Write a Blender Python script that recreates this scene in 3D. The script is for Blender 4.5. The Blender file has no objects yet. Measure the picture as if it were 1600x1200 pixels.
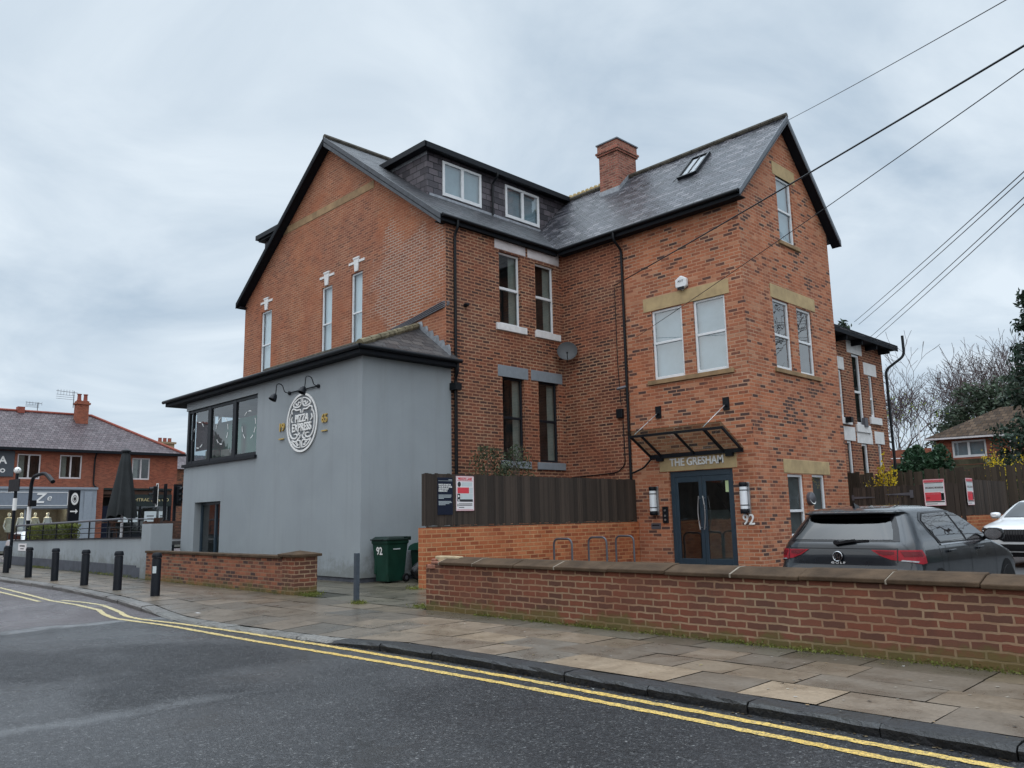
import bpy, bmesh, math, random
from mathutils import Vector, Matrix
R = math.radians
sc = bpy.context.scene
# ------------------------------------------------------------------ camera
CAM_LOC = Vector((0.0, 0.0, 1.63))
F_PX, PITCH, ROLL, YAW = 1249.85, 0.165814248, -0.0201482969, 0.794342715
fwd = Vector((-math.sin(YAW)*math.cos(PITCH), math.cos(YAW)*math.cos(PITCH), math.sin(PITCH)))
r0 = Vector((math.cos(YAW), math.sin(YAW), 0.0)); u0 = r0.cross(fwd)
cr = r0*math.cos(ROLL) + u0*math.sin(ROLL); cu = u0*math.cos(ROLL) - r0*math.sin(ROLL)
cam = bpy.data.objects.new('camera', bpy.data.cameras.new('camera'))
sc.collection.objects.link(cam)
m = Matrix((cr, cu, -fwd)).transposed().to_4x4(); m.translation = CAM_LOC
cam.matrix_world = m
cam.data.sensor_fit = 'HORIZONTAL'; cam.data.sensor_width = 36.0
cam.data.lens = 36.0*F_PX/1600.0
cam.data.clip_start = 0.1; cam.data.clip_end = 2000
sc.camera = cam
# ------------------------------------------------------------------ sky and sun
SUN_DIR = Vector((0.30, -0.62, 0.80)).normalized()      # towards the light
W = bpy.data.worlds.new('World'); sc.world = W; W.use_nodes = True
def build_world():
    nt = W.node_tree; nt.nodes.clear(); N = nt.nodes.new; L = nt.links.new
    out = N('ShaderNodeOutputWorld')
    sky = N('ShaderNodeTexSky'); sky.sky_type = 'NISHITA'; sky.sun_disc = False
    sky.sun_elevation = math.asin(SUN_DIR.z); sky.sun_rotation = math.atan2(SUN_DIR.x, SUN_DIR.y)
    b1 = N('ShaderNodeBackground'); b1.inputs[1].default_value = 0.10; L(sky.outputs[0], b1.inputs[0])
    tc = N('ShaderNodeTexCoord'); sep = N('ShaderNodeSeparateXYZ'); L(tc.outputs['Generated'], sep.inputs[0])
    def M(op, a, b=None, c=None, clamp=False):
        n = N('ShaderNodeMath'); n.operation = op; n.use_clamp = clamp
        for i, v in enumerate((a, b, c)):
            if v is None: continue
            if isinstance(v, (int, float)): n.inputs[i].default_value = v
            else: L(v, n.inputs[i])
        return n.outputs[0]
    zc = M('MAXIMUM', sep.outputs[2], 0.0)
    den = M('ADD', zc, 0.22)
    px = M('DIVIDE', sep.outputs[0], den); py = M('DIVIDE', sep.outputs[1], den)
    cmb = N('ShaderNodeCombineXYZ'); L(px, cmb.inputs[0]); L(py, cmb.inputs[1])
    n1 = N('ShaderNodeTexNoise'); n1.inputs['Scale'].default_value = 1.45; n1.inputs['Detail'].default_value = 8
    n1.inputs['Roughness'].default_value = 0.56; n1.inputs['Distortion'].default_value = 0.9
    L(cmb.outputs[0], n1.inputs['Vector'])
    rmp = N('ShaderNodeValToRGB'); e = rmp.color_ramp.elements
    e[0].position = 0.33; e[0].color = (0.40, 0.49, 0.585, 1)
    e[1].position = 0.68; e[1].color = (0.645, 0.72, 0.785, 1)
    L(n1.outputs['Fac'], rmp.inputs[0])
    # an overcast sky is brightest overhead
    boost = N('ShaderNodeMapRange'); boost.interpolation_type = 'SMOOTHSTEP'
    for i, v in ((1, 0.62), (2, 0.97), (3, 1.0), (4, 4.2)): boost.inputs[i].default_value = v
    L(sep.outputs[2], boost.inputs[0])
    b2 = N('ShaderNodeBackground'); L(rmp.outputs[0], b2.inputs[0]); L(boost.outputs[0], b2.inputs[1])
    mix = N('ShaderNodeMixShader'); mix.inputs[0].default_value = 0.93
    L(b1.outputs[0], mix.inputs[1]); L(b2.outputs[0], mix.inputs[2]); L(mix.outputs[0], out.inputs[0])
build_world()
sl = bpy.data.lights.new('sun', 'SUN'); sl.energy = 1.4; sl.angle = R(130); sl.color = (1.0, 0.94, 0.87)
sun = bpy.data.objects.new('sun', sl); sc.collection.objects.link(sun)
sun.location = (0, -10, 40); sun.rotation_euler = (-SUN_DIR).to_track_quat('-Z', 'Y').to_euler()
sc.view_settings.view_transform = 'Standard'; sc.view_settings.look = 'None'
sc.view_settings.exposure = 0.32; sc.view_settings.gamma = 1.0
# ------------------------------------------------------------------ helpers
class MB:
    def __init__(s): s.v = []; s.f = []; s.c = []; s.mi = []
    def add(s, pts, faces, col=None, mi=0):
        o = len(s.v); s.v += [tuple(p) for p in pts]
        for f in faces:
            s.f.append(tuple(i+o for i in f)); s.c.append(col); s.mi.append(mi)
    def poly(s, *pts, col=None, mi=0): s.add(pts, [tuple(range(len(pts)))], col, mi)
    def box(s, x0, x1, y0, y1, z0, z1, col=None, mi=0):
        p = [(x, y, z) for z in (z0, z1) for y in (y0, y1) for x in (x0, x1)]
        s.add(p, [(0,2,3,1), (4,5,7,6), (0,1,5,4), (2,6,7,3), (0,4,6,2), (1,3,7,5)], col, mi)
    def obox(s, c, ax, ay, az, col=None, mi=0):           # oriented box: centre and three half vectors
        c = Vector(c); ax = Vector(ax); ay = Vector(ay); az = Vector(az)
        p = [c+ax*i+ay*j+az*k for k in (-1, 1) for j in (-1, 1) for i in (-1, 1)]
        s.add(p, [(0,2,3,1), (4,5,7,6), (0,1,5,4), (2,6,7,3), (0,4,6,2), (1,3,7,5)], col, mi)
    def bar(s, a, b, w, h=None, up=(0, 0, 1), mi=0):      # bar of rectangular section between two points
        a = Vector(a); b = Vector(b); d = b-a; L = d.length
        if L < 1e-6: return
        d = d/L; up = Vector(up)
        if abs(d.dot(up)) > 0.98: up = Vector((1, 0, 0))
        sd = d.cross(up).normalized(); u2 = sd.cross(d)
        s.obox((a+b)/2, d*(L/2), sd*(w/2), u2*((h or w)/2), mi=mi)
    def tube(s, pts, r, n=8, r2=None, cap=True, mi=0):
        pts = [Vector(p) for p in pts]; k = len(pts); rings = []
        prev = None
        for i, p in enumerate(pts):
            t = (pts[min(i+1, k-1)]-pts[max(i-1, 0)]).normalized()
            a = Vector((0, 0, 1)) if abs(t.z) < 0.9 else Vector((1, 0, 0))
            if prev is not None: a = prev
            sd = t.cross(a)
            if sd.length < 1e-5: sd = t.cross(Vector((0, 1, 0)))
            sd.normalize(); up = sd.cross(t); prev = up
            rr = r if r2 is None else r+(r2-r)*i/(k-1)
            rings.append([p+(sd*math.cos(2*math.pi*j/n)+up*math.sin(2*math.pi*j/n))*rr for j in range(n)])
        o = len(s.v); P = [q for rg in rings for q in rg]; F = []
        for i in range(k-1):
            for j in range(n):
                F.append((i*n+j, i*n+(j+1) % n, (i+1)*n+(j+1) % n, (i+1)*n+j))
        if cap: F.append(tuple(range(n))[::-1]); F.append(tuple((k-1)*n+j for j in range(n)))
        s.add(P, F, None, mi)
    def lathe(s, prof, c=(0, 0, 0), n=24, mi=0, M=None):   # prof: (radius, height)
        P = []; F = []
        for r, z in prof:
            for j in range(n):
                q = Vector((r*math.cos(2*math.pi*j/n), r*math.sin(2*math.pi*j/n), z))
                if M is not None: q = M @ q
                P.append(q+Vector(c))
        k = len(prof)
        for i in range(k-1):
            for j in range(n):
                F.append((i*n+j, i*n+(j+1) % n, (i+1)*n+(j+1) % n, (i+1)*n+j))
        F.append(tuple(range(n))[::-1]); F.append(tuple((k-1)*n+j for j in range(n)))
        s.add(P, F, None, mi)
    def prism(s, pts, off, mi=0):                          # pts: 3D polygon, extruded by off
        pts = [Vector(p) for p in pts]; off = Vector(off); n = len(pts)
        s.add(pts+[p+off for p in pts], [tuple(range(n))[::-1], tuple(range(n, 2*n))] +
              [(i, (i+1) % n, n+(i+1) % n, n+i) for i in range(n)], None, mi)

COL = sc.collection
OFF = {}
def obj(name, mb, mat, parent=None, smooth=False, bevel=0.0, recalc=True, local=False, label=None, segs=2):
    off = OFF.get(parent.name, Vector((0, 0, 0))) if (parent is not None and not local) else Vector((0, 0, 0))
    me = bpy.data.meshes.new(name)
    me.from_pydata([(p[0]-off.x, p[1]-off.y, p[2]-off.z) for p in mb.v], [], mb.f)
    mats = mat if isinstance(mat, (list, tuple)) else [mat]
    for mm in mats: me.materials.append(mm)
    if len(mats) > 1: me.polygons.foreach_set('material_index', mb.mi)
    if any(c is not None for c in mb.c):
        at = me.color_attributes.new('tint', 'FLOAT_COLOR', 'CORNER'); i = 0
        for p, c in zip(me.polygons, mb.c):
            cc = c if c is not None else (1, 1, 1)
            for li in p.loop_indices: at.data[li].color = (cc[0], cc[1], cc[2], 1)
    if recalc:
        bm = bmesh.new(); bm.from_mesh(me); bmesh.ops.recalc_face_normals(bm, faces=bm.faces); bm.to_mesh(me); bm.free()
    if smooth: me.polygons.foreach_set('use_smooth', [True]*len(me.polygons))
    o = bpy.data.objects.new(name, me); COL.objects.link(o)
    if parent is not None:
        o.parent = parent
        OFF[o.name] = OFF.get(parent.name, Vector((0, 0, 0)))
    else: OFF[o.name] = Vector((0, 0, 0))
    if bevel:
        b = o.modifiers.new('bevel', 'BEVEL'); b.width = bevel; b.segments = segs; b.limit_method = 'ANGLE'; b.angle_limit = R(35)
    if smooth and bevel == 0:
        pass
    if label: o['label'] = label
    return o
def thing(name, label, cat, loc=(0, 0, 0), group=None, rot=0.0):
    o = bpy.data.objects.new(name, None); COL.objects.link(o)
    o.location = loc; o.rotation_euler = (0, 0, rot); o.empty_display_size = 0.3
    OFF[o.name] = Vector(loc)
    o['label'] = label; o['category'] = cat
    if group: o['group'] = group
    return o
def tag(o, label, cat, group=None):
    o['label'] = label; o['category'] = cat
    if group: o['group'] = group
    return o
def struct(o): o['kind'] = 'structure'; return o
def stuff(o): o['kind'] = 'stuff'; return o
def smooth_by_angle(o, ang=40):
    me = o.data
    me.polygons.foreach_set('use_smooth', [True]*len(me.polygons))
    bm = bmesh.new(); bm.from_mesh(me)
    for e in bm.edges:
        if len(e.link_faces) == 2 and e.calc_face_angle(0) > R(ang): e.smooth = False
    bm.to_mesh(me); bm.free()
    return o
def dup(root, loc, rot=None, label=None, group=None):
    def cp(o, par):
        c = o.copy(); COL.objects.link(c); c.parent = par
        for ch in list(o.children): cp(ch, c)
        return c
    r_ = cp(root, None); r_.location = loc
    if rot is not None: r_.rotation_euler = (0, 0, rot)
    if label: r_['label'] = label
    if group: r_['group'] = group
    return r_
_fonts = {}
def text(name, s, size, mat, parent, origin, right, up, extrude=0.01, align='CENTER', width=None, squash=1.0, label=None, spacing=1.0, shear=0.0, bold=0.0, local=False):
    cu_ = bpy.data.curves.new('lettering', 'FONT'); cu_.body = s; cu_.size = size; cu_.extrude = extrude
    cu_.align_x = align; cu_.align_y = 'CENTER'; cu_.space_character = spacing; cu_.shear = shear; cu_.offset = bold
    cu_.resolution_u = 3
    t = bpy.data.objects.new('lettering', cu_); COL.objects.link(t)
    dg = bpy.context.evaluated_depsgraph_get()
    me = bpy.data.meshes.new_from_object(t.evaluated_get(dg))
    bpy.data.objects.remove(t); bpy.data.curves.remove(cu_)
    right = Vector(right).normalized(); up = Vector(up).normalized(); nrm = right.cross(up)
    xs = [v.co.x for v in me.vertices]; k = 1.0
    if width and xs: k = width/(max(xs)-min(xs))
    off = OFF.get(parent.name, Vector((0, 0, 0))) if (parent is not None and not local) else Vector((0, 0, 0))
    o0 = Vector(origin)-off
    for v in me.vertices:
        c = v.co; v.co = o0 + right*(c.x*k) + up*(c.y*squash) + nrm*c.z
    me.materials.clear(); me.materials.append(mat); me.name = name
    o = bpy.data.objects.new(name, me); COL.objects.link(o)
    if parent is not None: o.parent = parent; OFF[o.name] = OFF.get(parent.name, Vector((0, 0, 0)))
    if label: o['label'] = label
    return o
# ------------------------------------------------------------------ materials
class NT:
    def __init__(s, name):
        s.m = bpy.data.materials.new(name); s.m.use_nodes = True; s.t = s.m.node_tree; s.t.nodes.clear()
        s.out = s.n('ShaderNodeOutputMaterial')
    def n(s, kind, **kw):
        x = s.t.nodes.new(kind)
        for k, v in kw.items(): setattr(x, k, v)
        return x
    def l(s, a, b): s.t.links.new(a, b)
    def set(s, inp, v):
        if hasattr(v, 'links') or isinstance(v, bpy.types.NodeSocket): s.l(v, inp)
        else: inp.default_value = v
    def math(s, op, a, b=0.0, clamp=False):
        x = s.n('ShaderNodeMath', operation=op, use_clamp=clamp); s.set(x.inputs[0], a); s.set(x.inputs[1], b); return x.outputs[0]
    def mix(s, f, a, b, blend='MIX'):
        x = s.n('ShaderNodeMix', data_type='RGBA', blend_type=blend); x.clamp_factor = True
        s.set(x.inputs[0], f); s.set(x.inputs[6], c4(a)); s.set(x.inputs[7], c4(b)); return x.outputs[2]
    def ramp(s, f, stops, interp='LINEAR'):
        x = s.n('ShaderNodeValToRGB'); cr_ = x.color_ramp; cr_.interpolation = interp
        while len(cr_.elements) < len(stops): cr_.elements.new(0.5)
        for e, (p, c) in zip(cr_.elements, stops): e.position = p; e.color = c4(c) if not isinstance(c, (int, float)) else (c, c, c, 1)
        s.l(f, x.inputs[0]); return x.outputs[0]
    def noise(s, vec, scale, detail=3, rough=0.55, dist=0.0):
        x = s.n('ShaderNodeTexNoise'); x.inputs['Scale'].default_value = scale; x.inputs['Detail'].default_value = detail
        x.inputs['Roughness'].default_value = rough; x.inputs['Distortion'].default_value = dist
        if vec is not None: s.l(vec, x.inputs['Vector'])
        return x
    def rng(s, v, a, b, c, d, smooth=False):
        x = s.n('ShaderNodeMapRange'); s.set(x.inputs[0], v)
        if smooth: x.interpolation_type = 'SMOOTHSTEP'
        for i, q in zip((1, 2, 3, 4), (a, b, c, d)): x.inputs[i].default_value = q
        return x.outputs[0]
    def pos(s): return s.n('ShaderNodeNewGeometry').outputs['Position']
    def objco(s): return s.n('ShaderNodeTexCoord').outputs['Object']
    def wall_uv(s):
        g = s.n('ShaderNodeNewGeometry'); p = s.n('ShaderNodeSeparateXYZ'); s.l(g.outputs['Position'], p.inputs[0])
        q = s.n('ShaderNodeSeparateXYZ'); s.l(g.outputs['True Normal'], q.inputs[0])
        isx = s.math('GREATER_THAN', s.math('ABSOLUTE', q.outputs[0]), s.math('ABSOLUTE', q.outputs[1]))
        u = s.math('ADD', s.math('MULTIPLY', isx, p.outputs[1]), s.math('MULTIPLY', s.math('SUBTRACT', 1.0, isx), p.outputs[0]))
        c = s.n('ShaderNodeCombineXYZ'); s.l(u, c.inputs[0]); s.l(p.outputs[2], c.inputs[1])
        return c.outputs[0], p, g
    def bsdf(s, col, rough=0.6, spec=0.5, metal=0.0, normal=None, coat=0.0, coat_rough=0.05, trans=0.0):
        b = s.n('ShaderNodeBsdfPrincipled'); s.set(b.inputs['Base Color'], c4(col)); s.set(b.inputs['Roughness'], rough)
        s.set(b.inputs['Specular IOR Level'], spec); s.set(b.inputs['Metallic'], metal)
        if coat: b.inputs['Coat Weight'].default_value = coat; b.inputs['Coat Roughness'].default_value = coat_rough
        if normal is not None: s.l(normal, b.inputs['Normal'])
        return b
    def bump(s, h, strength=0.5, dist=0.01, normal=None):
        x = s.n('ShaderNodeBump'); x.inputs['Strength'].default_value = strength; x.inputs['Distance'].default_value = dist
        s.l(h, x.inputs['Height'])
        if normal is not None: s.l(normal, x.inputs['Normal'])
        return x.outputs[0]
    def done(s, sh): s.l(sh.outputs[0] if hasattr(sh, 'outputs') else sh, s.out.inputs[0]); return s.m
def c4(c):
    if isinstance(c, (tuple, list)): return (c[0], c[1], c[2], 1.0)
    return c
def mat_plain(name, col, rough=0.5, spec=0.5, metal=0.0, var=0.12, scale=6.0, bump=0.0, coat=0.0, world=True):
    t = NT(name); p = t.pos() if world else t.objco()
    n = t.noise(p, scale, 5, 0.6)
    k = t.rng(n.outputs['Fac'], 0.3, 0.7, 1-var, 1+var)
    c = t.mix(1.0, col, t.comb(k) if False else k, 'MULTIPLY')
    nm = None
    if bump: nm = t.bump(t.noise(p, scale*8, 3).outputs['Fac'], 0.6, bump)
    return t.done(t.bsdf(c, t.rng(n.outputs['Fac'], 0.3, 0.7, max(rough-0.06, 0.02), rough+0.06), spec, metal, nm, coat))
def mat_brick(name, tones, mortar, bw=0.232, bh=0.078, ms=0.011, stain=(0.35, 0.35), soot=(0.03, 0.022, 0.02), seed=0.0, white=None, dark_zone=None, bumpd=0.012, rough=0.8, moss=None, jit=1.0, grain=90.0, fade=0.6, hue_to=(0.16, 0.085, 0.07)):
    """tones: list of (pos, colour) picked brick by brick."""
    t = NT(name); uv, sp, g = t.wall_uv(); p = g.outputs['Position']
    wob = t.noise(p, 7.0, 2); wv = t.n('ShaderNodeVectorMath', operation='SCALE'); 
    sb = t.n('ShaderNodeVectorMath', operation='SUBTRACT'); t.l(wob.outputs['Color'], sb.inputs[0]); sb.inputs[1].default_value = (0.5, 0.5, 0.5)
    t.l(sb.outputs[0], wv.inputs[0]); wv.inputs['Scale'].default_value = 0.016*jit
    ad = t.n('ShaderNodeVectorMath', operation='ADD'); t.l(uv, ad.inputs[0]); t.l(wv.outputs[0], ad.inputs[1])
    ad2 = t.n('ShaderNodeVectorMath', operation='ADD'); t.l(ad.outputs[0], ad2.inputs[0]); ad2.inputs[1].default_value = (seed*3.17, 0, 0)
    b = t.n('ShaderNodeTexBrick'); t.l(ad2.outputs[0], b.inputs['Vector'])
    b.inputs['Color1'].default_value = (0, 0, 0, 1); b.inputs['Color2'].default_value = (1, 1, 1, 1); b.inputs['Mortar'].default_value = (0.5, 0.5, 0.5, 1)
    b.inputs['Scale'].default_value = 1.0; b.inputs['Mortar Size'].default_value = ms; b.inputs['Mortar Smooth'].default_value = 0.15
    b.inputs['Bias'].default_value = 0.0; b.inputs['Brick Width'].default_value = bw; b.inputs['Row Height'].default_value = bh
    b.offset = 0.5; b.squash = 1.0
    tint = b.outputs['Color']
    big = t.noise(p, 0.55, 5, 0.62, 0.6)
    tf = t.n('ShaderNodeRGBToBW'); t.l(tint, tf.inputs[0])
    # patches of wall where darker or paler bricks gather
    f = t.math('ADD', tf.outputs[0], t.rng(big.outputs['Fac'], 0.3, 0.7, -0.17, 0.17))
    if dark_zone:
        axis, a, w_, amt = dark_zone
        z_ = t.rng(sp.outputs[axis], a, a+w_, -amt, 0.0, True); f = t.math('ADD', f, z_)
    col = t.ramp(f, tones)
    gr = t.noise(p, grain, 2); col = t.mix(0.35, col, t.rng(gr.outputs['Fac'], 0.25, 0.75, 0.45, 1.5), 'MULTIPLY')
    st = t.noise(p, 1.7, 6, 0.65, 0.3)
    col = t.mix(t.rng(st.outputs['Fac'], 1-stain[0]-0.2, 1-stain[0]+0.25, 0.0, stain[1]), col, soot)
    sv = t.n('ShaderNodeVectorMath', operation='MULTIPLY'); t.l(p, sv.inputs[0]); sv.inputs[1].default_value = (1, 1, 0.10)
    stk = t.noise(sv.outputs[0], 2.6, 5, 0.65); col = t.mix(t.rng(stk.outputs['Fac'], 0.54, 0.72, 0.0, 0.42), col, soot)
    mcol = t.mix(t.rng(st.outputs['Fac'], 0.35, 0.65, 0.0, 0.6), mortar, tuple(x*0.55 for x in mortar))
    pm = t.noise(p, 0.8, 4, 0.6, 0.5); mcol = t.mix(t.rng(pm.outputs['Fac'], 0.38, 0.66, 0.0, fade), mcol, tones[-2][1])
    hue = t.noise(p, 0.33, 3, 0.5, 0.8); col = t.mix(t.rng(hue.outputs['Fac'], 0.35, 0.7, 0.0, 0.55), col, t.mix(0.5, col, hue_to))
    if white:
        (c1, c2, rad) = white
        dv = t.n('ShaderNodeVectorMath', operation='DISTANCE'); t.l(uv, dv.inputs[0]); dv.inputs[1].default_value = (c1, c2, 0)
        wn = t.noise(p, 1.1, 4, 0.6)
        wm = t.rng(t.math('ADD', dv.outputs['Value'], t.rng(wn.outputs['Fac'], 0.3, 0.7, -rad*0.5, rad*0.5)), rad*0.75, rad*1.1, 0.95, 0.0)
        mcol = t.mix(wm, mcol, (0.40, 0.31, 0.25))
    if moss:
        mz = t.rng(t.math('ADD', sp.outputs[2], t.rng(st.outputs['Fac'], 0.3, 0.7, 0.16, -0.16)), moss[0], moss[1], 0.62, 0.0, True)
        col = t.mix(mz, col, (0.115, 0.115, 0.036)); mcol = t.mix(mz, mcol, (0.15, 0.14, 0.06))
    col = t.mix(b.outputs['Fac'], col, mcol)
    h = t.math('SUBTRACT', t.math('MULTIPLY', gr.outputs['Fac'], 0.25), b.outputs['Fac'])
    h = t.math('ADD', h, t.math('MULTIPLY', tf.outputs[0], 0.25))
    nm = t.bump(h, 0.9, bumpd)
    return t.done(t.bsdf(col, t.rng(gr.outputs['Fac'], 0.3, 0.7, rough-0.12, rough+0.1), 0.16, 0.0, nm))
def mat_slate(name, tones, w=0.30, h=0.20, k=1.35, rough=0.38, gap=(0.012, 0.013, 0.016), streak=0.25, lichen=0.2, spec=0.32):
    t = NT(name); uv, sp, g = t.wall_uv(); p = g.outputs['Position']
    ml = t.n('ShaderNodeVectorMath', operation='MULTIPLY'); t.l(uv, ml.inputs[0]); ml.inputs[1].default_value = (1, k, 1)
    b = t.n('ShaderNodeTexBrick'); t.l(ml.outputs[0], b.inputs['Vector'])
    b.inputs['Color1'].default_value = (0, 0, 0, 1); b.inputs['Color2'].default_value = (1, 1, 1, 1); b.inputs['Mortar'].default_value = (0.3, 0.3, 0.3, 1)
    b.inputs['Scale'].default_value = 1; b.inputs['Mortar Size'].default_value = 0.013; b.inputs['Mortar Smooth'].default_value = 0.3
    b.inputs['Brick Width'].default_value = w; b.inputs['Row Height'].default_value = h
    tf = t.n('ShaderNodeRGBToBW'); t.l(b.outputs['Color'], tf.inputs[0])
    big = t.noise(p, 0.8, 6, 0.65, 0.4)
    f = t.math('ADD', tf.outputs[0], t.rng(big.outputs['Fac'], 0.3, 0.7, -streak, streak))
    col = t.ramp(f, tones)
    gr = t.noise(p, 30.0, 4, 0.6); col = t.mix(0.5, col, t.rng(gr.outputs['Fac'], 0.25, 0.75, 0.55, 1.4), 'MULTIPLY')
    ln = t.noise(p, 2.3, 5, 0.7); col = t.mix(t.rng(ln.outputs['Fac'], 0.55, 0.75, 0.0, lichen), col, (0.11, 0.105, 0.075))
    col = t.mix(b.outputs['Fac'], col, gap)
    s2 = t.n('ShaderNodeSeparateXYZ'); t.l(ml.outputs[0], s2.inputs[0])
    saw = t.math('SUBTRACT', 1.0, t.math('FRACT', t.math('DIVIDE', s2.outputs[1], h)))
    su = t.math('FRACT', t.math('MULTIPLY', tf.outputs[0], 7.31))
    hh = t.math('ADD', t.math('MULTIPLY', saw, 0.9), t.math('MULTIPLY', su, 0.55))
    hh = t.math('ADD', hh, t.math('MULTIPLY', gr.outputs['Fac'], 0.5))
    hh = t.math('SUBTRACT', hh, t.math('MULTIPLY', b.outputs['Fac'], 0.8))
    nm = t.bump(hh, 0.9, 0.022)
    rg = t.math('ADD', t.rng(su, 0, 1, rough-0.1, rough+0.16), t.rng(big.outputs['Fac'], 0.3, 0.7, 0.05, -0.05))
    return t.done(t.bsdf(col, rg, spec, 0, nm))
def mat_glass(name, tint=(0.75, 0.82, 0.85), ior=1.9, rough=0.015, wav=0.0006):
    t = NT(name); p = t.pos()
    nm = t.bump(t.noise(p, 1.6, 2).outputs['Fac'], 0.5, wav*10)
    lw = t.n('ShaderNodeLayerWeight'); lw.inputs['Blend'].default_value = 0.5; t.l(nm, lw.inputs['Normal'])
    f0 = ((ior-1)/(ior+1))**2; fac = t.math('ADD', f0, t.math('MULTIPLY', 1-f0, t.math('POWER', lw.outputs['Facing'], 4.0)), True)
    tr = t.n('ShaderNodeBsdfTransparent'); tr.inputs[0].default_value = c4(tint)
    gl = t.n('ShaderNodeBsdfGlossy'); gl.inputs['Roughness'].default_value = rough; gl.inputs[0].default_value = (1, 1, 1, 1); t.l(nm, gl.inputs['Normal'])
    mx = t.n('ShaderNodeMixShader'); t.l(fac, mx.inputs[0]); t.l(tr.outputs[0], mx.inputs[1]); t.l(gl.outputs[0], mx.inputs[2])
    return t.done(mx)
def mat_wood(name, c1, c2, board=0.1, rough=0.75):
    """dark stained boards: each board tinted by its own position along the fence"""
    t = NT(name); uv, sp, g = t.wall_uv(); p = g.outputs['Position']
    s = t.n('ShaderNodeSeparateXYZ'); t.l(uv, s.inputs[0])
    idx = t.math('FLOOR', t.math('DIVIDE', s.outputs[0], board))
    wn = t.n('ShaderNodeTexWhiteNoise', noise_dimensions='1D'); t.l(idx, wn.inputs['W'])
    ml = t.n('ShaderNodeVectorMath', operation='MULTIPLY'); t.l(p, ml.inputs[0]); ml.inputs[1].default_value = (1, 1, 0.06)
    gr = t.noise(ml.outputs[0], 55, 4, 0.7)
    st = t.noise(p, 1.3, 5, 0.65)
    f = t.math('ADD', t.math('MULTIPLY', wn.outputs['Value'], 0.55), t.math('MULTIPLY', gr.outputs['Fac'], 0.5))
    col = t.mix(f, c1, c2)
    col = t.mix(t.rng(st.outputs['Fac'], 0.45, 0.75, 0, 0.3), col, (0.032, 0.028, 0.024))
    return t.done(t.bsdf(col, rough, 0.3, 0, t.bump(gr.outputs['Fac'], 0.6, 0.004)))
def mat_tint(name, rough=0.5, spec=0.5, grain=40.0, bumpd=0.003, wet=0.0, var=0.3, stain=(0.03, 0.032, 0.025)):
    """colour held in the mesh (one per slab, leaf or stone), varied by noise"""
    t = NT(name); a = t.n('ShaderNodeAttribute', attribute_name='tint'); p = t.pos()
    n1 = t.noise(p, grain, 4, 0.65); n2 = t.noise(p, 1.9, 6, 0.65, 0.5)
    col = t.mix(1.0, a.outputs['Color'], t.rng(n1.outputs['Fac'], 0.25, 0.75, 1-var, 1+var), 'MULTIPLY')
    col = t.mix(t.rng(n2.outputs['Fac'], 0.45, 0.8, 0, 0.55), col, stain)
    rg = t.rng(n2.outputs['Fac'], 0.35, 0.65, rough+0.1, rough-0.16*wet-0.02)
    return t.done(t.bsdf(col, rg, spec, 0, t.bump(n1.outputs['Fac'], 0.5, bumpd)))
def mat_leaf(name, cols, rough=0.55, trans=0.25):
    t = NT(name); a = t.n('ShaderNodeAttribute', attribute_name='tint')
    g = t.n('ShaderNodeNewGeometry')
    n = t.noise(g.outputs['Position'], 0.9, 3, 0.6)
    c = t.ramp(n.outputs['Fac'], [(0.3, cols[0]), (0.7, cols[1])])
    c = t.mix(1.0, c, a.outputs['Color'], 'MULTIPLY')
    b = t.bsdf(c, rough, 0.3)
    tl = t.n('ShaderNodeBsdfTranslucent'); t.l(c, tl.inputs[0])
    mx = t.n('ShaderNodeMixShader'); mx.inputs[0].default_value = trans; t.l(b.outputs[0], mx.inputs[1]); t.l(tl.outputs[0], mx.inputs[2])
    return t.done(mx)
def mat_emit(name, col, strength):
    t = NT(name); e = t.n('ShaderNodeEmission'); e.inputs[0].default_value = c4(col); e.inputs[1].default_value = strength
    return t.done(e)

M = {}
M['brick_gable'] = mat_brick('weathered orange brick', [(0.0, (0.17, 0.07, 0.048)), (0.22, (0.25, 0.088, 0.052)), (0.45, (0.285, 0.108, 0.066)), (0.75, (0.345, 0.132, 0.073)), (1.0, (0.305, 0.128, 0.082))], (0.42, 0.24, 0.155), bw=.29, bh=.094, ms=0.0165, stain=(0.48, 0.65), soot=(0.12, 0.062, 0.05), seed=1, white=(-20.6, 9.6, 1.9), fade=0.95, jit=1.4, hue_to=(0.50, 0.16, 0.05))
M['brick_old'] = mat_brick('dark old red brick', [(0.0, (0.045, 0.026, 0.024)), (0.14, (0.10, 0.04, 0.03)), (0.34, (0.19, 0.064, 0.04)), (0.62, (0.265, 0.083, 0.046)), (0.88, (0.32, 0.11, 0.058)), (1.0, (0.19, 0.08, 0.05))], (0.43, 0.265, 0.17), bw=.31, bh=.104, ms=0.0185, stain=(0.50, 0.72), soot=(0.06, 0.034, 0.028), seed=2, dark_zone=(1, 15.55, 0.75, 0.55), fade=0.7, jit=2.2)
M['brick_wing'] = mat_brick('newer orange red brick with dark headers', [(0.0, (0.07, 0.045, 0.042)), (0.10, (0.12, 0.06, 0.048)), (0.16, (0.29, 0.10, 0.055)), (0.5, (0.40, 0.138, 0.070)), (0.8, (0.46, 0.172, 0.09)), (1.0, (0.50, 0.24, 0.14))], (0.48, 0.30, 0.20), bw=.325, bh=.107, ms=0.0155, stain=(0.32, 0.35), soot=(0.12, 0.058, 0.045), seed=3, jit=0.6)
M['brick_fence'] = mat_brick('bright orange brick', [(0.0, (0.24, 0.065, 0.03)), (0.2, (0.37, 0.10, 0.038)), (0.5, (0.43, 0.135, 0.055)), (1.0, (0.50, 0.175, 0.075))], (0.55, 0.31, 0.16), bw=.31, bh=.107, ms=0.0135, stain=(0.28, 0.3), soot=(0.16, 0.065, 0.04), seed=4, jit=.7)
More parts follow.
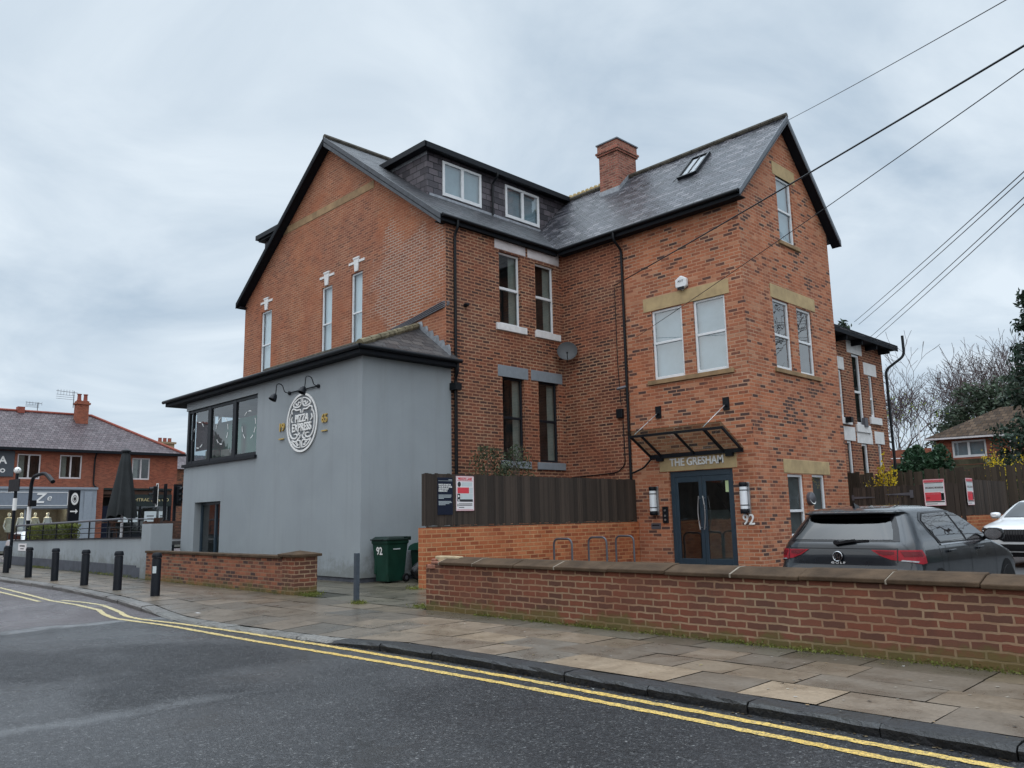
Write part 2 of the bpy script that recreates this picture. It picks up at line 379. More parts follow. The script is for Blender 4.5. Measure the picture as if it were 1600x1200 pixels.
M['brick_front'] = mat_brick('worn red brown brick', [(0.0, (0.115, 0.052, 0.036)), (0.14, (0.145, 0.058, 0.038)), (0.4, (0.18, 0.063, 0.038)), (0.75, (0.215, 0.071, 0.041)), (1.0, (0.18, 0.078, 0.05))], (0.36, 0.255, 0.165), bw=0.285, bh=0.0935, ms=0.0135, stain=(0.42, 0.55), soot=(0.045, 0.032, 0.027), seed=5, moss=(0.05, 0.2), bumpd=0.025, jit=2.2, dark_zone=(0, -12.0, 1.3, 0.35))
M['brick_low'] = mat_brick('mottled brown and purple brick', [(0.0, (0.045, 0.032, 0.033)), (0.22, (0.10, 0.048, 0.038)), (0.45, (0.24, 0.085, 0.05)), (0.8, (0.34, 0.125, 0.068)), (1.0, (0.18, 0.085, 0.06))], (0.25, 0.19, 0.13), bw=.27, bh=.09, ms=0.013, stain=(0.35, 0.45), soot=(0.05, 0.035, 0.03), seed=6, moss=(0.0, 0.22), bumpd=0.018)
M['brick_chimney'] = mat_brick('pink red chimney brick', [(0.0, (0.16, 0.06, 0.045)), (0.5, (0.30, 0.11, 0.08)), (1.0, (0.37, 0.15, 0.105))], (0.36, 0.25, 0.19), bw=.3, bh=.1, ms=0.012, stain=(0.3, 0.3), seed=7)
M['brick_far'] = mat_brick('red brick across the street', [(0.0, (0.20, 0.065, 0.043)), (0.5, (0.31, 0.092, 0.056)), (1.0, (0.37, 0.12, 0.07))], (0.30, 0.15, 0.10), ms=0.009, stain=(0.3, 0.35), soot=(0.11, 0.05, 0.04), seed=8)
M['slate'] = mat_slate('wet grey slate', [(0.0, (0.020, 0.021, 0.027)), (0.4, (0.036, 0.037, 0.046)), (0.75, (0.062, 0.062, 0.075)), (1.0, (0.13, 0.125, 0.138))], w=0.33, h=0.165, k=1.40, rough=0.30)
M['slate_dark'] = mat_slate('dark slate', [(0.0, (0.018, 0.02, 0.024)), (0.5, (0.033, 0.035, 0.041)), (1.0, (0.055, 0.054, 0.06))], w=0.33, h=0.165, k=1.69, rough=0.42)
M['slate_hung'] = mat_slate('purple hung slate', [(0.0, (0.03, 0.028, 0.035)), (0.4, (0.068, 0.06, 0.072)), (0.8, (0.12, 0.105, 0.12)), (1.0, (0.06, 0.057, 0.07))], w=0.42, h=0.235, k=1.0, rough=0.5, streak=0.1, lichen=0.1)
M['slate_ext'] = mat_slate('brown grey slate', [(0.0, (0.035, 0.034, 0.036)), (0.5, (0.06, 0.056, 0.057)), (1.0, (0.085, 0.077, 0.073))], w=0.42, h=0.30, k=1.9, rough=0.5)
M['slate_far'] = mat_slate('purple grey slate', [(0.0, (0.058, 0.042, 0.048)), (0.5, (0.082, 0.061, 0.069)), (1.0, (0.11, 0.085, 0.092))], w=0.3, h=0.25, k=1.4, rough=0.5, lichen=0.1)
M['tile_brown'] = mat_slate('brown roof tile', [(0.0, (0.04, 0.027, 0.018)), (0.5, (0.065, 0.044, 0.03)), (1.0, (0.095, 0.066, 0.045))], w=0.3, h=0.33, k=1.8, rough=0.8, spec=0.1)
M['ridge_tile'] = mat_plain('mossy ridge tile', (0.062, 0.056, 0.045), 0.8, 0.3, var=0.55, scale=5, bump=0.02)
M['red_ridge'] = mat_plain('red ridge tile', (0.24, 0.065, 0.045), 0.7, 0.3, var=0.25)
M['black_paint'] = mat_plain('black gloss paint', (0.006, 0.008, 0.012), 0.5, 0.22, var=0.3)
M['soffit'] = mat_plain('black soffit', (0.006, 0.008, 0.012), 0.7, 0.2, var=0.3)
M['black_plastic'] = mat_plain('black plastic', (0.006, 0.008, 0.011), 0.45, 0.25, var=0.2)
M['lead'] = mat_plain('grey lead', (0.27, 0.29, 0.32), 0.45, 0.5, 0.3, var=0.3, scale=8)
M['white_upvc'] = mat_plain('white window frame', (0.66, 0.68, 0.70), 0.4, 0.5, var=0.06)
M['black_frame'] = mat_plain('black window frame', (0.008, 0.011, 0.016), 0.45, 0.3, var=0.15)
M['navy_frame'] = mat_plain('dark blue grey door paint', (0.022, 0.042, 0.062), 0.38, 0.5, var=0.12)
M['white_paint'] = mat_plain('white painted stone', (0.64, 0.64, 0.64), 0.6, 0.3, var=0.1, bump=0.004)
M['offwhite'] = mat_plain('chalky pink white paint', (0.56, 0.53, 0.54), 0.7, 0.3, var=0.14, scale=3)
M['grey_paint'] = mat_plain('grey painted stone', (0.20, 0.23, 0.26), 0.65, 0.3, var=0.1)
M['sandstone'] = mat_plain('buff sandstone', (0.40, 0.30, 0.165), 0.8, 0.25, var=0.2, scale=2.5, bump=0.004)
M['sandstone_dull'] = mat_plain('dull brown stone', (0.27, 0.18, 0.10), 0.85, 0.25, var=0.3, scale=2.5, bump=0.005)
M['cope'] = mat_plain('weathered coping stone', (0.068, 0.046, 0.030), 0.8, 0.1, var=0.4, scale=3.0, bump=0.012)
M['glass'] = mat_glass('window glass')
M['glass_pale'] = mat_glass('pale reflective glass', (0.8, 0.87, 0.9), 2.5)
M['glass_car'] = mat_glass('tinted car glass', (0.10, 0.12, 0.12), 1.9)
M['glass_clear'] = mat_glass('clear canopy glass', (0.46, 0.54, 0.52), 1.45)
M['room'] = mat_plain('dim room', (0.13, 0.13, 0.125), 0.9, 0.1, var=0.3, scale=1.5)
M['room_pale'] = mat_plain('pale room', (0.50, 0.50, 0.47), 0.9, 0.1, var=0.2, scale=1.2)
M['blind'] = mat_plain('pale blind', (0.80, 0.84, 0.85), 0.85, 0.1, var=0.07, scale=1.0)
M['net'] = mat_plain('net curtain', (0.27, 0.35, 0.385), 0.9, 0.1, var=0.15, scale=1.5)  # bluish tone painted to stand in for sky reflected in the panes
M['curtain'] = mat_plain('cream curtain', (0.27, 0.27, 0.23), 0.9, 0.1, var=0.15, scale=4)
M['maroon'] = mat_plain('dark red blind', (0.06, 0.012, 0.022), 0.6, 0.3, var=0.2)
M['green_blind'] = mat_plain('green painted room', (0.035, 0.19, 0.13), 0.8, 0.2, var=0.2, scale=1)  # green painted to imitate the reflection in the corner window
M['steel'] = mat_plain('brushed steel', (0.55, 0.56, 0.57), 0.3, 0.5, 0.9, var=0.1)
M['grey_steel'] = mat_plain('grey painted steel', (0.10, 0.10, 0.115), 0.4, 0.5, 0.2, var=0.2)
M['sign_white'] = mat_plain('white sign lettering', (0.80, 0.80, 0.79), 0.5, 0.4, var=0.03)
M['gold'] = mat_plain('gold lettering', (0.50, 0.34, 0.09), 0.4, 0.5, 0.2, var=0.08)
M['silver_letter'] = mat_plain('silver lettering', (0.68, 0.68, 0.68), 0.4, 0.5, 0.0, var=0.06)
def stucco():
    t = NT('grey painted render'); p = t.pos()
    n1 = t.noise(p, 0.45, 6, 0.6, 0.4); n2 = t.noise(p, 60, 4, 0.7)
    ml = t.n('ShaderNodeVectorMath', operation='MULTIPLY'); t.l(p, ml.inputs[0]); ml.inputs[1].default_value = (2.2, 2.2, 0.16)
    n3 = t.noise(ml.outputs[0], 1.5, 6, 0.62)
    c = t.ramp(n1.outputs['Fac'], [(0.3, (0.255, 0.284, 0.306)), (0.7, (0.298, 0.330, 0.353))])
    c = t.mix(t.rng(n3.outputs['Fac'], 0.5, 0.75, 0.0, 0.30), c, (0.205, 0.222, 0.222))
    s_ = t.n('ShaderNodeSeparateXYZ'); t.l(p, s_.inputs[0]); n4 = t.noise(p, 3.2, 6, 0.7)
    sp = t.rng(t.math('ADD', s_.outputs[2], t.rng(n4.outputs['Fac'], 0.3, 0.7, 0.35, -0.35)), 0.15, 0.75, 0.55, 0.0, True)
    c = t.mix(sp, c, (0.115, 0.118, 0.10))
    c = t.mix(t.rng(n4.outputs['Fac'], 0.6, 0.75, 0.0, 0.22), c, (0.33, 0.36, 0.385))
    c = t.mix(0.3, c, t.rng(n2.outputs['Fac'], 0.3, 0.7, 0.8, 1.2), 'MULTIPLY')
    return t.done(t.bsdf(c, 0.8, 0.25, 0, t.bump(t.math('ADD', n2.outputs['Fac'], t.math('MULTIPLY', n1.outputs['Fac'], 2.0)), 0.5, 0.006)))
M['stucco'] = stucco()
M['plinth'] = mat_plain('dark grey plinth paint', (0.075, 0.082, 0.10), 0.7, 0.3, var=0.3, scale=4)
M['fence'] = mat_wood('dark stained fence board', (0.007, 0.006, 0.0055), (0.082, 0.060, 0.047))
M['fence_old'] = mat_wood('weathered brown fence board', (0.02, 0.015, 0.011), (0.085, 0.066, 0.048), board=0.13)
# ------------------------------------------------------------------ ground
def mat_road():
    t = NT('wet asphalt'); p = t.pos(); s = t.n('ShaderNodeSeparateXYZ'); t.l(p, s.inputs[0])
    v = t.n('ShaderNodeTexVoronoi'); v.inputs['Scale'].default_value = 70; t.l(p, v.inputs['Vector'])
    n = t.noise(p, 110, 3, 0.7); big = t.noise(p, 0.45, 6, 0.62, 0.8); mid = t.noise(p, 4.5, 5, 0.65)
    c = t.ramp(v.outputs['Color'], [(0.0, (0.004, 0.0045, 0.0055)), (0.5, (0.021, 0.022, 0.024)), (0.80, (0.05, 0.051, 0.054)), (1.0, (0.22, 0.22, 0.215))])
    c = t.mix(t.rng(mid.outputs['Fac'], 0.35, 0.7, 0, 0.6), c, (0.022, 0.023, 0.026))
    gr2 = t.noise(p, 17, 4, 0.7); c = t.mix(1.0, c, t.rng(gr2.outputs['Fac'], 0.3, 0.7, 0.55, 1.55), 'MULTIPLY')
    wob = t.noise(p, 0.9, 3)
    x = t.math('ADD', s.outputs[0], t.rng(wob.outputs['Fac'], 0.3, 0.7, -0.22, 0.22))
    # older purple surfacing beyond a joint across the road
    old = t.rng(x, -16.35, -16.05, 1.0, 0.0)
    c2 = t.ramp(v.outputs['Color'], [(0.0, (0.04, 0.034, 0.038)), (0.6, (0.10, 0.086, 0.09)), (1.0, (0.20, 0.18, 0.18))])
    c = t.mix(old, c, c2)
    j1 = t.math('MULTIPLY', t.rng(x, -16.22, -16.1, 0.0, 1.0), t.rng(x, -15.82, -15.7, 1.0, 0.0))
    j2 = t.math('MULTIPLY', t.rng(x, -8.5, -8.25, 0.0, 1.0), t.rng(x, -8.15, -7.95, 1.0, 0.0))
    j2 = t.math('MULTIPLY', j2, t.rng(s.outputs[1], 3.4, 4.6, 0.42, 0.0))
    jn = t.math('MAXIMUM', j1, j2); jn = t.math('MULTIPLY', jn, t.rng(mid.outputs['Fac'], 0.3, 0.6, 0.35, 0.9))
    c = t.mix(jn, c, (0.17, 0.175, 0.18))
    # dark damp stains
    st = t.rng(big.outputs['Fac'], 0.60, 0.68, 0.0, 0.55); c = t.mix(st, c, (0.02, 0.019, 0.018))
    sm = t.noise(p, 0.23, 4, 0.5)
    rough = t.math('ADD', t.rng(big.outputs['Fac'], 0.35, 0.65, 0.46, 0.28), t.math('MULTIPLY', n.outputs['Fac'], 0.12))
    rough = t.math('SUBTRACT', rough, t.rng(x, -15.0, -5.0, 0.06, -0.06))
    # damp film: patches where water fills the texture shine more
    wet = t.rng(sm.outputs['Fac'], 0.42, 0.58, 0.0, 1.0, True); wet = t.math('MULTIPLY', wet, t.rng(s.outputs[0], -11.0, -4.0, 1.0, 0.25))
    rough = t.math('SUBTRACT', rough, t.math('MULTIPLY', wet, 0.17)); spc = t.math('ADD', 0.24, t.math('MULTIPLY', wet, 0.62))
    ck = t.n('ShaderNodeTexVoronoi', feature='DISTANCE_TO_EDGE'); ck.inputs['Scale'].default_value = 0.42; wv_ = t.n('ShaderNodeVectorMath', operation='ADD'); ns_ = t.noise(p, 1.4, 4, 0.7); t.l(p, wv_.inputs[0]); t.l(ns_.outputs['Color'], wv_.inputs[1]); t.l(wv_.outputs[0], ck.inputs['Vector'])
    crk = t.math('MULTIPLY', t.rng(ck.outputs['Distance'], 0.0, 0.011, 1.0, 0.0), t.rng(big.outputs['Fac'], 0.45, 0.55, 0.0, 0.85)); c = t.mix(crk, c, (0.006, 0.006, 0.006))
    h = t.math('ADD', t.math('MULTIPLY', v.outputs['Distance'], 1.0), t.math('MULTIPLY', n.outputs['Fac'], 0.8))
    bn = t.n('ShaderNodeBump'); bn.inputs['Distance'].default_value = 0.016; t.l(h, bn.inputs['Height']); t.l(t.math('SUBTRACT', 0.8, t.math('MULTIPLY', wet, 0.45)), bn.inputs['Strength'])
    return t.done(t.bsdf(c, rough, spc, 0, bn.outputs[0]))
M['road'] = mat_road()
M['earth'] = mat_plain('dark earth', (0.06, 0.058, 0.045), 0.95, 0.2, var=0.4, scale=0.5)
M['tarmac'] = mat_plain('car park tarmac', (0.05, 0.05, 0.052), 0.6, 0.4, var=0.3, scale=2, bump=0.01)
M['flag'] = mat_tint('york stone flags', 0.36, 0.5, 25.0, 0.004, wet=0.6, var=0.22, stain=(0.045, 0.042, 0.034))
M['kerb'] = mat_tint('kerb stone', 0.45, 0.45, 22.0, 0.035, wet=0.5, var=0.6)
M['joint'] = mat_plain('joint sand', (0.045, 0.045, 0.037), 0.9, 0.2, var=0.4, scale=3)
M['yellow'] = None
def mat_yellow():
    t = NT('worn yellow road paint'); p = t.pos()
    n = t.noise(p, 48, 5, 0.8); b = t.noise(p, 1.1, 4, 0.6)
    s = t.n('ShaderNodeSeparateXYZ'); t.l(p, s.inputs[0])
    pale = t.rng(s.outputs[0], -18.5, -10.0, 0.85, 0.0)
    c = t.mix(t.rng(b.outputs['Fac'], 0.3, 0.7, 0.0, 1.0), (0.66, 0.43, 0.09), (0.72, 0.52, 0.16))
    c = t.mix(pale, c, (0.60, 0.53, 0.30))
    w = t.math('ADD', t.rng(n.outputs['Fac'], 0.45, 0.60, 0.0, 0.88), t.rng(b.outputs['Fac'], 0.55, 0.7, 0.0, 0.2))
    c = t.mix(w, c, (0.10, 0.085, 0.05))
    return t.done(t.bsdf(c, 0.45, 0.5, 0, t.bump(n.outputs['Fac'], 0.6, 0.006)))
M['yellow'] = mat_yellow()

KPTS = [(40, 6.58), (-7, 6.57), (-9, 6.52), (-10.4, 6.43), (-12, 6.28), (-14, 6.12), (-15.5, 6.13), (-17, 6.28), (-18.6, 6.48), (-20.3, 6.67), (-23.3, 6.85), (-27, 6.88), (-31, 6.8), (-35, 6.87), (-40, 7.0), (-44, 7.5), (-46.5, 8.8)]
def lin(pts, x):
    pts = sorted(pts)
    if x <= pts[0][0]: return pts[0][1]
    for (a, b), (c, d) in zip(pts, pts[1:]):
        if x <= c: return b+(d-b)*(x-a)/(c-a)
    return pts[-1][1]
def KY(x): return (lin(KPTS, x-0.5)+lin(KPTS, x)+lin(KPTS, x+0.5))/3
KZ = [(40, 0.0), (-9.3, 0.0), (-10.6, -0.065), (-15.3, -0.07), (-17.4, 0.0), (-60, 0.0)]
ROADZ = -0.10
g = MB(); g.poly((-600, -400, -0.16), (400, -400, -0.16), (400, 700, -0.16), (-600, 700, -0.16)); struct(obj('ground', g, M['earth']))
g = MB()
xs = [40-0.5*i for i in range(0, 186)]
for a, b in zip(xs, xs[1:]):
    g.poly((b, -14, ROADZ), (a, -14, ROADZ), (a, KY(a)+0.05, ROADZ), (b, KY(b)+0.05, ROADZ))
g.poly((-61, -14, ROADZ-.004), (-46.4, -14, ROADZ-.004), (-46.4, 90, ROADZ-.004), (-61, 90, ROADZ-.004))
struct(obj('road', g, M['road'], recalc=False))
# pavement bed and flags
g = MB()
for a, b in zip(xs, xs[1:]):
    if b < -46.4: break
    za, zb = -0.085, -0.085
    g.poly((b, KY(b)+0.1, zb), (a, KY(a)+0.1, za), (a, KY(a)+0.9, -0.09), (b, KY(b)+0.9, -0.09))
    g.poly((b, KY(b)+0.9, -0.09), (a, KY(a)+0.9, -0.09), (a, 9.7, -0.02), (b, 9.7, -0.02))
g.poly((-46.4, 8.7, -0.012), (-38, 9.7, -0.012), (-38, 60, -0.012), (-46.4, 60, -0.012))
g.poly((-38, 9.7, -0.011), (-11.7, 9.7, -0.011), (-11.7, 15.6, -0.011), (-38, 15.6, -0.011))
g.poly((-75, -30, 0.0), (-61, -30, 0.0), (-61, 90, 0.0), (-75, 90, 0.0))
struct(obj('pavement', g, M['joint'], recalc=False))
rnd = random.Random(5)
g = MB()
TONES = [(0.19, 0.138, 0.088), (0.15, 0.115, 0.082), (0.13, 0.105, 0.08), (0.235, 0.17, 0.105), (0.175, 0.13, 0.088), (0.125, 0.10, 0.074), (0.205, 0.15, 0.10), (0.12, 0.108, 0.09)]
fr = [0.0, 0.27, 0.51, 0.77, 1.0]
for r in range(4):
    x = 6.0+rnd.random()
    while x > -45:
        w = rnd.choice((0.62, 0.78, 0.92, 1.05, 1.2)); x2 = x-w
        tone = rnd.choice(TONES); k = rnd.uniform(0.85, 1.15)
        if r < 2 and x > -9 and rnd.random() < 0.35: tone = (0.30, 0.215, 0.13)
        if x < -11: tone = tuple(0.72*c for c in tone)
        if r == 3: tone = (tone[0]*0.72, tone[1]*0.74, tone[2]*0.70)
        j = 0.006
        P = []
        for xx, f in ((x2+j, fr[r]), (x-j, fr[r]), (x-j, fr[r+1]), (x2+j, fr[r+1])):
            y0 = KY(xx)+0.30; yy = y0+(9.45-y0)*f
            yy += j if f == fr[r] else -j
            zz = lin(KZ, xx)*max(0, 1-2.2*f)+rnd.uniform(-0.004, 0.004)
            P.append((xx, yy, zz))
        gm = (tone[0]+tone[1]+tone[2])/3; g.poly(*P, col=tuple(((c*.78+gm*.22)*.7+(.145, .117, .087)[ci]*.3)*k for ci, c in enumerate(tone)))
        x = x2
# drive and yard in older greenish concrete flags
for iy, (ya, yb) in enumerate(((9.46, 10.3), (10.3, 11.2), (11.2, 12.1), (12.1, 13.1), (13.1, 14.2), (14.2, 15.4))):
    x = -11.95-rnd.random()*0.4
    while x > -30:
        w = rnd.choice((0.7, 0.95, 1.2)); x2 = max(x-w, -30)
        if not (x2 < -16.7 and ya < 9.9):
            k = rnd.uniform(0.75, 1.1); z = rnd.uniform(-0.003, 0.003)
            g.poly((x2+.008, ya+.008, z), (x-.008, ya+.008, z), (x-.008, yb-.008, z), (x2+.008, yb-.008, z), col=(0.10*k, 0.088*k, 0.063*k))
        x = x2
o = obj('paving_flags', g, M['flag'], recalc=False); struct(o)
# kerb stones
g = MB()
x = 7.3
while x > -45.8:
    L_ = rnd.uniform(0.85, 1.15); x2 = x-L_
    tone = (0.017, 0.018, 0.020) if x > -10 else ((0.14, 0.135, 0.125) if x > -16.2 else (0.13, 0.122, 0.115))
    kk = rnd.uniform(0.8, 1.25); tone = tuple(c*kk for c in tone); n = 6 if x > -14 else 2
    dy = rnd.uniform(-0.012, 0.012); dz = rnd.uniform(-0.008, 0.006)
    rows = []
    for i in range(n+1):
        xx = x+(x2-x)*i/n+(-0.006 if i == 0 else (0.006 if i == n else 0))
        y = KY(xx)+dy; z = lin(KZ, xx)+dz; q = lambda s: rnd.uniform(-s, s)
        rows.append([(xx, y+0.015+q(.006), ROADZ-0.02), (xx, y+q(.010), z-0.03+q(.008)), (xx, y+0.028+q(.008), z+q(.004)), (xx, y+0.16, z+0.003+q(.006)), (xx, y+0.285+q(.004), z+q(.004)), (xx, y+0.295, z-0.05)])
    P = [p for rr in rows for p in rr]; F = []
    for i in range(n):
        for k in range(5): F.append((i*6+k, i*6+k+1, (i+1)*6+k+1, (i+1)*6+k))
    F.append(tuple(range(6))); F.append(tuple(n*6+k for k in range(6))[::-1])
    g.add(P, F, tone); x = x2
struct(obj('kerb', g, M['kerb']))
# double yellow lines
def stripe(g, path, w=0.108, z=ROADZ+0.005):
    P = []
    for (x0, y0), (x1, y1) in zip(path, path[1:]):
        n = max(1, int(math.hypot(x1-x0, y1-y0)/0.07))
        P += [(x0+(x1-x0)*i/n, y0+(y1-y0)*i/n) for i in range(n)]
    P.append(path[-1])
    for _ in range(6): P = [P[0]]+[((a[0]+2*b[0]+c[0])/4, (a[1]+2*b[1]+c[1])/4) for a, b, c in zip(P, P[1:], P[2:])]+[P[-1]]
    rows = []
    for i, p in enumerate(P):
        q = P[min(i+1, len(P)-1)]; o = P[max(i-1, 0)]
        d = Vector((q[0]-o[0], q[1]-o[1])).normalized(); nn = Vector((-d.y, d.x))
        a = w/2+rnd.uniform(-.016, .009); b = w/2+rnd.uniform(-.016, .009)
        rows.append(((p[0]+nn.x*a, p[1]+nn.y*a, z), (p[0]-nn.x*b, p[1]-nn.y*b, z)))
    for r1, r2 in zip(rows, rows[1:]): g.poly(r1[0], r1[1], r2[1], r2[0])
g = MB()
stripe(g, [(9, 6.34), (-3, 6.36), (-4.87, 6.38), (-6.63, 6.40), (-9.5, 6.33), (-12.3, 6.20), (-14.6, 6.0), (-15.9, 5.80), (-16.66, 5.80), (-17.6, 6.0), (-19.5, 6.26), (-20.6, 6.2), (-21.6, 6.03)])
stripe(g, [(9, 6.06), (-2.2, 6.05), (-4.66, 6.11), (-6.33, 6.12), (-8.5, 6.05), (-11.45, 5.86), (-14.5, 5.76), (-15.96, 5.58), (-16.53, 5.53), (-17.55, 5.66), (-18.42, 5.86), (-20.07, 5.91), (-21.68, 5.83), (-24.0, 5.94), (-28, 6.1)])
stripe(g, [(-21.74, 5.59), (-23.84, 5.65), (-26.0, 5.69), (-30, 5.8)])
struct(obj('road_marking', g, M['yellow'], recalc=False))
# car park behind the wall
g = MB(); CP = 0.07
g.poly((-11.9, 9.7, CP), (12, 9.7, CP), (12, 27.5, CP), (-11.9, 27.5, CP))
g.poly((-15.7, 12.3, CP), (-11.9, 12.3, CP), (-11.9, 27.5, CP), (-15.7, 27.5, CP))
g.poly((-7.9, 27.5, CP), (12, 27.5, CP), (12, 60, CP), (-7.9, 60, CP))
g.poly((-40, 27.5, CP-0.05), (-7.9, 27.5, CP-0.05), (-7.9, 60, CP-0.05), (-40, 60, CP-0.05))
struct(obj('car_park', g, M['tarmac'], recalc=False))
# ------------------------------------------------------------------ building helpers
def TF(plane, c0):
    if plane == 'Y': return lambda a, d, z: (a, c0+d, z)
    if plane == 'X': return lambda a, d, z: (c0-d, a, z)
    return lambda a, d, z: (c0+d, a, z)                    # 'x': facing -X
def bx(mb, T, a0, a1, d0, d1, z0, z1, mi=0):
    p = T(a0, d0, z0); q = T(a1, d1, z1)
    mb.box(min(p[0], q[0]), max(p[0], q[0]), min(p[1], q[1]), max(p[1], q[1]), min(p[2], q[2]), max(p[2], q[2]), mi=mi)
def clip2(poly, h):
    na, nz, c = h; out = []
    for i, p in enumerate(poly):
        q = poly[(i+1) % len(poly)]; dp = na*p[0]+nz*p[1]-c; dq = na*q[0]+nz*q[1]-c
        if dp <= 1e-9: out.append(p)
        if (dp < -1e-9 and dq > 1e-9) or (dp > 1e-9 and dq < -1e-9):
            t = dp/(dp-dq); out.append((p[0]+(q[0]-p[0])*t, p[1]+(q[1]-p[1])*t))
    return out
def wall(mb, plane, c0, a0, a1, z0, z1, holes=(), clips=(), reveal=0.13):
    T = TF(plane, c0)
    A = sorted({a0, a1, *[h[0] for h in holes], *[h[1] for h in holes]}); Z = sorted({z0, z1, *[h[2] for h in holes], *[h[3] for h in holes]})
    A = [a for a in A if a0 <= a <= a1]; Z = [z for z in Z if z0 <= z <= z1]
    for x0, x1 in zip(A, A[1:]):
        for y0, y1 in zip(Z, Z[1:]):
            cx, cy = (x0+x1)/2, (y0+y1)/2
            if any(h[0] < cx < h[1] and h[2] < cy < h[3] for h in holes): continue
            P = [(x0, y0), (x1, y0), (x1, y1), (x0, y1)]
            for h in clips: P = clip2(P, h) if P else P
            if len(P) > 2: mb.poly(*[T(a, 0, z) for a, z in P])
    for h in holes:
        r = h[4] if len(h) > 4 else reveal; b0, b1, y0, y1 = h[:4]
        for (p, q) in (((b0, y0), (b1, y0)), ((b1, y0), (b1, y1)), ((b1, y1), (b0, y1)), ((b0, y1), (b0, y0))):
            mb.poly(T(p[0], 0, p[1]), T(q[0], 0, q[1]), T(q[0], r, q[1]), T(p[0], r, p[1]))
def window(parent, plane, c0, a0, a1, z0, z1, mf, mg, fw=0.07, mids=(), mulls=(), d=0.09, behind='room', lintel=None, sill=None, label=None, curtain=None, bottom=None, depth=1.3, midw=None):
    T = TF(plane, c0); f = MB(); th = 0.07
    bx(f, T, a0, a0+fw, d, d+th, z0, z1); bx(f, T, a1-fw, a1, d, d+th, z0, z1)
    bx(f, T, a0+fw, a1-fw, d, d+th, z1-fw, z1); bx(f, T, a0+fw, a1-fw, d-0.01, d+th, z0, z0+(bottom or fw*1.25))
    for mz in mids: bx(f, T, a0+fw, a1-fw, d-0.012, d+th-0.01, mz-(midw or fw)*0.5, mz+(midw or fw)*0.5)
    for ma in mulls: bx(f, T, ma-fw*0.6, ma+fw*0.6, d-0.006, d+th, z0+fw, z1-fw)
    w = obj('window', f, mf, parent, label=label, bevel=0.006, segs=1)
    g_ = MB(); g_.poly(T(a0+fw*.5, d+0.04, z0+fw*.5), T(a1-fw*.5, d+0.04, z0+fw*.5), T(a1-fw*.5, d+0.04, z1-fw*.5), T(a0+fw*.5, d+0.04, z1-fw*.5))
    obj('pane', g_, mg, w, recalc=False)
    if lintel:
        l_ = MB(); bx(l_, T, lintel[0], lintel[1], -0.016, 0.1, lintel[2], lintel[3]); obj('lintel', l_, lintel[4], w, bevel=0.01, segs=1)
    if sill:
        l_ = MB(); bx(l_, T, sill[0], sill[1], -0.075, d, sill[2], sill[3]); obj('sill', l_, sill[4], w, bevel=0.012, segs=1)
    if behind in M and behind not in ('room', 'room_pale'):
        b = MB(); dd = d+0.14
        b.poly(T(a0-.02, dd, z0-.02), T(a1+.02, dd, z0-.02), T(a1+.02, dd, z1+.02), T(a0-.02, dd, z1+.02)); obj('blind', b, M[behind], w, recalc=False)  # sheet behind the pane; in the bluish tone it imitates reflected sky
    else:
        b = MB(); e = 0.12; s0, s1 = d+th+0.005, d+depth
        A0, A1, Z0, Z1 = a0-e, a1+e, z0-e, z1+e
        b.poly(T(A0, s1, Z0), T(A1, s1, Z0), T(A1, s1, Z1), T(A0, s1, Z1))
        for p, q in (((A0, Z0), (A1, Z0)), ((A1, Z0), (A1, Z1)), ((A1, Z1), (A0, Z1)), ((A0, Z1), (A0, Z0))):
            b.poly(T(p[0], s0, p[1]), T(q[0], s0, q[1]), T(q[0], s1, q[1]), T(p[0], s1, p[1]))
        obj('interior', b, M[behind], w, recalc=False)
        if curtain:
            c = MB(); n = 12
            for (ca, cb) in curtain:
                for i in range(n):
                    u0_, u1_ = ca+(cb-ca)*i/n, ca+(cb-ca)*(i+1)/n
                    o0, o1 = (0.03 if i % 2 else 0.0), (0.0 if i % 2 else 0.03)
                    c.poly(T(u0_, d+.16+o0, z0), T(u1_, d+.16+o1, z0), T(u1_, d+.16+o1, z1), T(u0_, d+.16+o0, z1))
            obj('curtain', c, M['curtain'], w, recalc=False)
    return w
def slab(mb, p, th=0.1):
    """roof slope: polygon p (upper face) with thickness"""
    p = [Vector(q) for q in p]; n = (p[1]-p[0]).cross(p[2]-p[0]).normalized()
    if n.z < 0: n = -n
    mb.prism(p, -n*th)
def along(parent, name, a, b, w, h, mat, up=(0, 0, 1), bevel=0.0):
    m_ = MB(); m_.bar(a, b, w, h, up); return obj(name, m_, mat, parent, bevel=bevel)
def pipe(parent, name, pts, r, mat, n=10):
    m_ = MB(); m_.tube(pts, r, n); o = obj(name, m_, mat, parent); smooth_by_angle(o); return o
def bend(pts, r=0.12, n=4):
    """round the corners of a polyline"""
    pts = [Vector(p) for p in pts]; out = [pts[0]]
    for a, b, c in zip(pts, pts[1:], pts[2:]):
        d1 = (a-b); d2 = (c-b); k = min(r, d1.length*.45, d2.length*.45)
        p, q = b+d1.normalized()*k, b+d2.normalized()*k
        for i in range(n+1):
            t = i/n; out.append(p*(1-t)**2+b*2*t*(1-t)+q*t*t)
    out.append(pts[-1]); return out
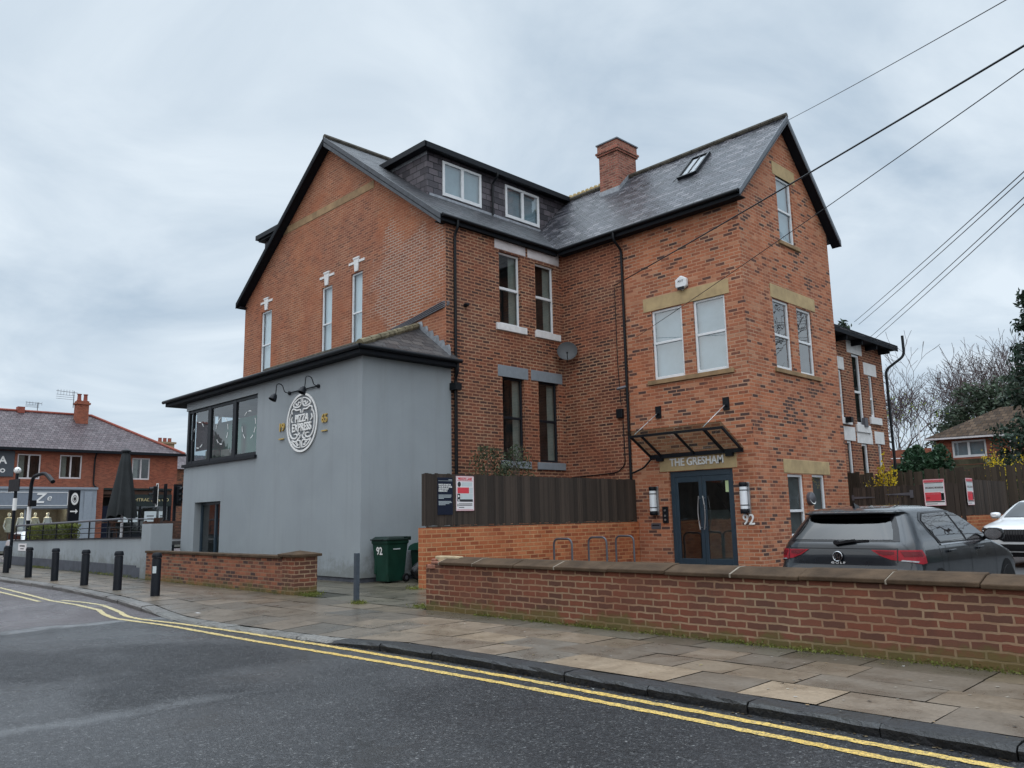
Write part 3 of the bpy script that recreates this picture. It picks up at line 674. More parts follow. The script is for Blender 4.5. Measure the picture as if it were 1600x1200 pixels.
# ------------------------------------------------------------------ the brick building
B = thing('brick_building', 'tall red brick Victorian building with slate roofs, a long dormer and a gabled entrance wing', 'building', (-18.5, 20.8, 0))
YG, XA, YB, XW, YW2 = 15.4, -18.52, 20.78, -11.4, 26.84
RX, RZ, SL = -25.3, 16.12, 0.734
g = MB()
wall(g, 'Y', YG, -32.1, XA, 0, 16.2, [(-30.6, -29.72, 7.55, 10.33), (-25.83, -25.1, 7.55, 10.33), (-23.83, -23.12, 7.72, 10.4)], [(SL, 1, 15.95+SL*RX), (-SL, 1, 15.95-SL*RX)])
obj('gable_wall', g, M['brick_gable'], B, recalc=False)
UA = [(17.69, 18.69, 7.95, 10.44), (19.42, 20.38, 7.97, 10.40)]; LA = [(17.76, 18.77, 3.43, 6.18), (19.45, 20.45, 3.46, 6.2)]
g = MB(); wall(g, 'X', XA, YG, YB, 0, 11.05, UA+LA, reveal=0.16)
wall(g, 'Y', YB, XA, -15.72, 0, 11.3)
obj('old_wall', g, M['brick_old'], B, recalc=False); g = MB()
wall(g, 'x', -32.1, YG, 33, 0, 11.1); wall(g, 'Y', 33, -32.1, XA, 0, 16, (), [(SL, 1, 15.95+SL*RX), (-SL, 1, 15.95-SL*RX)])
obj('side_wall', g, M['brick_old'], B, recalc=False); g = MB()
wall(g, 'X', XA, YW2, 33, 0, 11.05); wall(g, 'Y', YW2, XA, XW, 0, 11.2)
obj('rear_wall', g, M['brick_old'], B, recalc=False)
WB = [(-14.69, -13.55, 5.85, 8.09), (-13.14, -12.04, 5.84, 8.11)]; DOOR = (-14.33, -12.14, 0.08, 2.93)
GW = [(22.5, 23.56, 5.97, 8.17), (24.06, 25.1, 5.95, 8.14)]; GT = (23.34, 24.37, 10.2, 12.42); GG = [(22.62, 23.63, 0.9, 2.76), (24.22, 25.1, 0.9, 2.78)]
g = MB(); wall(g, 'Y', YB, -15.72, XW, 0, 11.3, WB+[DOOR], reveal=0.12)
s2 = 1.02
wall(g, 'X', XW, YB, YW2, 0, 14.6, GW+[GT]+GG, [(s2, 1, 14.42+s2*23.8), (-s2, 1, 14.42-s2*23.8)], reveal=0.12)
obj('wing_wall', g, M['brick_wing'], B, recalc=False)
# floors inside so that no light leaks through the shell
g = MB()
for z in (3.1, 7.2, 10.9):
    g.box(-32.0, XA-.02, YG+1.75, 32.9, z, z+.1); g.box(XA-.02, XW-1.75, YB+1.75, YW2-.1, z, z+.1)
obj('floor', g, M['room'], B)
# roofs
g = MB()
slab(g, [(-18.35, 15.05, RZ-SL*(RX*-1-18.35)), (RX, 15.05, RZ), (RX, 33.3, RZ), (-18.35, 33.3, RZ-SL*(-RX-18.35))], 0.12)
slab(g, [(RX, 15.05, RZ), (-32.25, 15.05, RZ-SL*6.95), (-32.25, 33.3, RZ-SL*6.95), (RX, 33.3, RZ)], 0.12)
mr = obj('main_roof', g, M['slate_dark'], B)
g = MB(); g.tube([(RX, 15.05, RZ+0.03), (RX, 33.3, RZ+0.03)], 0.11, 8); obj('ridge', g, M['ridge_tile'], mr)
g = MB()
slab(g, [(-11.08, 20.38, 11.02), (-23.2, 20.38, 11.02), (-23.2, 23.8, 14.5), (-11.08, 23.8, 14.5)], 0.12)
slab(g, [(-11.08, 23.8, 14.5), (-23.2, 23.8, 14.5), (-23.2, 27.2, 11.03), (-11.08, 27.2, 11.03)], 0.12)
wr = obj('wing_roof', g, M['slate'], B)
g = MB()
x = -11.06
while x > -23:
    g.tube([(x, 23.8, 14.53), (x-0.435, 23.8, 14.53)], 0.10, 8); x -= 0.45
obj('ridge', g, M['ridge_tile'], wr)
# lead valley between the two roofs
g = MB(); g.poly((-18.32, 20.5, 11.09), (-18.95, 21.1, 11.55), (-18.8, 21.22, 11.60), (-18.12, 20.62, 11.28)); obj('lead_valley', g, M['lead'], B, recalc=False)
# barge boards, soffits, fascias and gutters
def rake(name, a, b, th, dep, dirn, mat, soff):
    """board hanging below the roof edge from a (low) to b (apex); soffit runs back by soff"""
    a = Vector(a); b = Vector(b); dn = Vector((0, 0, -dep)); t_ = Vector(dirn)*th
    m_ = MB(); m_.prism([a, b, b+dn*1.15, a+dn], t_)
    o = obj(name, m_, mat, B, bevel=0.008, segs=1)
    m_ = MB(); k = Vector(dirn)*soff; lo = Vector((0, 0, -0.19))
    m_.prism([a+lo, b+lo, b+lo+k, a+lo+k], (0, 0, -0.03)); obj('soffit', m_, M['soffit'], o)
M['barge'] = mat_plain('weathered grey barge board', (0.045, 0.05, 0.06), 0.5, 0.4, var=0.5, scale=4, bump=0.004)
M['barge_pale'] = mat_plain('grey painted barge board', (0.11, 0.125, 0.145), 0.5, 0.4, var=0.25, scale=4)
rake('barge_board', (-18.33, 15.02, RZ-SL*(-RX-18.33)+.02), (RX, 15.02, RZ+.02), 0.03, 0.34, (0, 1, 0), M['barge'], 0.36)
rake('barge_board', (-32.27, 15.02, RZ-SL*6.97+.02), (RX, 15.02, RZ+.02), 0.03, 0.24, (0, 1, 0), M['soffit'], 0.36)
rake('barge_board', (-11.05, 20.36, 11.02), (-11.05, 23.8, 14.52), 0.03, 0.24, (-1, 0, 0), M['barge_pale'], 0.34)
rake('barge_board', (-11.05, 27.22, 11.02), (-11.05, 23.8, 14.52), 0.03, 0.24, (-1, 0, 0), M['barge_pale'], 0.34)
def eave(a, b, out, name='gutter'):
    a = Vector(a); b = Vector(b); o = Vector(out)
    f = MB(); f.bar(a-o*0.02+Vector((0, 0, -.13)), b-o*0.02+Vector((0, 0, -.13)), 0.03, 0.2)
    f.bar(a-o*0.17+Vector((0, 0, -.2)), b-o*0.17+Vector((0, 0, -.2)), 0.32, 0.03)
    obj('fascia', f, M['soffit'], B)
    gt = MB(); gt.tube([a+o*0.055+Vector((0, 0, -.055)), b+o*0.055+Vector((0, 0, -.055))], 0.062, 10); q = obj(name, gt, M['black_plastic'], B); smooth_by_angle(q)
eave((-18.36, 15.1, 11.04), (-18.36, 20.45, 11.04), (1, 0, 0))
eave((-18.3, 20.4, 11.03), (-11.1, 20.4, 11.03), (0, -1, 0))
eave((-32.24, 15.1, 11.02), (-32.24, 33, 11.02), (-1, 0, 0))
pipe(B, 'downpipe', bend([(-18.3, 15.72, 10.95), (-18.3, 15.72, 10.72), (-18.45, 15.72, 10.5), (-18.45, 15.72, 0.02)]), 0.045, M['black_plastic'])
pipe(B, 'downpipe', bend([(-15.75, 20.33, 10.95), (-15.75, 20.33, 10.7), (-15.75, 20.72, 10.42), (-15.75, 20.72, 0.25)]), 0.045, M['black_plastic'])
pipe(B, 'downpipe', [(-32.18, 15.55, 10.9), (-32.18, 15.55, 0)], 0.045, M['black_plastic'])
# stone band and keystones on the gable
g = MB(); g.box(-29.2, -22.45, YG-0.02, YG+0.05, 13.27, 13.56); obj('stone_band', g, M['sandstone_dull'], B, bevel=0.01)
for (a0, a1, z1) in ((-30.6, -29.72, 10.33), (-25.83, -25.1, 10.33), (-23.83, -23.12, 10.4)):
    ca = (a0+a1)/2
    w = window(B, 'Y', YG, a0, a1, (7.55 if a0 < -24 else 7.72), z1, M['white_upvc'], M['glass'], fw=0.055, mids=((7.75+z1)/2-.15,), d=0.05, behind='blind')
    k = MB(); k.prism([(ca-.10, YG-.045, z1+.04), (ca+.10, YG-.045, z1+.04), (ca+.17, YG-.045, z1+.50), (ca-.17, YG-.045, z1+.50)], (0, .08, 0))
    k.box(ca-.5, ca+.5, YG-.03, YG+.04, z1+.34, z1+.43); k.box(ca-.19, ca+.19, YG-.06, YG+.04, z1+.50, z1+.56)
    obj('keystone', k, M['white_paint'], w)
# wall A windows
for i, (a0, a1, z0, z1) in enumerate(UA):
    la = (17.5, 18.96) if i == 0 else (19.06, 20.66)
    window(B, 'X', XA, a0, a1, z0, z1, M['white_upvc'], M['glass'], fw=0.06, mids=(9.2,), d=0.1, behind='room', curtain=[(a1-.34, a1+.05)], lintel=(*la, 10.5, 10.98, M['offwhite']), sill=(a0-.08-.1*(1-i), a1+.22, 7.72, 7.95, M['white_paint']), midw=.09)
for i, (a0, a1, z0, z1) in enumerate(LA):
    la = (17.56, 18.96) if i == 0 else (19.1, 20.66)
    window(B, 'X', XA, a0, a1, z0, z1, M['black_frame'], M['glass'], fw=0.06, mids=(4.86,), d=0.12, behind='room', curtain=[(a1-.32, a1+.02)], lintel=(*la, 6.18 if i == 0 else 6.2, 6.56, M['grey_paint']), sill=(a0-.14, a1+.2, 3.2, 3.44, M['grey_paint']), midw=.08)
# wing windows
for i, (a0, a1, z0, z1) in enumerate(WB):
    window(B, 'Y', YB, a0, a1, z0, z1, M['white_upvc'], M['glass_pale'], fw=0.075, mids=(7.02,), d=0.05, behind='net')
g = MB(); g.box(-14.99, -11.87, YB-.016, YB+.1, 8.1, 8.54); obj('stone_lintel', g, M['sandstone'], B, bevel=.01)
g = MB(); g.box(-14.92, -11.86, YB-.07, YB+.06, 5.70, 5.84); obj('stone_sill', g, M['sandstone_dull'], B, bevel=.01)
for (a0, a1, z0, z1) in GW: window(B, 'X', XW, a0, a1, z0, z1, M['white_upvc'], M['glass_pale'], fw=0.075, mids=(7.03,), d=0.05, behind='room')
window(B, 'X', XW, *GT, M['white_upvc'], M['glass_pale'], fw=0.075, mids=(11.3,), d=0.05, behind='net', lintel=(23.14, 24.68, 12.42, 12.88, M['sandstone']), sill=(23.2, 24.6, 10.07, 10.2, M['sandstone_dull']))
g = MB(); g.box(XW-.1, XW+.016, 22.4, 25.42, 8.18, 8.62); obj('stone_lintel', g, M['sandstone'], B, bevel=.01)
g = MB(); g.box(XW-.06, XW+.07, 22.35, 25.4, 5.83, 5.96); obj('stone_sill', g, M['sandstone_dull'], B, bevel=.01)
for i, (a0, a1, z0, z1) in enumerate(GG): window(B, 'X', XW, a0, a1, z0, z1, M['white_upvc'], M['glass'], fw=0.075, mids=(1.67,), d=0.05, behind='maroon')
g = MB(); g.box(XW-.1, XW+.016, 22.42, 25.5, 2.79, 3.2); obj('stone_lintel', g, M['sandstone'], B, bevel=.01)
# entrance door
g = MB(); T = TF('Y', YB); a0, a1, z0, z1 = DOOR; mid = (a0+a1)/2
bx(g, T, a0, a0+.13, .06, .16, z0, z1); bx(g, T, a1-.09, a1, .06, .16, z0, z1); bx(g, T, a0+.13, a1-.09, .06, .16, z1-.17, z1)
for (p, q) in ((a0+.13, mid-.006), (mid+.006, a1-.09)):
    bx(g, T, p, p+.115, .075, .135, z0+.02, z1-.17); bx(g, T, q-.115, q, .075, .135, z0+.02, z1-.17)
    bx(g, T, p+.115, q-.115, .075, .135, z1-.34, z1-.17); bx(g, T, p+.115, q-.115, .075, .135, z0+.02, z0+.25)
D = obj('entrance_door', g, M['navy_frame'], B, bevel=.006, segs=1)
g = MB(); bx(g, T, a0+.2, a1-.15, .10, .108, z0+.2, z1-.3); obj('pane', g, M['glass'], D)
for s in (-1, 1):
    g = MB(); hx = mid+s*0.07
    pts = [(hx+s*0.05*math.sin(math.pi*i/12), YB-.03, 1.18+0.98*i/12) for i in range(13)]
    g.tube(pts, 0.018, 8); g.tube([(hx, YB-.03, 1.24), (hx, YB+.08, 1.24)], .012, 6); g.tube([(hx, YB-.03, 2.1), (hx, YB+.08, 2.1)], .012, 6)
    smooth_by_angle(obj('handle', g, M['steel'], D))
g = MB()                                                   # hall behind the door with a stair
g.poly((a0-.6, YB+4.5, .2), (a1+.6, YB+4.5, .2), (a1+.6, YB+4.5, 3.05), (a0-.6, YB+4.5, 3.05))
for p, q in (((a0-.6, .2), (a1+.6, .2)), ((a1+.6, .2), (a1+.6, 3.05)), ((a1+.6, 3.05), (a0-.6, 3.05)), ((a0-.6, 3.05), (a0-.6, .2))):
    g.poly((p[0], YB+.17, p[1]), (q[0], YB+.17, q[1]), (q[0], YB+4.5, q[1]), (p[0], YB+4.5, p[1]))
obj('hall', g, M['room'], D, recalc=False)
g = MB(); g.prism([(a0+.1, YB+1.6, .22), (a1+.5, YB+1.6, .22), (a1+.5, YB+1.6, .5), (mid+.1, YB+1.6, 1.75), (a0+.1, YB+1.6, 1.75)], (0, .1, 0)); obj('stair', g, M['curtain'], D)
g = MB()
for i in range(7): g.bar((mid-.5+i*.25, YB+1.55, 2.25-i*.28), (mid-.5+i*.25+.35, YB+1.55, 1.9-i*.28), .02, .02)
g.bar((mid-.6, YB+1.5, 2.75), (a1+.4, YB+1.5, 1.2), .04, .04); obj('stair_rail', g, M['black_frame'], D)
g = MB(); g.box(a1-.32, a1-.2, YB+.095, YB+.099, 2.25, 2.58); obj('notice', g, mat_plain('pale green notice', (.45, .55, .3), .7), D)
g = MB(); g.box(-14.66, -11.98, YB-.016, YB+.1, 2.94, 3.38); L1 = obj('door_lintel', g, M['sandstone'], B, bevel=.01)
text('lettering', 'THE GRESHAM', 0.33, M['silver_letter'], L1, (-13.32, YB-.03, 3.195), (1, 0, 0), (0, 0, 1), 0.014, width=1.86, bold=0.006)
text('house_number', '92', 0.42, M['sign_white'], B, (-11.72, YB-.02, 1.44), (1, 0, 0), (0, 0, 1), 0.015, width=.36, bold=.006)
g = MB(); g.box(a0-.1, a1+.1, YB-.4, YB+.1, -.02, .09); obj('doorstep', g, M['cope'], B, bevel=.01)
# glass canopy that tips up away from the wall
CA = thing('glass_canopy', 'glass entrance canopy on a black steel frame hung on two rods above the door', 'canopy', (-13.3, YB, 3.4))
ya, za, yb, zb = YB-1.08, 4.0, YB-.08, 3.42; xa, xb = -14.95, -11.72
g = MB(); g.bar((xa, ya, za), (xb, ya, za), .06, .07); g.bar((xa, yb, zb), (xb, yb, zb), .07, .12)
for x in (xa+.03, xa+.42, (xa+xb)/2, xb-.62, xb-.03): g.bar((x, ya, za), (x, yb, zb), .045 if x != xb-.62 else .07, .07)
for x in (xa+.35, xb-.45): g.box(x-.12, x+.12, YB-.1, YB, 3.27, 3.43)
obj('frame', g, M['black_paint'], CA)
g = MB(); n_ = Vector((0, zb-za, ya-yb)).normalized(); e_ = Vector((0, ya-yb, za-zb)).normalized()*.22
P = [Vector((xa-.05, yb, zb+.05)), Vector((xb+.05, yb, zb+.05)), Vector((xb+.05, ya, za+.05))+e_, Vector((xa-.05, ya, za+.05))+e_]
g.poly(*P); obj('pane', g, M['glass_clear'], CA, recalc=False)
for x in (-14.6, -12.2):
    g = MB(); g.box(x-.1, x+.1, YB-.04, YB, 4.62, 5.0); g.tube([(x, YB-.04, 4.76), (x, YB-.12, 4.76)], .04, 8); r_ = obj('wall_plate', g, M['black_paint'], CA)
    g = MB(); g.tube([(x, YB-.1, 4.76), (x-.15, ya-.02, za+.06)], .014, 6); obj('tie_rod', g, M['steel'], r_)
pipe(CA, 'drain_pipe', bend([(-14.9, YB-.1, 3.36), (-15.2, YB-.1, 3.1), (-15.68, YB-.1, 2.95)], .1), .03, M['black_plastic'])
# chimney
g = MB(); g.box(-18.45, -17.55, 23.12, 24.3, 13.2, 15.42); g.box(-18.51, -17.49, 23.06, 24.36, 15.42, 15.5); g.box(-18.55, -17.45, 23.02, 24.4, 15.5, 15.58); g.box(-18.49, -17.51, 23.08, 24.34, 15.58, 15.88)
CH = obj('chimney', g, M['brick_chimney'], B, bevel=.008, segs=1)
g = MB(); g.box(-18.53, -17.47, 23.04, 24.38, 15.88, 15.93); obj('cap', g, M['barge_pale'], CH)
g = MB(); g.box(-18.47, -17.53, 23.10, 23.16, 13.55, 13.98)
g.prism([(-17.53, 23.12, 13.6), (-17.53, 23.12, 13.98), (-17.53, 23.75, 14.62), (-17.53, 23.75, 14.3)], (.02, 0, 0)); obj('flashing', g, M['lead'], CH)
# upstand with crested ridge tiles behind the chimney
g = MB(); g.box(-21.6, -18.45, 24.4, 24.62, 13.5, 14.86); PR = obj('parapet', g, M['brick_chimney'], B)
g = MB(); M['crest'] = mat_plain('buff crested ridge tile', (0.42, 0.33, 0.17), .8, .2, var=.25); x = -21.6
g.box(-21.6, -18.45, 24.38, 24.64, 14.86, 14.93)
while x < -18.5:
    g.prism([(x, 24.47, 14.93), (x+.21, 24.47, 14.93), (x+.23, 24.47, 15.02), (x+.19, 24.47, 15.13), (x+.105, 24.47, 15.04), (x+.02, 24.47, 15.13), (x-.02, 24.47, 15.02)], (0, .08, 0)); x += .23
obj('crested_ridge', g, M['crest'], PR)
# skylight on the wing roof
def rp(x, y, h=0): return Vector((x, y, 11.02+(y-20.38)*s2)) + Vector((0, -.714, .7))*h
g = MB(); x0, x1, y0, y1 = -14.30, -13.62, 22.2, 23.2
for p, q in (((x0, y0), (x1, y0)), ((x1, y0), (x1, y1)), ((x1, y1), (x0, y1)), ((x0, y1), (x0, y0))): g.bar(rp(*p, .05), rp(*q, .05), .07, .1, up=(0, -.7, .7))
xm = (x0+x1)/2; g.bar(rp(xm, y0, .05), rp(xm, y1, .05), .035, .06, up=(0, -.7, .7)); g.tube([rp(x0-.02, y0, .08), rp(x0-.12, y0-.14, .05)], .012, 5)
SK = obj('skylight', g, M['black_frame'], B)
g = MB(); g.poly(rp(x0, y0, .06), rp(x1, y0, .06), rp(x1, y1, .06), rp(x0, y1, .06)); obj('pane', g, M['glass'], SK, recalc=False)
g = MB(); g.poly(rp(x0, y0, .03), rp(x1, y0, .03), rp(x1, y1, .03), rp(x0, y1, .03)); obj('blind', g, M['black_frame'], SK, recalc=False)  # plain black sheet just under the skylight glass
# the long dormer
XD = -20.85
DW = [(17.2, 19.06, 12.98, 14.3), (20.3, 22.17, 12.98, 14.3)]
g = MB(); wall(g, 'X', XD, 16.5, 24.2, 12.5, 14.45, DW, reveal=.05)
wall(g, 'Y', 16.5, -23.6, XD, 12.0, 14.45); DO = obj('dormer', g, M['slate_hung'], B, recalc=False)
g = MB(); g.box(-23.7, -20.55, 16.2, 24.3, 14.45, 14.50); g.box(-23.6, -20.6, 16.25, 24.25, 14.50, 14.62); g.box(-20.62, -20.53, 16.18, 24.3, 14.42, 14.64); g.box(-23.7, -20.53, 16.16, 16.25, 14.42, 14.64)
obj('dormer_roof', g, M['black_paint'], DO, bevel=.01, segs=1)
g = MB(); g.box(-23.3, XD+.01, 16.48, 16.51, 14.32, 14.45); g.box(XD-.02, XD+.035, 16.6, 24.0, 12.78, 12.92); obj('lead_apron', g, M['lead'], DO)
for (a0, a1, z0, z1) in DW:
    window(B, 'X', XD, a0, a1, z0, z1, M['white_upvc'], M['glass_pale'], fw=.1, mulls=((a0+a1)/2,), d=-.04, behind='net')
pipe(B, 'downpipe', bend([(-20.5, 19.6, 14.45), (-20.5, 19.6, 14.3), (XD+.06, 19.6, 14.1), (XD+.06, 19.6, 12.85)], .08), .04, M['black_plastic'])
g = MB(); g.box(-31.2, -28, 15.75, 20, 11.8, 13.78); D2 = obj('dormer', g, M['slate_hung'], B)
g = MB(); g.box(-31.5, -28, 15.45, 20.3, 13.76, 13.96); g.box(-31.4, -28, 15.55, 20.2, 13.68, 13.76); obj('dormer_roof', g, M['black_paint'], D2)
# cables and small fittings fixed to old walls
def cable(parent, name, pts, r=.012, mat='black_plastic'): return pipe(parent, name, pts, r, M[mat], 6)
g = MB()
for k in range(4):
    z_ = .06*k
    g.tube(bend([(-18.47, 15.5, 8.2+z_*.4), (-18.6, YG-.03, 8.12+z_), (-20.4, YG-.03, 7.88+z_*.8), (-22.4, YG-.03, 7.72+z_*.3)], .2), .022, 6)
obj('cable_bundle', g, M['grey_steel'], B)
cable(B, 'wall_cable', bend([(-16.12, YB-.02, 9.2), (-16.12, YB-.02, 6.6), (-16.05, YB-.02, 5.2)], .05))
cable(B, 'wall_cable', bend([(-16.0, YB-.02, 4.7), (-15.98, YB-.02, 3.25), (-16.3, YB-.02, 3.02), (-18.3, YB-.02, 2.95)], .2), .016)
g = MB(); g.box(-16.2, -15.96, YB-.12, YB, 4.78, 5.08); obj('junction_box', g, M['black_plastic'], B, bevel=.01)
g = MB(); g.lathe([(.07, 0), (.07, .05), (.045, .16), (.02, .17)], (XA, 16.18, 8.29), 12, M=Matrix.Rotation(R(90), 3, 'Y')); smooth_by_angle(obj('vent_pipe', g, M['black_plastic'], B))
g = MB(); g.box(-15.08, -14.72, YB-.02, YB, 1.2, 1.38); bxo = obj('letter_box', g, M['grey_steel'], B, bevel=.008); g = MB(); g.box(-15.03, -14.77, YB-.026, YB-.018, 1.30, 1.33); obj('slot', g, M['black_paint'], bxo)
# ------------------------------------------------------------------ rendered restaurant extension
E_ = thing('rendered_extension', 'grey rendered two storey restaurant extension with a corner window, in front of the brick gable', 'extension', (-24.4, 13.8, 0))
YP, XP, XL = 12.35, -18.5, -30.35
BW_ = (XL, -24.62, 3.84, 5.88, .12); LW = (-29.24, -27.12, .1, 2.41, .35)
g = MB()
wall(g, 'Y', YP, XL, XP, .12, 6.24, [(XL, -24.62, 3.84, 5.88, .0), LW]); wall(g, 'X', XP, YP, 15.56, .12, 6.24)
wall(g, 'x', XL, YP, YG, .12, 6.24, [(YP, 14.9, 3.84, 5.88, .0)])
g.poly((XP, 15.56, .12), (XP-.1, 15.56, .12), (XP-.1, 15.56, 6.24), (XP, 15.56, 6.24))
g.box(-24.62, -24.5, YP+.02, YP+.3, 3.8, 5.9)
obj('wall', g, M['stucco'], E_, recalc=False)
g = MB(); g.box(XL+.04, XP-.04, YP+.04, 15.4, -.05, .14); obj('plinth', g, M['plinth'], E_)
g = MB(); zt = 7.73; A_ = (-18.12, 12.0, 6.40); Bq = (-19.93, 15.4, zt)
slab(g, [A_, (-31.75, 12.0, 6.40), (-30.0, 15.4, zt), Bq], .09); slab(g, [A_, Bq, (-18.12, 15.62, 6.40)], .09); slab(g, [(-31.75, 12, 6.4), (-31.75, 15.4, 6.4), (-30.0, 15.4, zt)], .09)
rf = obj('roof', g, M['slate_ext'], E_)
g = MB(); a = Vector(A_)+Vector((0, 0, .03)); b = Vector(Bq)+Vector((0, 0, .04))
for i in range(7): g.tube([a.lerp(b, i/7+.003), a.lerp(b, (i+1)/7-.003)], .11, 8, r2=.10)
obj('hip_tile', g, mat_plain('lichened hip tile', (.15, .13, .085), .85, .2, var=.6, scale=4, bump=.02), rf)
g = MB(); g.tube([(-30, 15.36, zt+.03), (-19.9, 15.36, zt+.03)], .1, 8); obj('top_flashing', g, M['ridge_tile'], rf)
g = MB(); n0 = 6
for i in range(n0):
    p = Vector(Bq).lerp(Vector((-18.3, 15.4, 6.55)), i/n0); q = Vector(Bq).lerp(Vector((-18.3, 15.4, 6.55)), (i+1)/n0)
    g.prism([(p.x, YG-.012, p.z-.02), (q.x, YG-.012, q.z-.02), (q.x, YG-.012, p.z+.02), (q.x-.05, YG-.012, p.z+.14), (p.x, YG-.012, p.z+.14)], (0, -.015, 0))
obj('lead_flashing', g, M['lead'], rf)
g = MB(); g.box(-31.7, -18.17, 12.05, 12.08, 6.18, 6.42); g.box(-18.2, -18.17, 12.08, 15.6, 6.18, 6.42); g.box(-31.7, -31.67, 12.08, 15.4, 6.18, 6.42)
g.box(-31.67, -18.2, 12.08, YP+.02, 6.18, 6.21); g.box(XP-.02, -18.2, YP, 15.58, 6.18, 6.21); g.box(-31.67, XL+.02, YP, 15.4, 6.18, 6.21)
obj('fascia', g, M['soffit'], E_)
g = MB(); g.tube([(-31.78, 11.99, 6.36), (-18.1, 11.99, 6.36)], .065, 10); g.tube([(-18.11, 11.99, 6.36), (-18.11, 15.66, 6.36)], .065, 10); smooth_by_angle(obj('gutter', g, M['black_plastic'], E_))
pipe(E_, 'downpipe', bend([(-18.16, 15.55, 6.3), (-18.16, 15.55, 6.05), (-18.36, 15.62, 5.85), (-18.36, 15.62, 0.05)], .1), .04, M['black_plastic'])
g = MB(); g.box(-18.5, -18.22, 15.5, 15.75, 5.5, 5.72); obj('hopper', g, M['black_plastic'], E_)
g = MB()                                                   # corner window frame
zs0, zs1 = 3.84, 5.88
for x0, x1 in ((XL, XL+.16), (XL+.42, XL+.5), (-28.55, -28.3), (-26.55, -26.3), (-24.72, -24.62)): g.box(x0, x1, YP+.06, YP+.16, zs0, zs1)
g.box(XL, -24.62, YP+.07, YP+.15, zs0, zs0+.12); g.box(XL, -24.62, YP+.07, YP+.15, zs1-.1, zs1); g.box(XL-.0, XL+.1, YP+.1, 14.9, zs0, zs0+.12); g.box(XL, XL+.1, YP+.1, 14.9, zs1-.1, zs1); g.box(XL, XL+.1, 14.75, 14.9, zs0, zs1); g.box(XL, XL+.1, 13.6, 13.7, zs0, zs1)
cw = obj('corner_window', g, M['black_frame'], E_)
g = MB(); g.box(XL-.06, -24.55, YP-.09, YP+.06, 3.74, 3.84); g.box(XL-.06, XL+.06, YP, 14.95, 3.74, 3.84); obj('sill', g, M['black_paint'], cw)
g = MB(); g.poly((XL+.05, YP+.11, zs0), (-24.65, YP+.11, zs0), (-24.65, YP+.11, zs1), (XL+.05, YP+.11, zs1)); g.poly((XL+.05, YP+.11, zs0), (XL+.05, 14.8, zs0), (XL+.05, 14.8, zs1), (XL+.05, YP+.11, zs1)); obj('pane', g, M['glass'], cw, recalc=False)
g = MB(); g.poly((XL+.2, YG-.1, 3.5), (-24, YG-.1, 3.5), (-24, YG-.1, 6.2), (XL+.2, YG-.1, 6.2)); g.box(XL+.1, -24, YP+.2, YG-.1, 3.5, 3.6); g.box(XL+.1, -24, YP+.2, YG-.1, 6.1, 6.15); g.poly((-24.1, YP+.2, 3.6), (-24.1, YG, 3.6), (-24.1, YG, 6.1), (-24.1, YP+.2, 6.1))
obj('room', g, M['room'], cw, recalc=False)
g = MB(); g.box(-30.1, -24.3, YP+.9, YP+.98, 3.6, 5.42); g.box(-28.6, -27.2, YP+.7, YP+.78, 3.6, 5.2); obj('painted_screen', g, M['green_blind'], cw)  # green panels stand in for the teal reflection on the panes
g = MB()
for k, x in enumerate((-29.4, -27.45, -25.4)):              # ring decals on the panes
    for j in range(10):
        if (j+k) % 3 == 0: continue
        t0, t1 = j*.628, j*.628+.42
        for i in range(4):
            u0_, u1_ = t0+(t1-t0)*i/4, t0+(t1-t0)*(i+1)/4
            g.poly((x+.5*math.cos(u0_), YP+.1, 4.9+.5*math.sin(u0_)), (x+.5*math.cos(u1_), YP+.1, 4.9+.5*math.sin(u1_)), (x+.465*math.cos(u1_), YP+.1, 4.9+.465*math.sin(u1_)), (x+.465*math.cos(u0_), YP+.1, 4.9+.465*math.sin(u0_)))
obj('ring_decal', g, M['blind'], cw, recalc=False)
g = MB(); g.box(-30.1, -28.55, YP+.3, YP+.33, 4.35, 5.88); obj('roller_blind', g, mat_plain('dark grey blind', (.05, .055, .06), .8, .2), cw)
g = MB(); g.box(-29.2, -28.4, YP+.3, YP+.5, 3.85, 4.3); g.box(-27.9, -27.2, YP+.3, YP+.6, 3.85, 4.25); obj('seat_back', g, M['curtain'], cw)
window(E_, 'Y', YP, LW[0], LW[1], LW[2], LW[3], M['navy_frame'], M['glass'], fw=.1, mulls=(-28.0,), d=.24, behind='room', mids=())
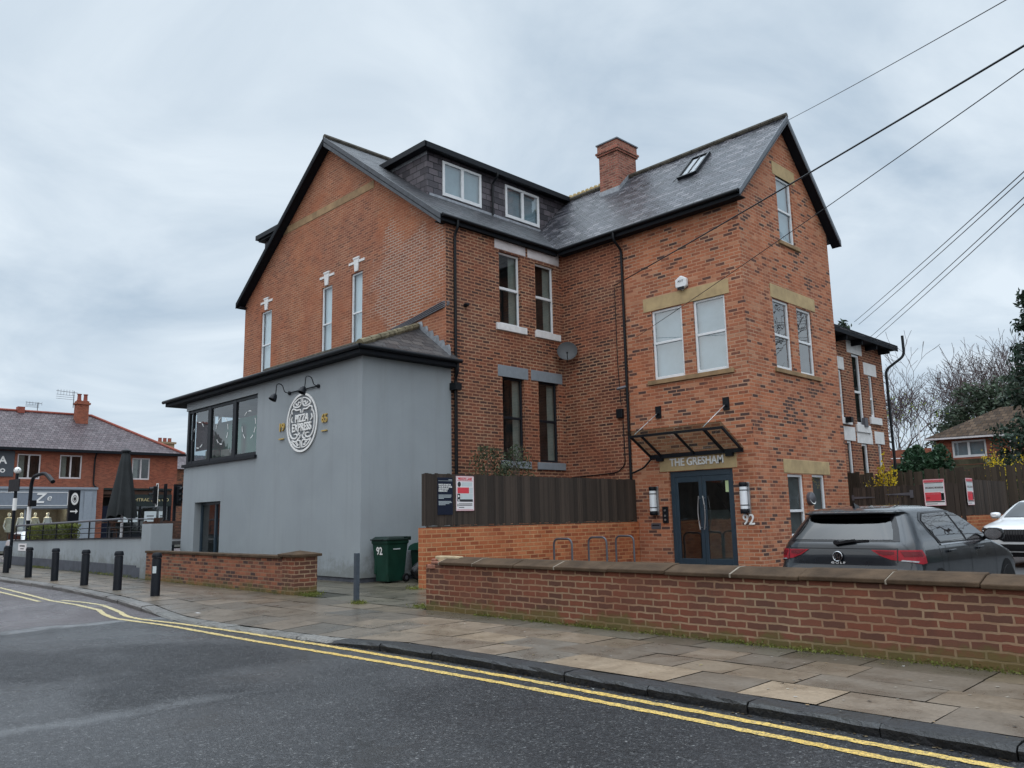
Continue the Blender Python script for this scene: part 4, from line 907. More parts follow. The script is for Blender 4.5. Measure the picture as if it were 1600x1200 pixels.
# ------------------------------------------------------------------ restaurant sign and lamps
S_ = thing('restaurant_sign', 'round white scrollwork restaurant sign between gold 19 and 65 on the grey rendered wall', 'sign', (-21.67, YP, 4.61))
def sp_(u, v, d=.03): return Vector((-21.67+u, YP-d, 4.61+v))
def cat(P, n=6):
    P = [Vector((p[0], p[1], 0)) for p in P]; out = []
    Q = [P[0]*2-P[1]]+P+[P[-1]*2-P[-2]]
    for a, b, c, d in zip(Q, Q[1:], Q[2:], Q[3:]):
        for i in range(n):
            t = i/n; out.append(0.5*((2*b)+(c-a)*t+(2*a-5*b+4*c-d)*t*t+(3*b-a-3*c+d)*t**3))
    out.append(P[-1]); return [(p.x, p.y) for p in out]
def ribbon(mb, P, w, d0=.02, d1=.05):
    P = cat(P); n = len(P); Lf = []; Rt = []
    for i, p in enumerate(P):
        a = P[max(i-1, 0)]; b = P[min(i+1, n-1)]; t = Vector((b[0]-a[0], b[1]-a[1])).normalized(); k = w*(0.55+0.45*math.sin(math.pi*min(1, max(0, i/(n-1)))))
        Lf.append((p[0]-t.y*k, p[1]+t.x*k)); Rt.append((p[0]+t.y*k, p[1]-t.x*k))
    V = []; F = []
    for l, r in zip(Lf, Rt): V += [sp_(*l, d1), sp_(*r, d1), sp_(*l, d0), sp_(*r, d0)]
    for i in range(n-1):
        o = 4*i; F += [(o, o+1, o+5, o+4), (o+2, o+6, o+7, o+3), (o, o+4, o+6, o+2), (o+1, o+3, o+7, o+5)]
    F += [(0, 2, 3, 1), (4*n-4, 4*n-3, 4*n-1, 4*n-2)]; mb.add(V, F)
g = MB(); nn = 72; V = []; F = []
for i in range(nn):
    a = 2*math.pi*i/nn
    for r_, d in ((.90, .02), (.90, .045), (.838, .045), (.838, .02)): V.append(sp_(r_*math.cos(a), r_*math.sin(a), d))
for i in range(nn):
    for k in range(4): F.append((i*4+k, i*4+(k+1) % 4, ((i+1) % nn)*4+(k+1) % 4, ((i+1) % nn)*4+k))
g.add(V, F); obj('ring', g, M['sign_white'], S_)
g = MB(); g.lathe([(.83, 0), (.83, .018)], (-21.67, YP-.001, 4.61), 48, M=Matrix.Rotation(R(90), 3, 'X')); obj('back_disc', g, mat_plain('grey sign disc', (.12, .135, .15), .7), S_)
g = MB()
SW = [[(.05, .30), (.10, .40), (.30, .40), (.48, .46), (.60, .40), (.56, .30)],
      [(.045, .75), (.05, .58), (.16, .50), (.36, .50), (.50, .55), (.44, .64), (.24, .73), (.045, .76)],
      [(.10, .62), (.20, .64), (.22, .56), (.32, .58), (.36, .62)],
      [(.60, .36), (.71, .20), (.74, -.05), (.69, -.28), (.56, -.43), (.36, -.46), (.24, -.40), (.32, -.33), (.44, -.34)], [(.56, .22), (.61, .10), (.52, .04)],
      [(.05, -.36), (.10, -.46), (.24, -.50)], [(.05, -.75), (.05, -.58), (.16, -.53), (.36, -.56), (.54, -.52), (.46, -.63), (.26, -.73), (.05, -.76)],
      [(.12, -.66), (.22, -.68), (.26, -.60), (.34, -.62)], [(.10, -.34), (.18, -.30), (.14, -.38)]]
for P in SW:
    for s in (1, -1): ribbon(g, [(s*u, v) for u, v in P], .022)
obj('scrollwork', g, M['sign_white'], S_)
text('lettering', 'PIZZA', .33, M['sign_white'], S_, sp_(0, .125, .025), (1, 0, 0), (0, 0, 1), .025, width=.78, bold=.008)
text('lettering', 'EXPRESS', .34, M['sign_white'], S_, sp_(0, -.15, .025), (1, 0, 0), (0, 0, 1), .025, width=1.12, bold=.008)
def year(s, x, z):
    t = text('year_number', s, .36, M['gold'], S_, (x, YP-.03, z), (1, 0, 0), (0, 0, 1), .02, width=.29, bold=.004)
    g = MB(); g.box(x-.15, x+.15, YP-.05, YP-.015, z-.37, z-.335); obj('dash', g, M['gold'], S_)
year('19', -22.9, 4.56); year('65', -20.38, 4.60)
SLm = thing('sign_lamp', 'black bar with two swan neck lamps fixed above the round restaurant sign', 'wall lamp', (-21.6, YP, 5.6))
g = MB(); g.tube([(-22.5, YP-.05, 5.61), (-20.75, YP-.05, 5.61)], .022, 8)
for x in (-22.48, -20.76): g.lathe([(.06, 0), (.06, .05)], (x, YP, 5.61), 12, M=Matrix.Rotation(R(90), 3, 'X'))
obj('bar', g, M['black_paint'], SLm)
for x in (-22.5, -20.76):
    nk = bend([(x, YP-.05, 5.61), (x, YP-.18, 5.63), (x, YP-.26, 5.86), (x, YP-.45, 5.88), (x, YP-.48, 5.5)], .2, 5)
    o = pipe(SLm, 'swan_neck', nk, .014, M['black_paint'], 6)
    g = MB(); g.lathe([(.02, .0), (.06, -.03), (.10, -.1), (.125, -.22), (.11, -.22), (.08, -.12)], (x, YP-.48, 5.55), 14, M=Matrix.Rotation(R(-28), 3, 'X')); smooth_by_angle(obj('lamp_shade', g, M['black_paint'], o))
# wall lights, entry panel, alarm, dish, cameras
def wall_light(x, label):
    t = thing('wall_light', label, 'wall light', (x, YB, 2.06), group='white wall lights beside the door')
    g = MB(); g.box(x-.12, x+.14, YB-.05, YB, 1.62, 2.5); obj('back_plate', g, M['steel'], t, bevel=.006)
    g = MB(); g.lathe([(.105, 0), (.105, .62)], (x, YB-.14, 1.75), 20); smooth_by_angle(obj('diffuser', g, mat_plain('opal glass', (.74, .77, .80), .3, .5, var=.02), t))
    for z in (1.62, 2.37):
        g = MB(); g.lathe([(.10, 0), (.115, .02), (.115, .11), (.10, .13)], (x, YB-.14, z), 20); smooth_by_angle(obj('cap', g, M['black_paint'], t))
    g = MB(); g.lathe([(.108, 0), (.108, .03)], (x, YB-.14, 1.84), 20); g.lathe([(.108, 0), (.108, .03)], (x, YB-.14, 2.26), 20); obj('band', g, M['black_paint'], t)
wall_light(-14.88, 'white cylinder wall light beside the entry phone, left of the glass door')
wall_light(-11.76, 'white cylinder wall light above the number 92, right of the glass door')
t = thing('entry_phone', 'slim black entry phone panel between the wall light and the glass door', 'entry phone', (-14.52, YB, 1.63))
g = MB(); g.box(-14.62, -14.42, YB-.05, YB, 1.38, 1.88); obj('panel', g, M['black_plastic'], t, bevel=.01)
for z in (1.48, 1.60, 1.76):
    g = MB(); g.lathe([(.035, 0), (.03, .015)], (-14.52, YB-.05, z), 14, M=Matrix.Rotation(R(90), 3, 'X')); obj('button', g, M['steel'], t)
t = thing('alarm_box', 'white six sided alarm box on the stone lintel above the entrance wing windows', 'alarm box', (-13.45, YB, 8.73))
g = MB(); P = [(-13.45+.24*math.cos(R(60*i+30)), YB-.13, 8.75+.24*math.sin(R(60*i+30))) for i in range(6)]; g.prism(P, (0, .13, 0)); obj('cover', g, M['white_upvc'], t, bevel=.035)
g = MB(); g.box(-13.57, -13.33, YB-.136, YB-.128, 8.52, 8.62); obj('strobe', g, M['black_plastic'], t)
text('lettering', 'ADT', .1, M['grey_steel'], t, (-13.45, YB-.136, 8.8), (1, 0, 0), (0, 0, 1), .003)
t = thing('satellite_dish', 'dark grey satellite dish on the brick wall in the inner corner', 'satellite dish', (-18.52, 20.5, 7.2))
ctr = Vector((-18.05, 20.45, 7.28)); nd = Vector((.62, -.72, .25)).normalized(); q_ = nd.to_track_quat('Z', 'Y').to_matrix()
g = MB(); g.lathe([(.001, 0), (.17, .012), (.27, .04), (.35, .075), (.355, .068), (.27, .03), (.17, 0), (.001, -.01)], ctr, 28, M=q_); smooth_by_angle(obj('dish', g, mat_plain('dark dish', (.035, .038, .042), .5), t))
pipe(t, 'bracket', bend([(-18.52, 20.55, 7.1), (-18.3, 20.55, 7.1), (-18.08, 20.48, 7.24)], .08), .025, M['black_plastic'])
lnb = ctr+nd*.36+Vector((0, 0, -.2)); pipe(t, 'feed_arm', [ctr+Vector((0, 0, -.38)), lnb], .014, M['black_plastic'], 6)
g = MB(); g.tube([lnb, lnb-nd*.12+Vector((0, 0, .06))], .035, 8); obj('receiver', g, M['black_plastic'], t)
t = thing('security_camera', 'small dark security camera on the old brick beside the downpipe', 'security camera', (-15.9, YB, 5.8))
g = MB(); g.bar((-15.85, YB, 5.78), (-15.85, YB-.12, 5.74), .03); g.tube([(-15.78, YB-.06, 5.78), (-15.98, YB-.3, 5.70)], .05, 10); obj('body', g, M['grey_steel'], t)
t = thing('round_lamp', 'round white and grey wall lamp between the ground floor windows behind the dark hatchback', 'wall lamp', (XW, 23.93, 2.03))
g = MB(); g.lathe([(.2, 0), (.2, .1), (.15, .14), (.001, .15)], (XW, 23.93, 2.03), 22, M=Matrix.Rotation(R(90), 3, 'Y')); smooth_by_angle(obj('lamp_body', g, M['grey_steel'], t))
g = MB()
P = [Vector((XW+.105+.045*math.sin(R(15*i)), 23.93-.19*math.cos(R(15*i)), 2.03-.17*math.sin(R(15*i)))) for i in range(13)]
g.poly(*P); obj('diffuser', g, M['sign_white'], t, recalc=False)
# ------------------------------------------------------------------ signs
M['navy'] = mat_plain('dark navy sign face', (.006, .010, .026), .45, .25, var=.05)
M['sign_red'] = mat_plain('red sign print', (.62, .05, .07), .45, .4, var=.08)
M['sign_dark_red'] = mat_plain('dark red sign print', (.22, .015, .03), .45, .4, var=.08)
M['sign_face'] = mat_plain('white sign face', (.74, .72, .73), .45, .4, var=.04)
M['sign_grey'] = mat_plain('pale grey sign panel', (.52, .58, .60), .45, .4, var=.05)
M['ink'] = mat_plain('dark sign print', (.03, .03, .035), .5, .4, var=.05)
M['pink'] = mat_plain('pink sign border', (.60, .22, .26), .45, .4, var=.05)
class Board:
    """flat sign: local u to the right, v up, in metres from the lower left corner"""
    def __init__(s, name, label, org, u, w, h, face, grp=None):
        s.t = thing(name, label, 'sign', org, group=grp); s.o = Vector(org); s.u = Vector(u); s.v = Vector((0, 0, 1)); s.n = s.u.cross(s.v); s.w, s.h = w, h
        g = MB(); c = s.o+s.u*w/2+s.v*h/2+s.n*.006; g.obox(c, s.u*w/2, s.v*h/2, s.n*.006); s.base = obj('panel', g, face, s.t, bevel=.003, segs=1); s.k = 0
    def rect(s, name, rects, mat, d=.014):
        g = MB()
        for (a, b, c, e) in rects: g.poly(*[s.o+s.u*x*s.w+s.v*y*s.h+s.n*d for x, y in ((a, c), (b, c), (b, e), (a, e))])
        return obj(name, g, mat, s.t, recalc=False)
    def text(s, name, st, x, y, size, mat, width=None, align='CENTER', bold=0.0, d=.017):
        return text(name, st, size, mat, s.t, s.o+s.u*x*s.w+s.v*y*s.h+s.n*d, s.u, s.v, .001, align=align, width=(width*s.w if width else None), bold=bold)
FX = -15.62
b = Board('notice_board', 'dark navy parking notice with white print on the left end of the fence', (FX+.06, 12.62, 1.74), (0, 1, 0), .49, .92, M['navy'])
for i, ln in enumerate(('PRIVATE CAR PARK FOR', 'THE USE OF THE OFFICES', 'AND RESTAURANT', 'PARKING ONLY')):
    b.text('lettering', ln, .06, .80-.055*i, .055, M['sign_white'], width=(.80, .88, .66, .58)[i], align='LEFT', bold=.002)
b.rect('print_line', [(.06, .06+w, y, y+.013) for y, w in ((.52, .84), (.49, .84), (.46, .8), (.43, .35), (.35, .82), (.32, .86), (.29, .7), (.26, .45))], M['sign_grey'])
b.rect('rule', [(.04, .96, .905, .911)], M['sign_grey']); b.rect('print_line', [(.72, .95, .93, .945)], M['sign_grey'])
b = Board('parking_sign', 'white and red PRIVATE LAND parking sign on the fence next to the dark navy notice', (FX+.06, 13.22, 1.83), (0, 1, 0), .60, .88, M['sign_face'])
b.rect('border', [(0, 1, 0, .012), (0, 1, .988, 1), (0, .015, 0, 1), (.985, 1, 0, 1), (.06, .94, .95, .965), (.06, .94, .85, .87), (.06, .94, .03, .045)], M['pink'])
b.text('lettering', 'PRIVATE LAND', .5, .91, .075, M['sign_red'], width=.8, bold=.003)
b.rect('red_panel', [(.07, .72, .50, .67)], M['sign_red']); b.rect('grey_panel', [(.74, .93, .50, .67), (.24, .93, .33, .49), (.3, .9, .70, .82)], M['sign_grey'])
b.rect('dark_panel', [(.06, .22, .27, .49), (.22, .93, .26, .33)], M['ink']); b.rect('print_line', [(.14, .9, y, y+.02) for y in (.19, .15)]+[(.14, .44, .09, .11), (.07, .11, .13, .2)], M['ink'])
g = MB(); c = b.o+b.u*.17*b.w+b.v*.76*b.h+b.n*.016; g.poly(*[c+b.u*.055*math.cos(i*.393)+b.v*.065*math.sin(i*.393) for i in range(16)]); obj('emblem', g, M['ink'], b.t, recalc=False)
g = MB(); c = b.o+b.u*.14*b.w+b.v*.42*b.h+b.n*.018; g.poly(c+b.u*-.03+b.v*.035, c+b.u*-.03-b.v*.035, c+b.u*.04); g.poly(*[c-b.v*.10+b.u*.02*math.cos(i*.785)+b.v*.025*math.sin(i*.785) for i in range(8)]); obj('symbol', g, M['sign_white'], b.t, recalc=False)
GYT, GXF = 26.95, -7.95
def car_park_sign(label, org, u):
    b = Board('parking_sign', label, org, u, .61, .82, M['sign_face'])
    b.rect('border', [(0, 1, 0, .015), (0, .02, 0, 1), (.98, 1, 0, 1), (0, 1, .985, 1)], M['pink']); b.rect('red_panel', [(.03, .97, .88, .97), (.05, .80, .18, .50)], M['sign_red'])
    b.rect('grey_panel', [(.06, .94, .72, .84), (.06, .94, .53, .64)], M['sign_grey']); b.rect('dark_panel', [(.06, .94, .845, .87), (.08, .94, .645, .71), (.80, .95, .20, .47), (.05, .95, .13, .17)], M['ink'])
    b.text('lettering', 'PRIVATE PROPERTY', .5, .925, .06, M['pink'], width=.86); b.text('lettering', 'CAR PARK RULES', .5, .677, .05, M['sign_face'], width=.8); b.text('lettering', 'PERMIT HOLDERS ONLY', .42, .44, .045, M['pink'], width=.64)
    b.rect('print_line', [(.08, .6, .06, .08), (.1, .28, .28, .31)], M['ink']); b.rect('symbol', [(.84, .92, .36, .45), (.84, .91, .22, .32)], M['sign_face'])
car_park_sign('red and white parking sign facing the street on the dark gate behind the car roof', (-9.06, GYT-.07, 1.74), (1, 0, 0))
car_park_sign('red and white parking sign seen edge on, on the fence corner nearest the white car', (GXF+.05, 27.06, 1.74), (0, 1, 0))
# ------------------------------------------------------------------ fences and walls
rf_ = random.Random(11)
def boards(mb, a, b, z0, z1, bw=.1, th=.02, top=.012, out=(0, 0, 0), gap=.004, lean=0.0, bz=.02, skip=0.0):
    a = Vector(a); b = Vector(b); L_ = (b-a).length; d = (b-a)/L_; n = Vector((d.y, -d.x, 0)); s = 0
    while s < L_-.02:
        w = min(bw, L_-s)-gap
        if rf_.random() > skip:
            k = rf_.uniform(-.004, .006); p = a+d*(s+gap/2)+n*k; zt = z1+rf_.uniform(-top, top); zb = z0+rf_.uniform(-bz, bz); ln = n*0+d*rf_.uniform(-lean, lean)
            P = [p+Vector((0, 0, zb)), p+d*w+Vector((0, 0, zb)), p+d*w+ln+Vector((0, 0, zt)), p+ln+Vector((0, 0, zt))]
            mb.prism(P, -n*th)
        s += bw
FN = thing('timber_fence', 'dark stained close board fence carried on the orange brick wall', 'fence', (FX, 12.3, 1.46))
g = MB(); boards(g, (FX+.05, 12.25, 0), (FX+.05, 20.7, 0), 1.47, 2.75, .1, .02); boards(g, (FX-.1, 12.25, 0), (FX+.05, 12.25, 0), 1.47, 2.75, .075, .02); obj('board', g, M['fence'], FN)
g = MB(); g.box(FX-.05, FX+.0, 12.3, 20.7, 1.7, 1.78); g.box(FX-.05, FX, 12.3, 20.7, 2.4, 2.48); obj('rail', g, M['fence'], FN)
g = MB(); g.box(FX-.05, FX+.06, 12.35, 20.7, 1.425, 1.465); obj('bottom_rail', g, M['fence_old'], FN)
g = MB(); g.box(FX-.16, FX+.07, 12.2, 20.76, 0, 1.43); tag(obj('dwarf_wall', g, M['brick_fence']), 'bright orange brick dwarf wall under the dark timber fence', 'wall')
# front boundary wall with its copings
FW = thing('boundary_wall', 'long low red brown brick boundary wall with stone copings in front of the car park', 'wall', (-5, 9.4, 0))
WX0 = -11.95
g = MB(); g.box(WX0, 9, 9.42, 9.72, -.05, .815); obj('brickwork', g, M['brick_front'], FW)
g = MB(); x = WX0+.42; rc = random.Random(3)
while x < 9:
    w = rc.uniform(.85, 1.1); dz = rc.uniform(-.005, .006); dy = rc.uniform(-.008, .008); tl = rc.uniform(-.005, .005)
    P = [(9.365+dy, .815+dz), (9.78+dy, .815+dz), (9.78+dy, .948+dz), (9.62+dy, .94+dz), (9.365+dy, .866+dz)]
    g.prism([(x+.005, y, z) for y, z in P], (w-.01, 0, tl)); x += w
obj('coping', g, M['cope'], FW, bevel=.012)
g = MB()
x = WX0+.42; rc = random.Random(3)
while x < 9:
    w = rc.uniform(.85, 1.1); rc.uniform(0, 1); rc.uniform(0, 1); rc.uniform(0, 1)
    if int(x*7) % 5 < 2: g.prism([(x-.010, 9.368, .816), (x-.012, 9.775, .816), (x-.012, 9.775, .945), (x-.012, 9.62, .939), (x-.012, 9.368, .862)], (.024, 0, 0))
    x += w
obj('mortar_joint', g, mat_plain('pale mortar', (.22, .19, .15), .8), FW)
g = MB()
for (x0, x1, z0, z1, y0, y1) in ((WX0+.05, WX0+.27, .74, .815, 9.395, 9.50), (WX0+.1, WX0+.32, .82, .87, 9.45, 9.56), (WX0+.27, WX0+.43, .81, .87, 9.46, 9.56), (WX0+.08, WX0+.18, .87, .915, 9.47, 9.55)): g.box(x0, x1, y0, y1, z0, z1)
obj('broken_brick', g, mat_plain('broken pink brick', (.28, .13, .09), .85, .2, var=.4), FW, bevel=.015)
g = MB(); g.box(WX0+.08, WX0+.75, 9.56, 9.7, .8, .962); obj('mortar_bed', g, mat_plain('old cream mortar', (.42, .34, .22), .9, .2, var=.3, bump=.02), FW, bevel=.02)
# pier and low wall by the pavement
LWt = thing('garden_wall', 'low mottled brick wall with flat coping ending in a square pier by the drive', 'wall', (-17, 9.4, 0))
g = MB(); g.box(-25.7, -17.2, 9.43, 9.7, -.05, .80); obj('brickwork', g, M['brick_low'], LWt)
g = MB(); x = -25.7
while x < -17.3: g.box(x+.004, min(x+.9, -17.25)-.004, 9.38, 9.76, .80, .865); x += .9
obj('coping', g, M['cope'], LWt, bevel=.012)
g = MB(); g.box(-17.28, -16.7, 9.40, 9.98, -.05, .85); obj('pier', g, M['brick_front'], LWt)
g = MB(); c = (-16.99, 9.69)
V = [(c[0]+sx*.37, c[1]+sy*.37, z) for z in (.85, .91) for sx, sy in ((-1, -1), (1, -1), (1, 1), (-1, 1))]+[(c[0], c[1], .985)]
g.add(V, [(0, 3, 2, 1)]+[(i, (i+1) % 4, 4+(i+1) % 4, 4+i) for i in range(4)]+[(4+i, 4+(i+1) % 4, 8) for i in range(4)]); obj('pier_cap', g, M['cope'], LWt, bevel=.01)
# terrace wall
TW = thing('terrace_wall', 'grey rendered terrace retaining wall with a square end pier behind the bollards', 'wall', (-33, 9.7, 0))
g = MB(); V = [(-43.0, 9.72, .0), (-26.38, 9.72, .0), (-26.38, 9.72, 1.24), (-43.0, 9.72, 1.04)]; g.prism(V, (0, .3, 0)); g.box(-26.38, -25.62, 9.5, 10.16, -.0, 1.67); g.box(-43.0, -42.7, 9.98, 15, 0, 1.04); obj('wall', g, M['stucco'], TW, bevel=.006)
g = MB(); g.box(-42.9, -27.3, 9.70, 9.74, -.02, .36); g.box(-27.3, -26.42, 9.70, 9.74, -.02, .30); obj('plinth', g, M['plinth'], TW)
g = MB(); V = [(-43.05, 9.68, 1.04), (-26.38, 9.68, 1.24), (-26.38, 9.68, 1.275), (-43.05, 9.68, 1.075)]; g.prism(V, (0, .38, 0)); obj('edge_trim', g, M['black_paint'], TW)
g = MB(); g.box(-42.7, -30.4, 10.0, 15.2, .9, 1.03); struct(obj('terrace_floor', g, M['tarmac']))
b = Board('street_sign', 'small white street name plate low on the left end of the grey terrace wall', (-41.75, 9.715, .62), (1, 0, 0), 1.35, .32, M['sign_face'])
b.rect('print_line', [(.18, .82, .58, .76)], M['ink']); b.rect('print_line', [(.30, .70, .22, .36)], M['ink'])
# ------------------------------------------------------------------ bollards, post, bins, racks
g0 = 'black bollards along the kerb'
def bollard(label, x, y):
    t = thing('bollard', label, 'bollard', (x, y, 0), group=g0)
    g = MB(); g.lathe([(.108, 0), (.104, .02), (.104, .845), (.098, .86), (.085, .868)], (x, y, -.01), 24); smooth_by_angle(obj('shaft', g, M['black_paint'], t), 30)
    g = MB(); g.lathe([(.085, .85), (.085, .875), (.112, .885), (.116, .92), (.104, .965), (.09, .985), (.088, .992), (.001, 1.0)], (x, y, -.01), 24); smooth_by_angle(obj('cap', g, M['black_paint'], t), 40)
    g = MB(); g.lathe([(.109, .875), (.110, .884)], (x, y, -.01), 24); obj('band', g, M['grey_steel'], t)
    return t
b6 = bollard('black bollard with a white sticker, nearest of the row', -19.63, 7.45)
for x, y, lb in ((-22.28, 7.49, 'black bollard directly below the closed parasol, next to the stickered bollard'), (-24.99, 7.51, 'black bollard just right of the black pillar sign, in front of the terrace wall'), (-27.97, 7.55, 'black bollard in front of the clipped hedge, left of the black pillar sign'), (-30.84, 7.53, 'black bollard next to the white street name plate'), (-34.8, 7.75, 'black bollard at the far end, hiding the foot of a pole')):
    t = dup(b6, (x, y, 0), rot=rf_.uniform(0, 3), label=lb)
    t.rotation_euler = (R(rf_.uniform(-1, 1)), R(rf_.uniform(-1, 1)), rf_.uniform(0, 3))
g = MB()
for i in range(4):
    a0, a1 = R(-70+i*12), R(-58+i*12); q = .1055
    g.poly((-19.63+q*math.cos(a0), 7.45+q*math.sin(a0), .52), (-19.63+q*math.cos(a1), 7.45+q*math.sin(a1), .52), (-19.63+q*math.cos(a1), 7.45+q*math.sin(a1), .68), (-19.63+q*math.cos(a0), 7.45+q*math.sin(a0), .68))
obj('sticker', g, M['sign_grey'], b6, recalc=False)
P_ = thing('steel_post', 'square grey blue steel post standing alone on the drive', 'post', (-14.14, 9.36, 0))
g = MB(); g.box(-14.185, -14.095, 9.315, 9.405, -.02, .985); obj('post', g, mat_plain('blue grey painted steel', (.045, .058, .075), .5, .4, var=.25), P_, bevel=.006)
# bicycle racks
g1 = 'bicycle racks beside the fence'
def rack(x, y, label):
    t = thing('bicycle_rack', label, 'bicycle rack', (x, y, CP), group=g1)
    g = MB(); g.tube(bend([(x-.33, y, CP), (x-.33, y, 1.04), (x+.33, y, 1.04), (x+.33, y, CP)], .18, 6), .03, 10); smooth_by_angle(obj('hoop', g, M['grey_steel'], t))
    for s in (-.33, .33):
        g = MB(); g.lathe([(.07, 0), (.07, .008)], (x+s, y, CP), 14); obj('base_plate', g, M['grey_steel'], t)
    return t
rk = rack(-14.95, 16.5, 'grey bicycle rack nearest the boundary wall, leftmost of three')
dup(rk, (-14.85, 17.85, CP), label='grey bicycle rack between the other two'); dup(rk, (-14.85, 19.1, CP), label='grey bicycle rack nearest the glass door, rightmost of three')
# wheeled bins
M['bin'] = mat_plain('dark green bin plastic', (.006, .038, .025), .5, .3, var=.25, scale=3)
M['bin_lid'] = mat_plain('dark green black lid', (.008, .02, .017), .45, .3, var=.25, scale=3)
M['bin_open'] = mat_plain('brighter green lid', (.010, .075, .048), .35, .5, var=.2, scale=3)
M['rubber'] = mat_plain('black rubber', (.008, .008, .009), .7, .2, var=.2)
def bin_(x, y, rot, label, lidmat, lid_open=0.0, number=False):
    t = thing('wheeled_bin', label, 'wheelie bin', (x, y, 0), rot=rot)
    def ring(hw, hd, z, yo=0): return [(-hw, -hd+yo, z), (hw, -hd+yo, z), (hw, hd+yo, z), (-hw, hd+yo, z)]
    g = MB(); lv = [ring(.24, .25, .03), ring(.25, .27, .2), ring(.29, .335, .93), ring(.31, .36, .95), ring(.31, .36, 1.02)]
    V = [p for q in lv for p in q]; F = [(0, 3, 2, 1)]
    for i in range(4):
        for k in range(4): F.append((i*4+k, i*4+(k+1) % 4, i*4+4+(k+1) % 4, i*4+4+k))
    g.add(V, F); 
    g.box(-.26, -.2, -.305, -.27, .2, .92); g.box(.2, .26, -.305, -.27, .2, .92)
    body = obj('body', g, M['bin'], t, local=True, bevel=.018)
    g = MB(); g.box(-.33, .33, -.39, .40, 1.02, 1.055); g.prism([(-.3, -.36, 1.055), (.3, -.36, 1.055), (.26, -.28, 1.11), (-.26, -.28, 1.11)], (0, .55, 0)); g.box(-.33, -.05, .3, .42, 1.02, 1.11); g.box(.05, .33, .3, .42, 1.02, 1.11); g.box(-.17, .17, -.43, -.36, 1.03, 1.06)
    lid = obj('lid', g, lidmat, t, local=True, bevel=.014)
    g = MB(); g.tube([(-.28, .44, 1.03), (.28, .44, 1.03)], .017, 8); obj('handle', g, lidmat, t, local=True)
    for s in (-1, 1):
        g = MB(); g.lathe([(.03, -.025), (.10, -.025), (.105, -.01), (.105, .01), (.10, .025), (.03, .025)], (s*.30, .27, .105), 20, M=Matrix.Rotation(R(90), 3, 'Y')); w = obj('wheel', g, M['rubber'], t, local=True); smooth_by_angle(w)
        g = MB(); g.lathe([(.05, -.028), (.05, .028)], (s*.30, .27, .105), 14, M=Matrix.Rotation(R(90), 3, 'Y')); obj('hub', g, M['grey_steel'], w, local=True)
    t.scale = (1.06, 1.06, 1.08)
    return t, body
t, bd = bin_(-18.02, 12.98, R(5), 'upright dark green wheelie bin painted with 92', M['bin_lid'])
text('lettering', '92', .26, M['sign_white'], bd, (-.03, -.327, .76), (1, 0, 0), (0, -.089, 1), .002, width=.22, bold=.005, local=True)
g = MB(); g.box(.288, .296, -.15, .08, .80, .825); obj('maker_mark', g, M['sign_grey'], bd, local=True)
# a second bin with a domed brighter lid, and a sack in front of it
t = thing('rubbish_container', 'green rubbish bin with a domed lid, half hidden behind the numbered bin', 'bin', (-17.85, 14.4, 0))
g = MB(); g.prism([(-18.35, 14.0, .0), (-17.35, 14.0, .0), (-17.25, 13.95, .80), (-18.42, 13.95, .80)], (0, .8, 0)); obj('body', g, M['bin'], t, bevel=.03)
g = MB(); P = [(-18.45, .80)]+[(-17.83-.62*math.cos(R(18*i)), .80+.22*math.sin(R(18*i))**.8) for i in range(1, 10)]+[(-17.21, .80)]
g.prism([(x, 13.9, z) for x, z in P], (0, .92, 0)); smooth_by_angle(obj('lid', g, M['bin_open'], t), 50)
g = MB(); g.box(-17.62, -17.42, 13.885, 13.897, .66, .76); obj('label_plate', g, M['sign_grey'], t)
def sack(x, y, r, h, label, seed):
    bm = bmesh.new(); bmesh.ops.create_icosphere(bm, subdivisions=4, radius=1); rs = random.Random(seed); ph = [rs.uniform(0, 6) for _ in range(6)]
    for v in bm.verts:
        p = v.co.copy(); a = math.atan2(p.y, p.x); k = 1+.10*math.sin(7*a+ph[0]+3*p.z)+.06*math.sin(13*a+ph[1]-5*p.z)+.05*math.sin(9*p.z+ph[2])
        z = (p.z+1)/2; pinch = 1 if z < .6 else max(.12, 1-((z-.6)/.4)**1.3*1.0)
        v.co = Vector((x+p.x*r*k*pinch*1.05, y+p.y*r*k*pinch, z*h*(1.0+.08*math.sin(3*a+ph[3]))))
    me = bpy.data.meshes.new('sack'); bm.to_mesh(me); bm.free(); me.materials.append(M['sack']); o = bpy.data.objects.new('rubbish_sack', me); COL.objects.link(o); tag(o, label, 'rubbish bag'); smooth_by_angle(o, 28)
M['sack'] = mat_plain('black refuse sack', (.008, .008, .010), .3, .4, var=.3, scale=9, bump=.02)
sack(-17.25, 13.55, .34, .62, 'shiny black rubbish sack leaning between the bins and the orange wall', 4)
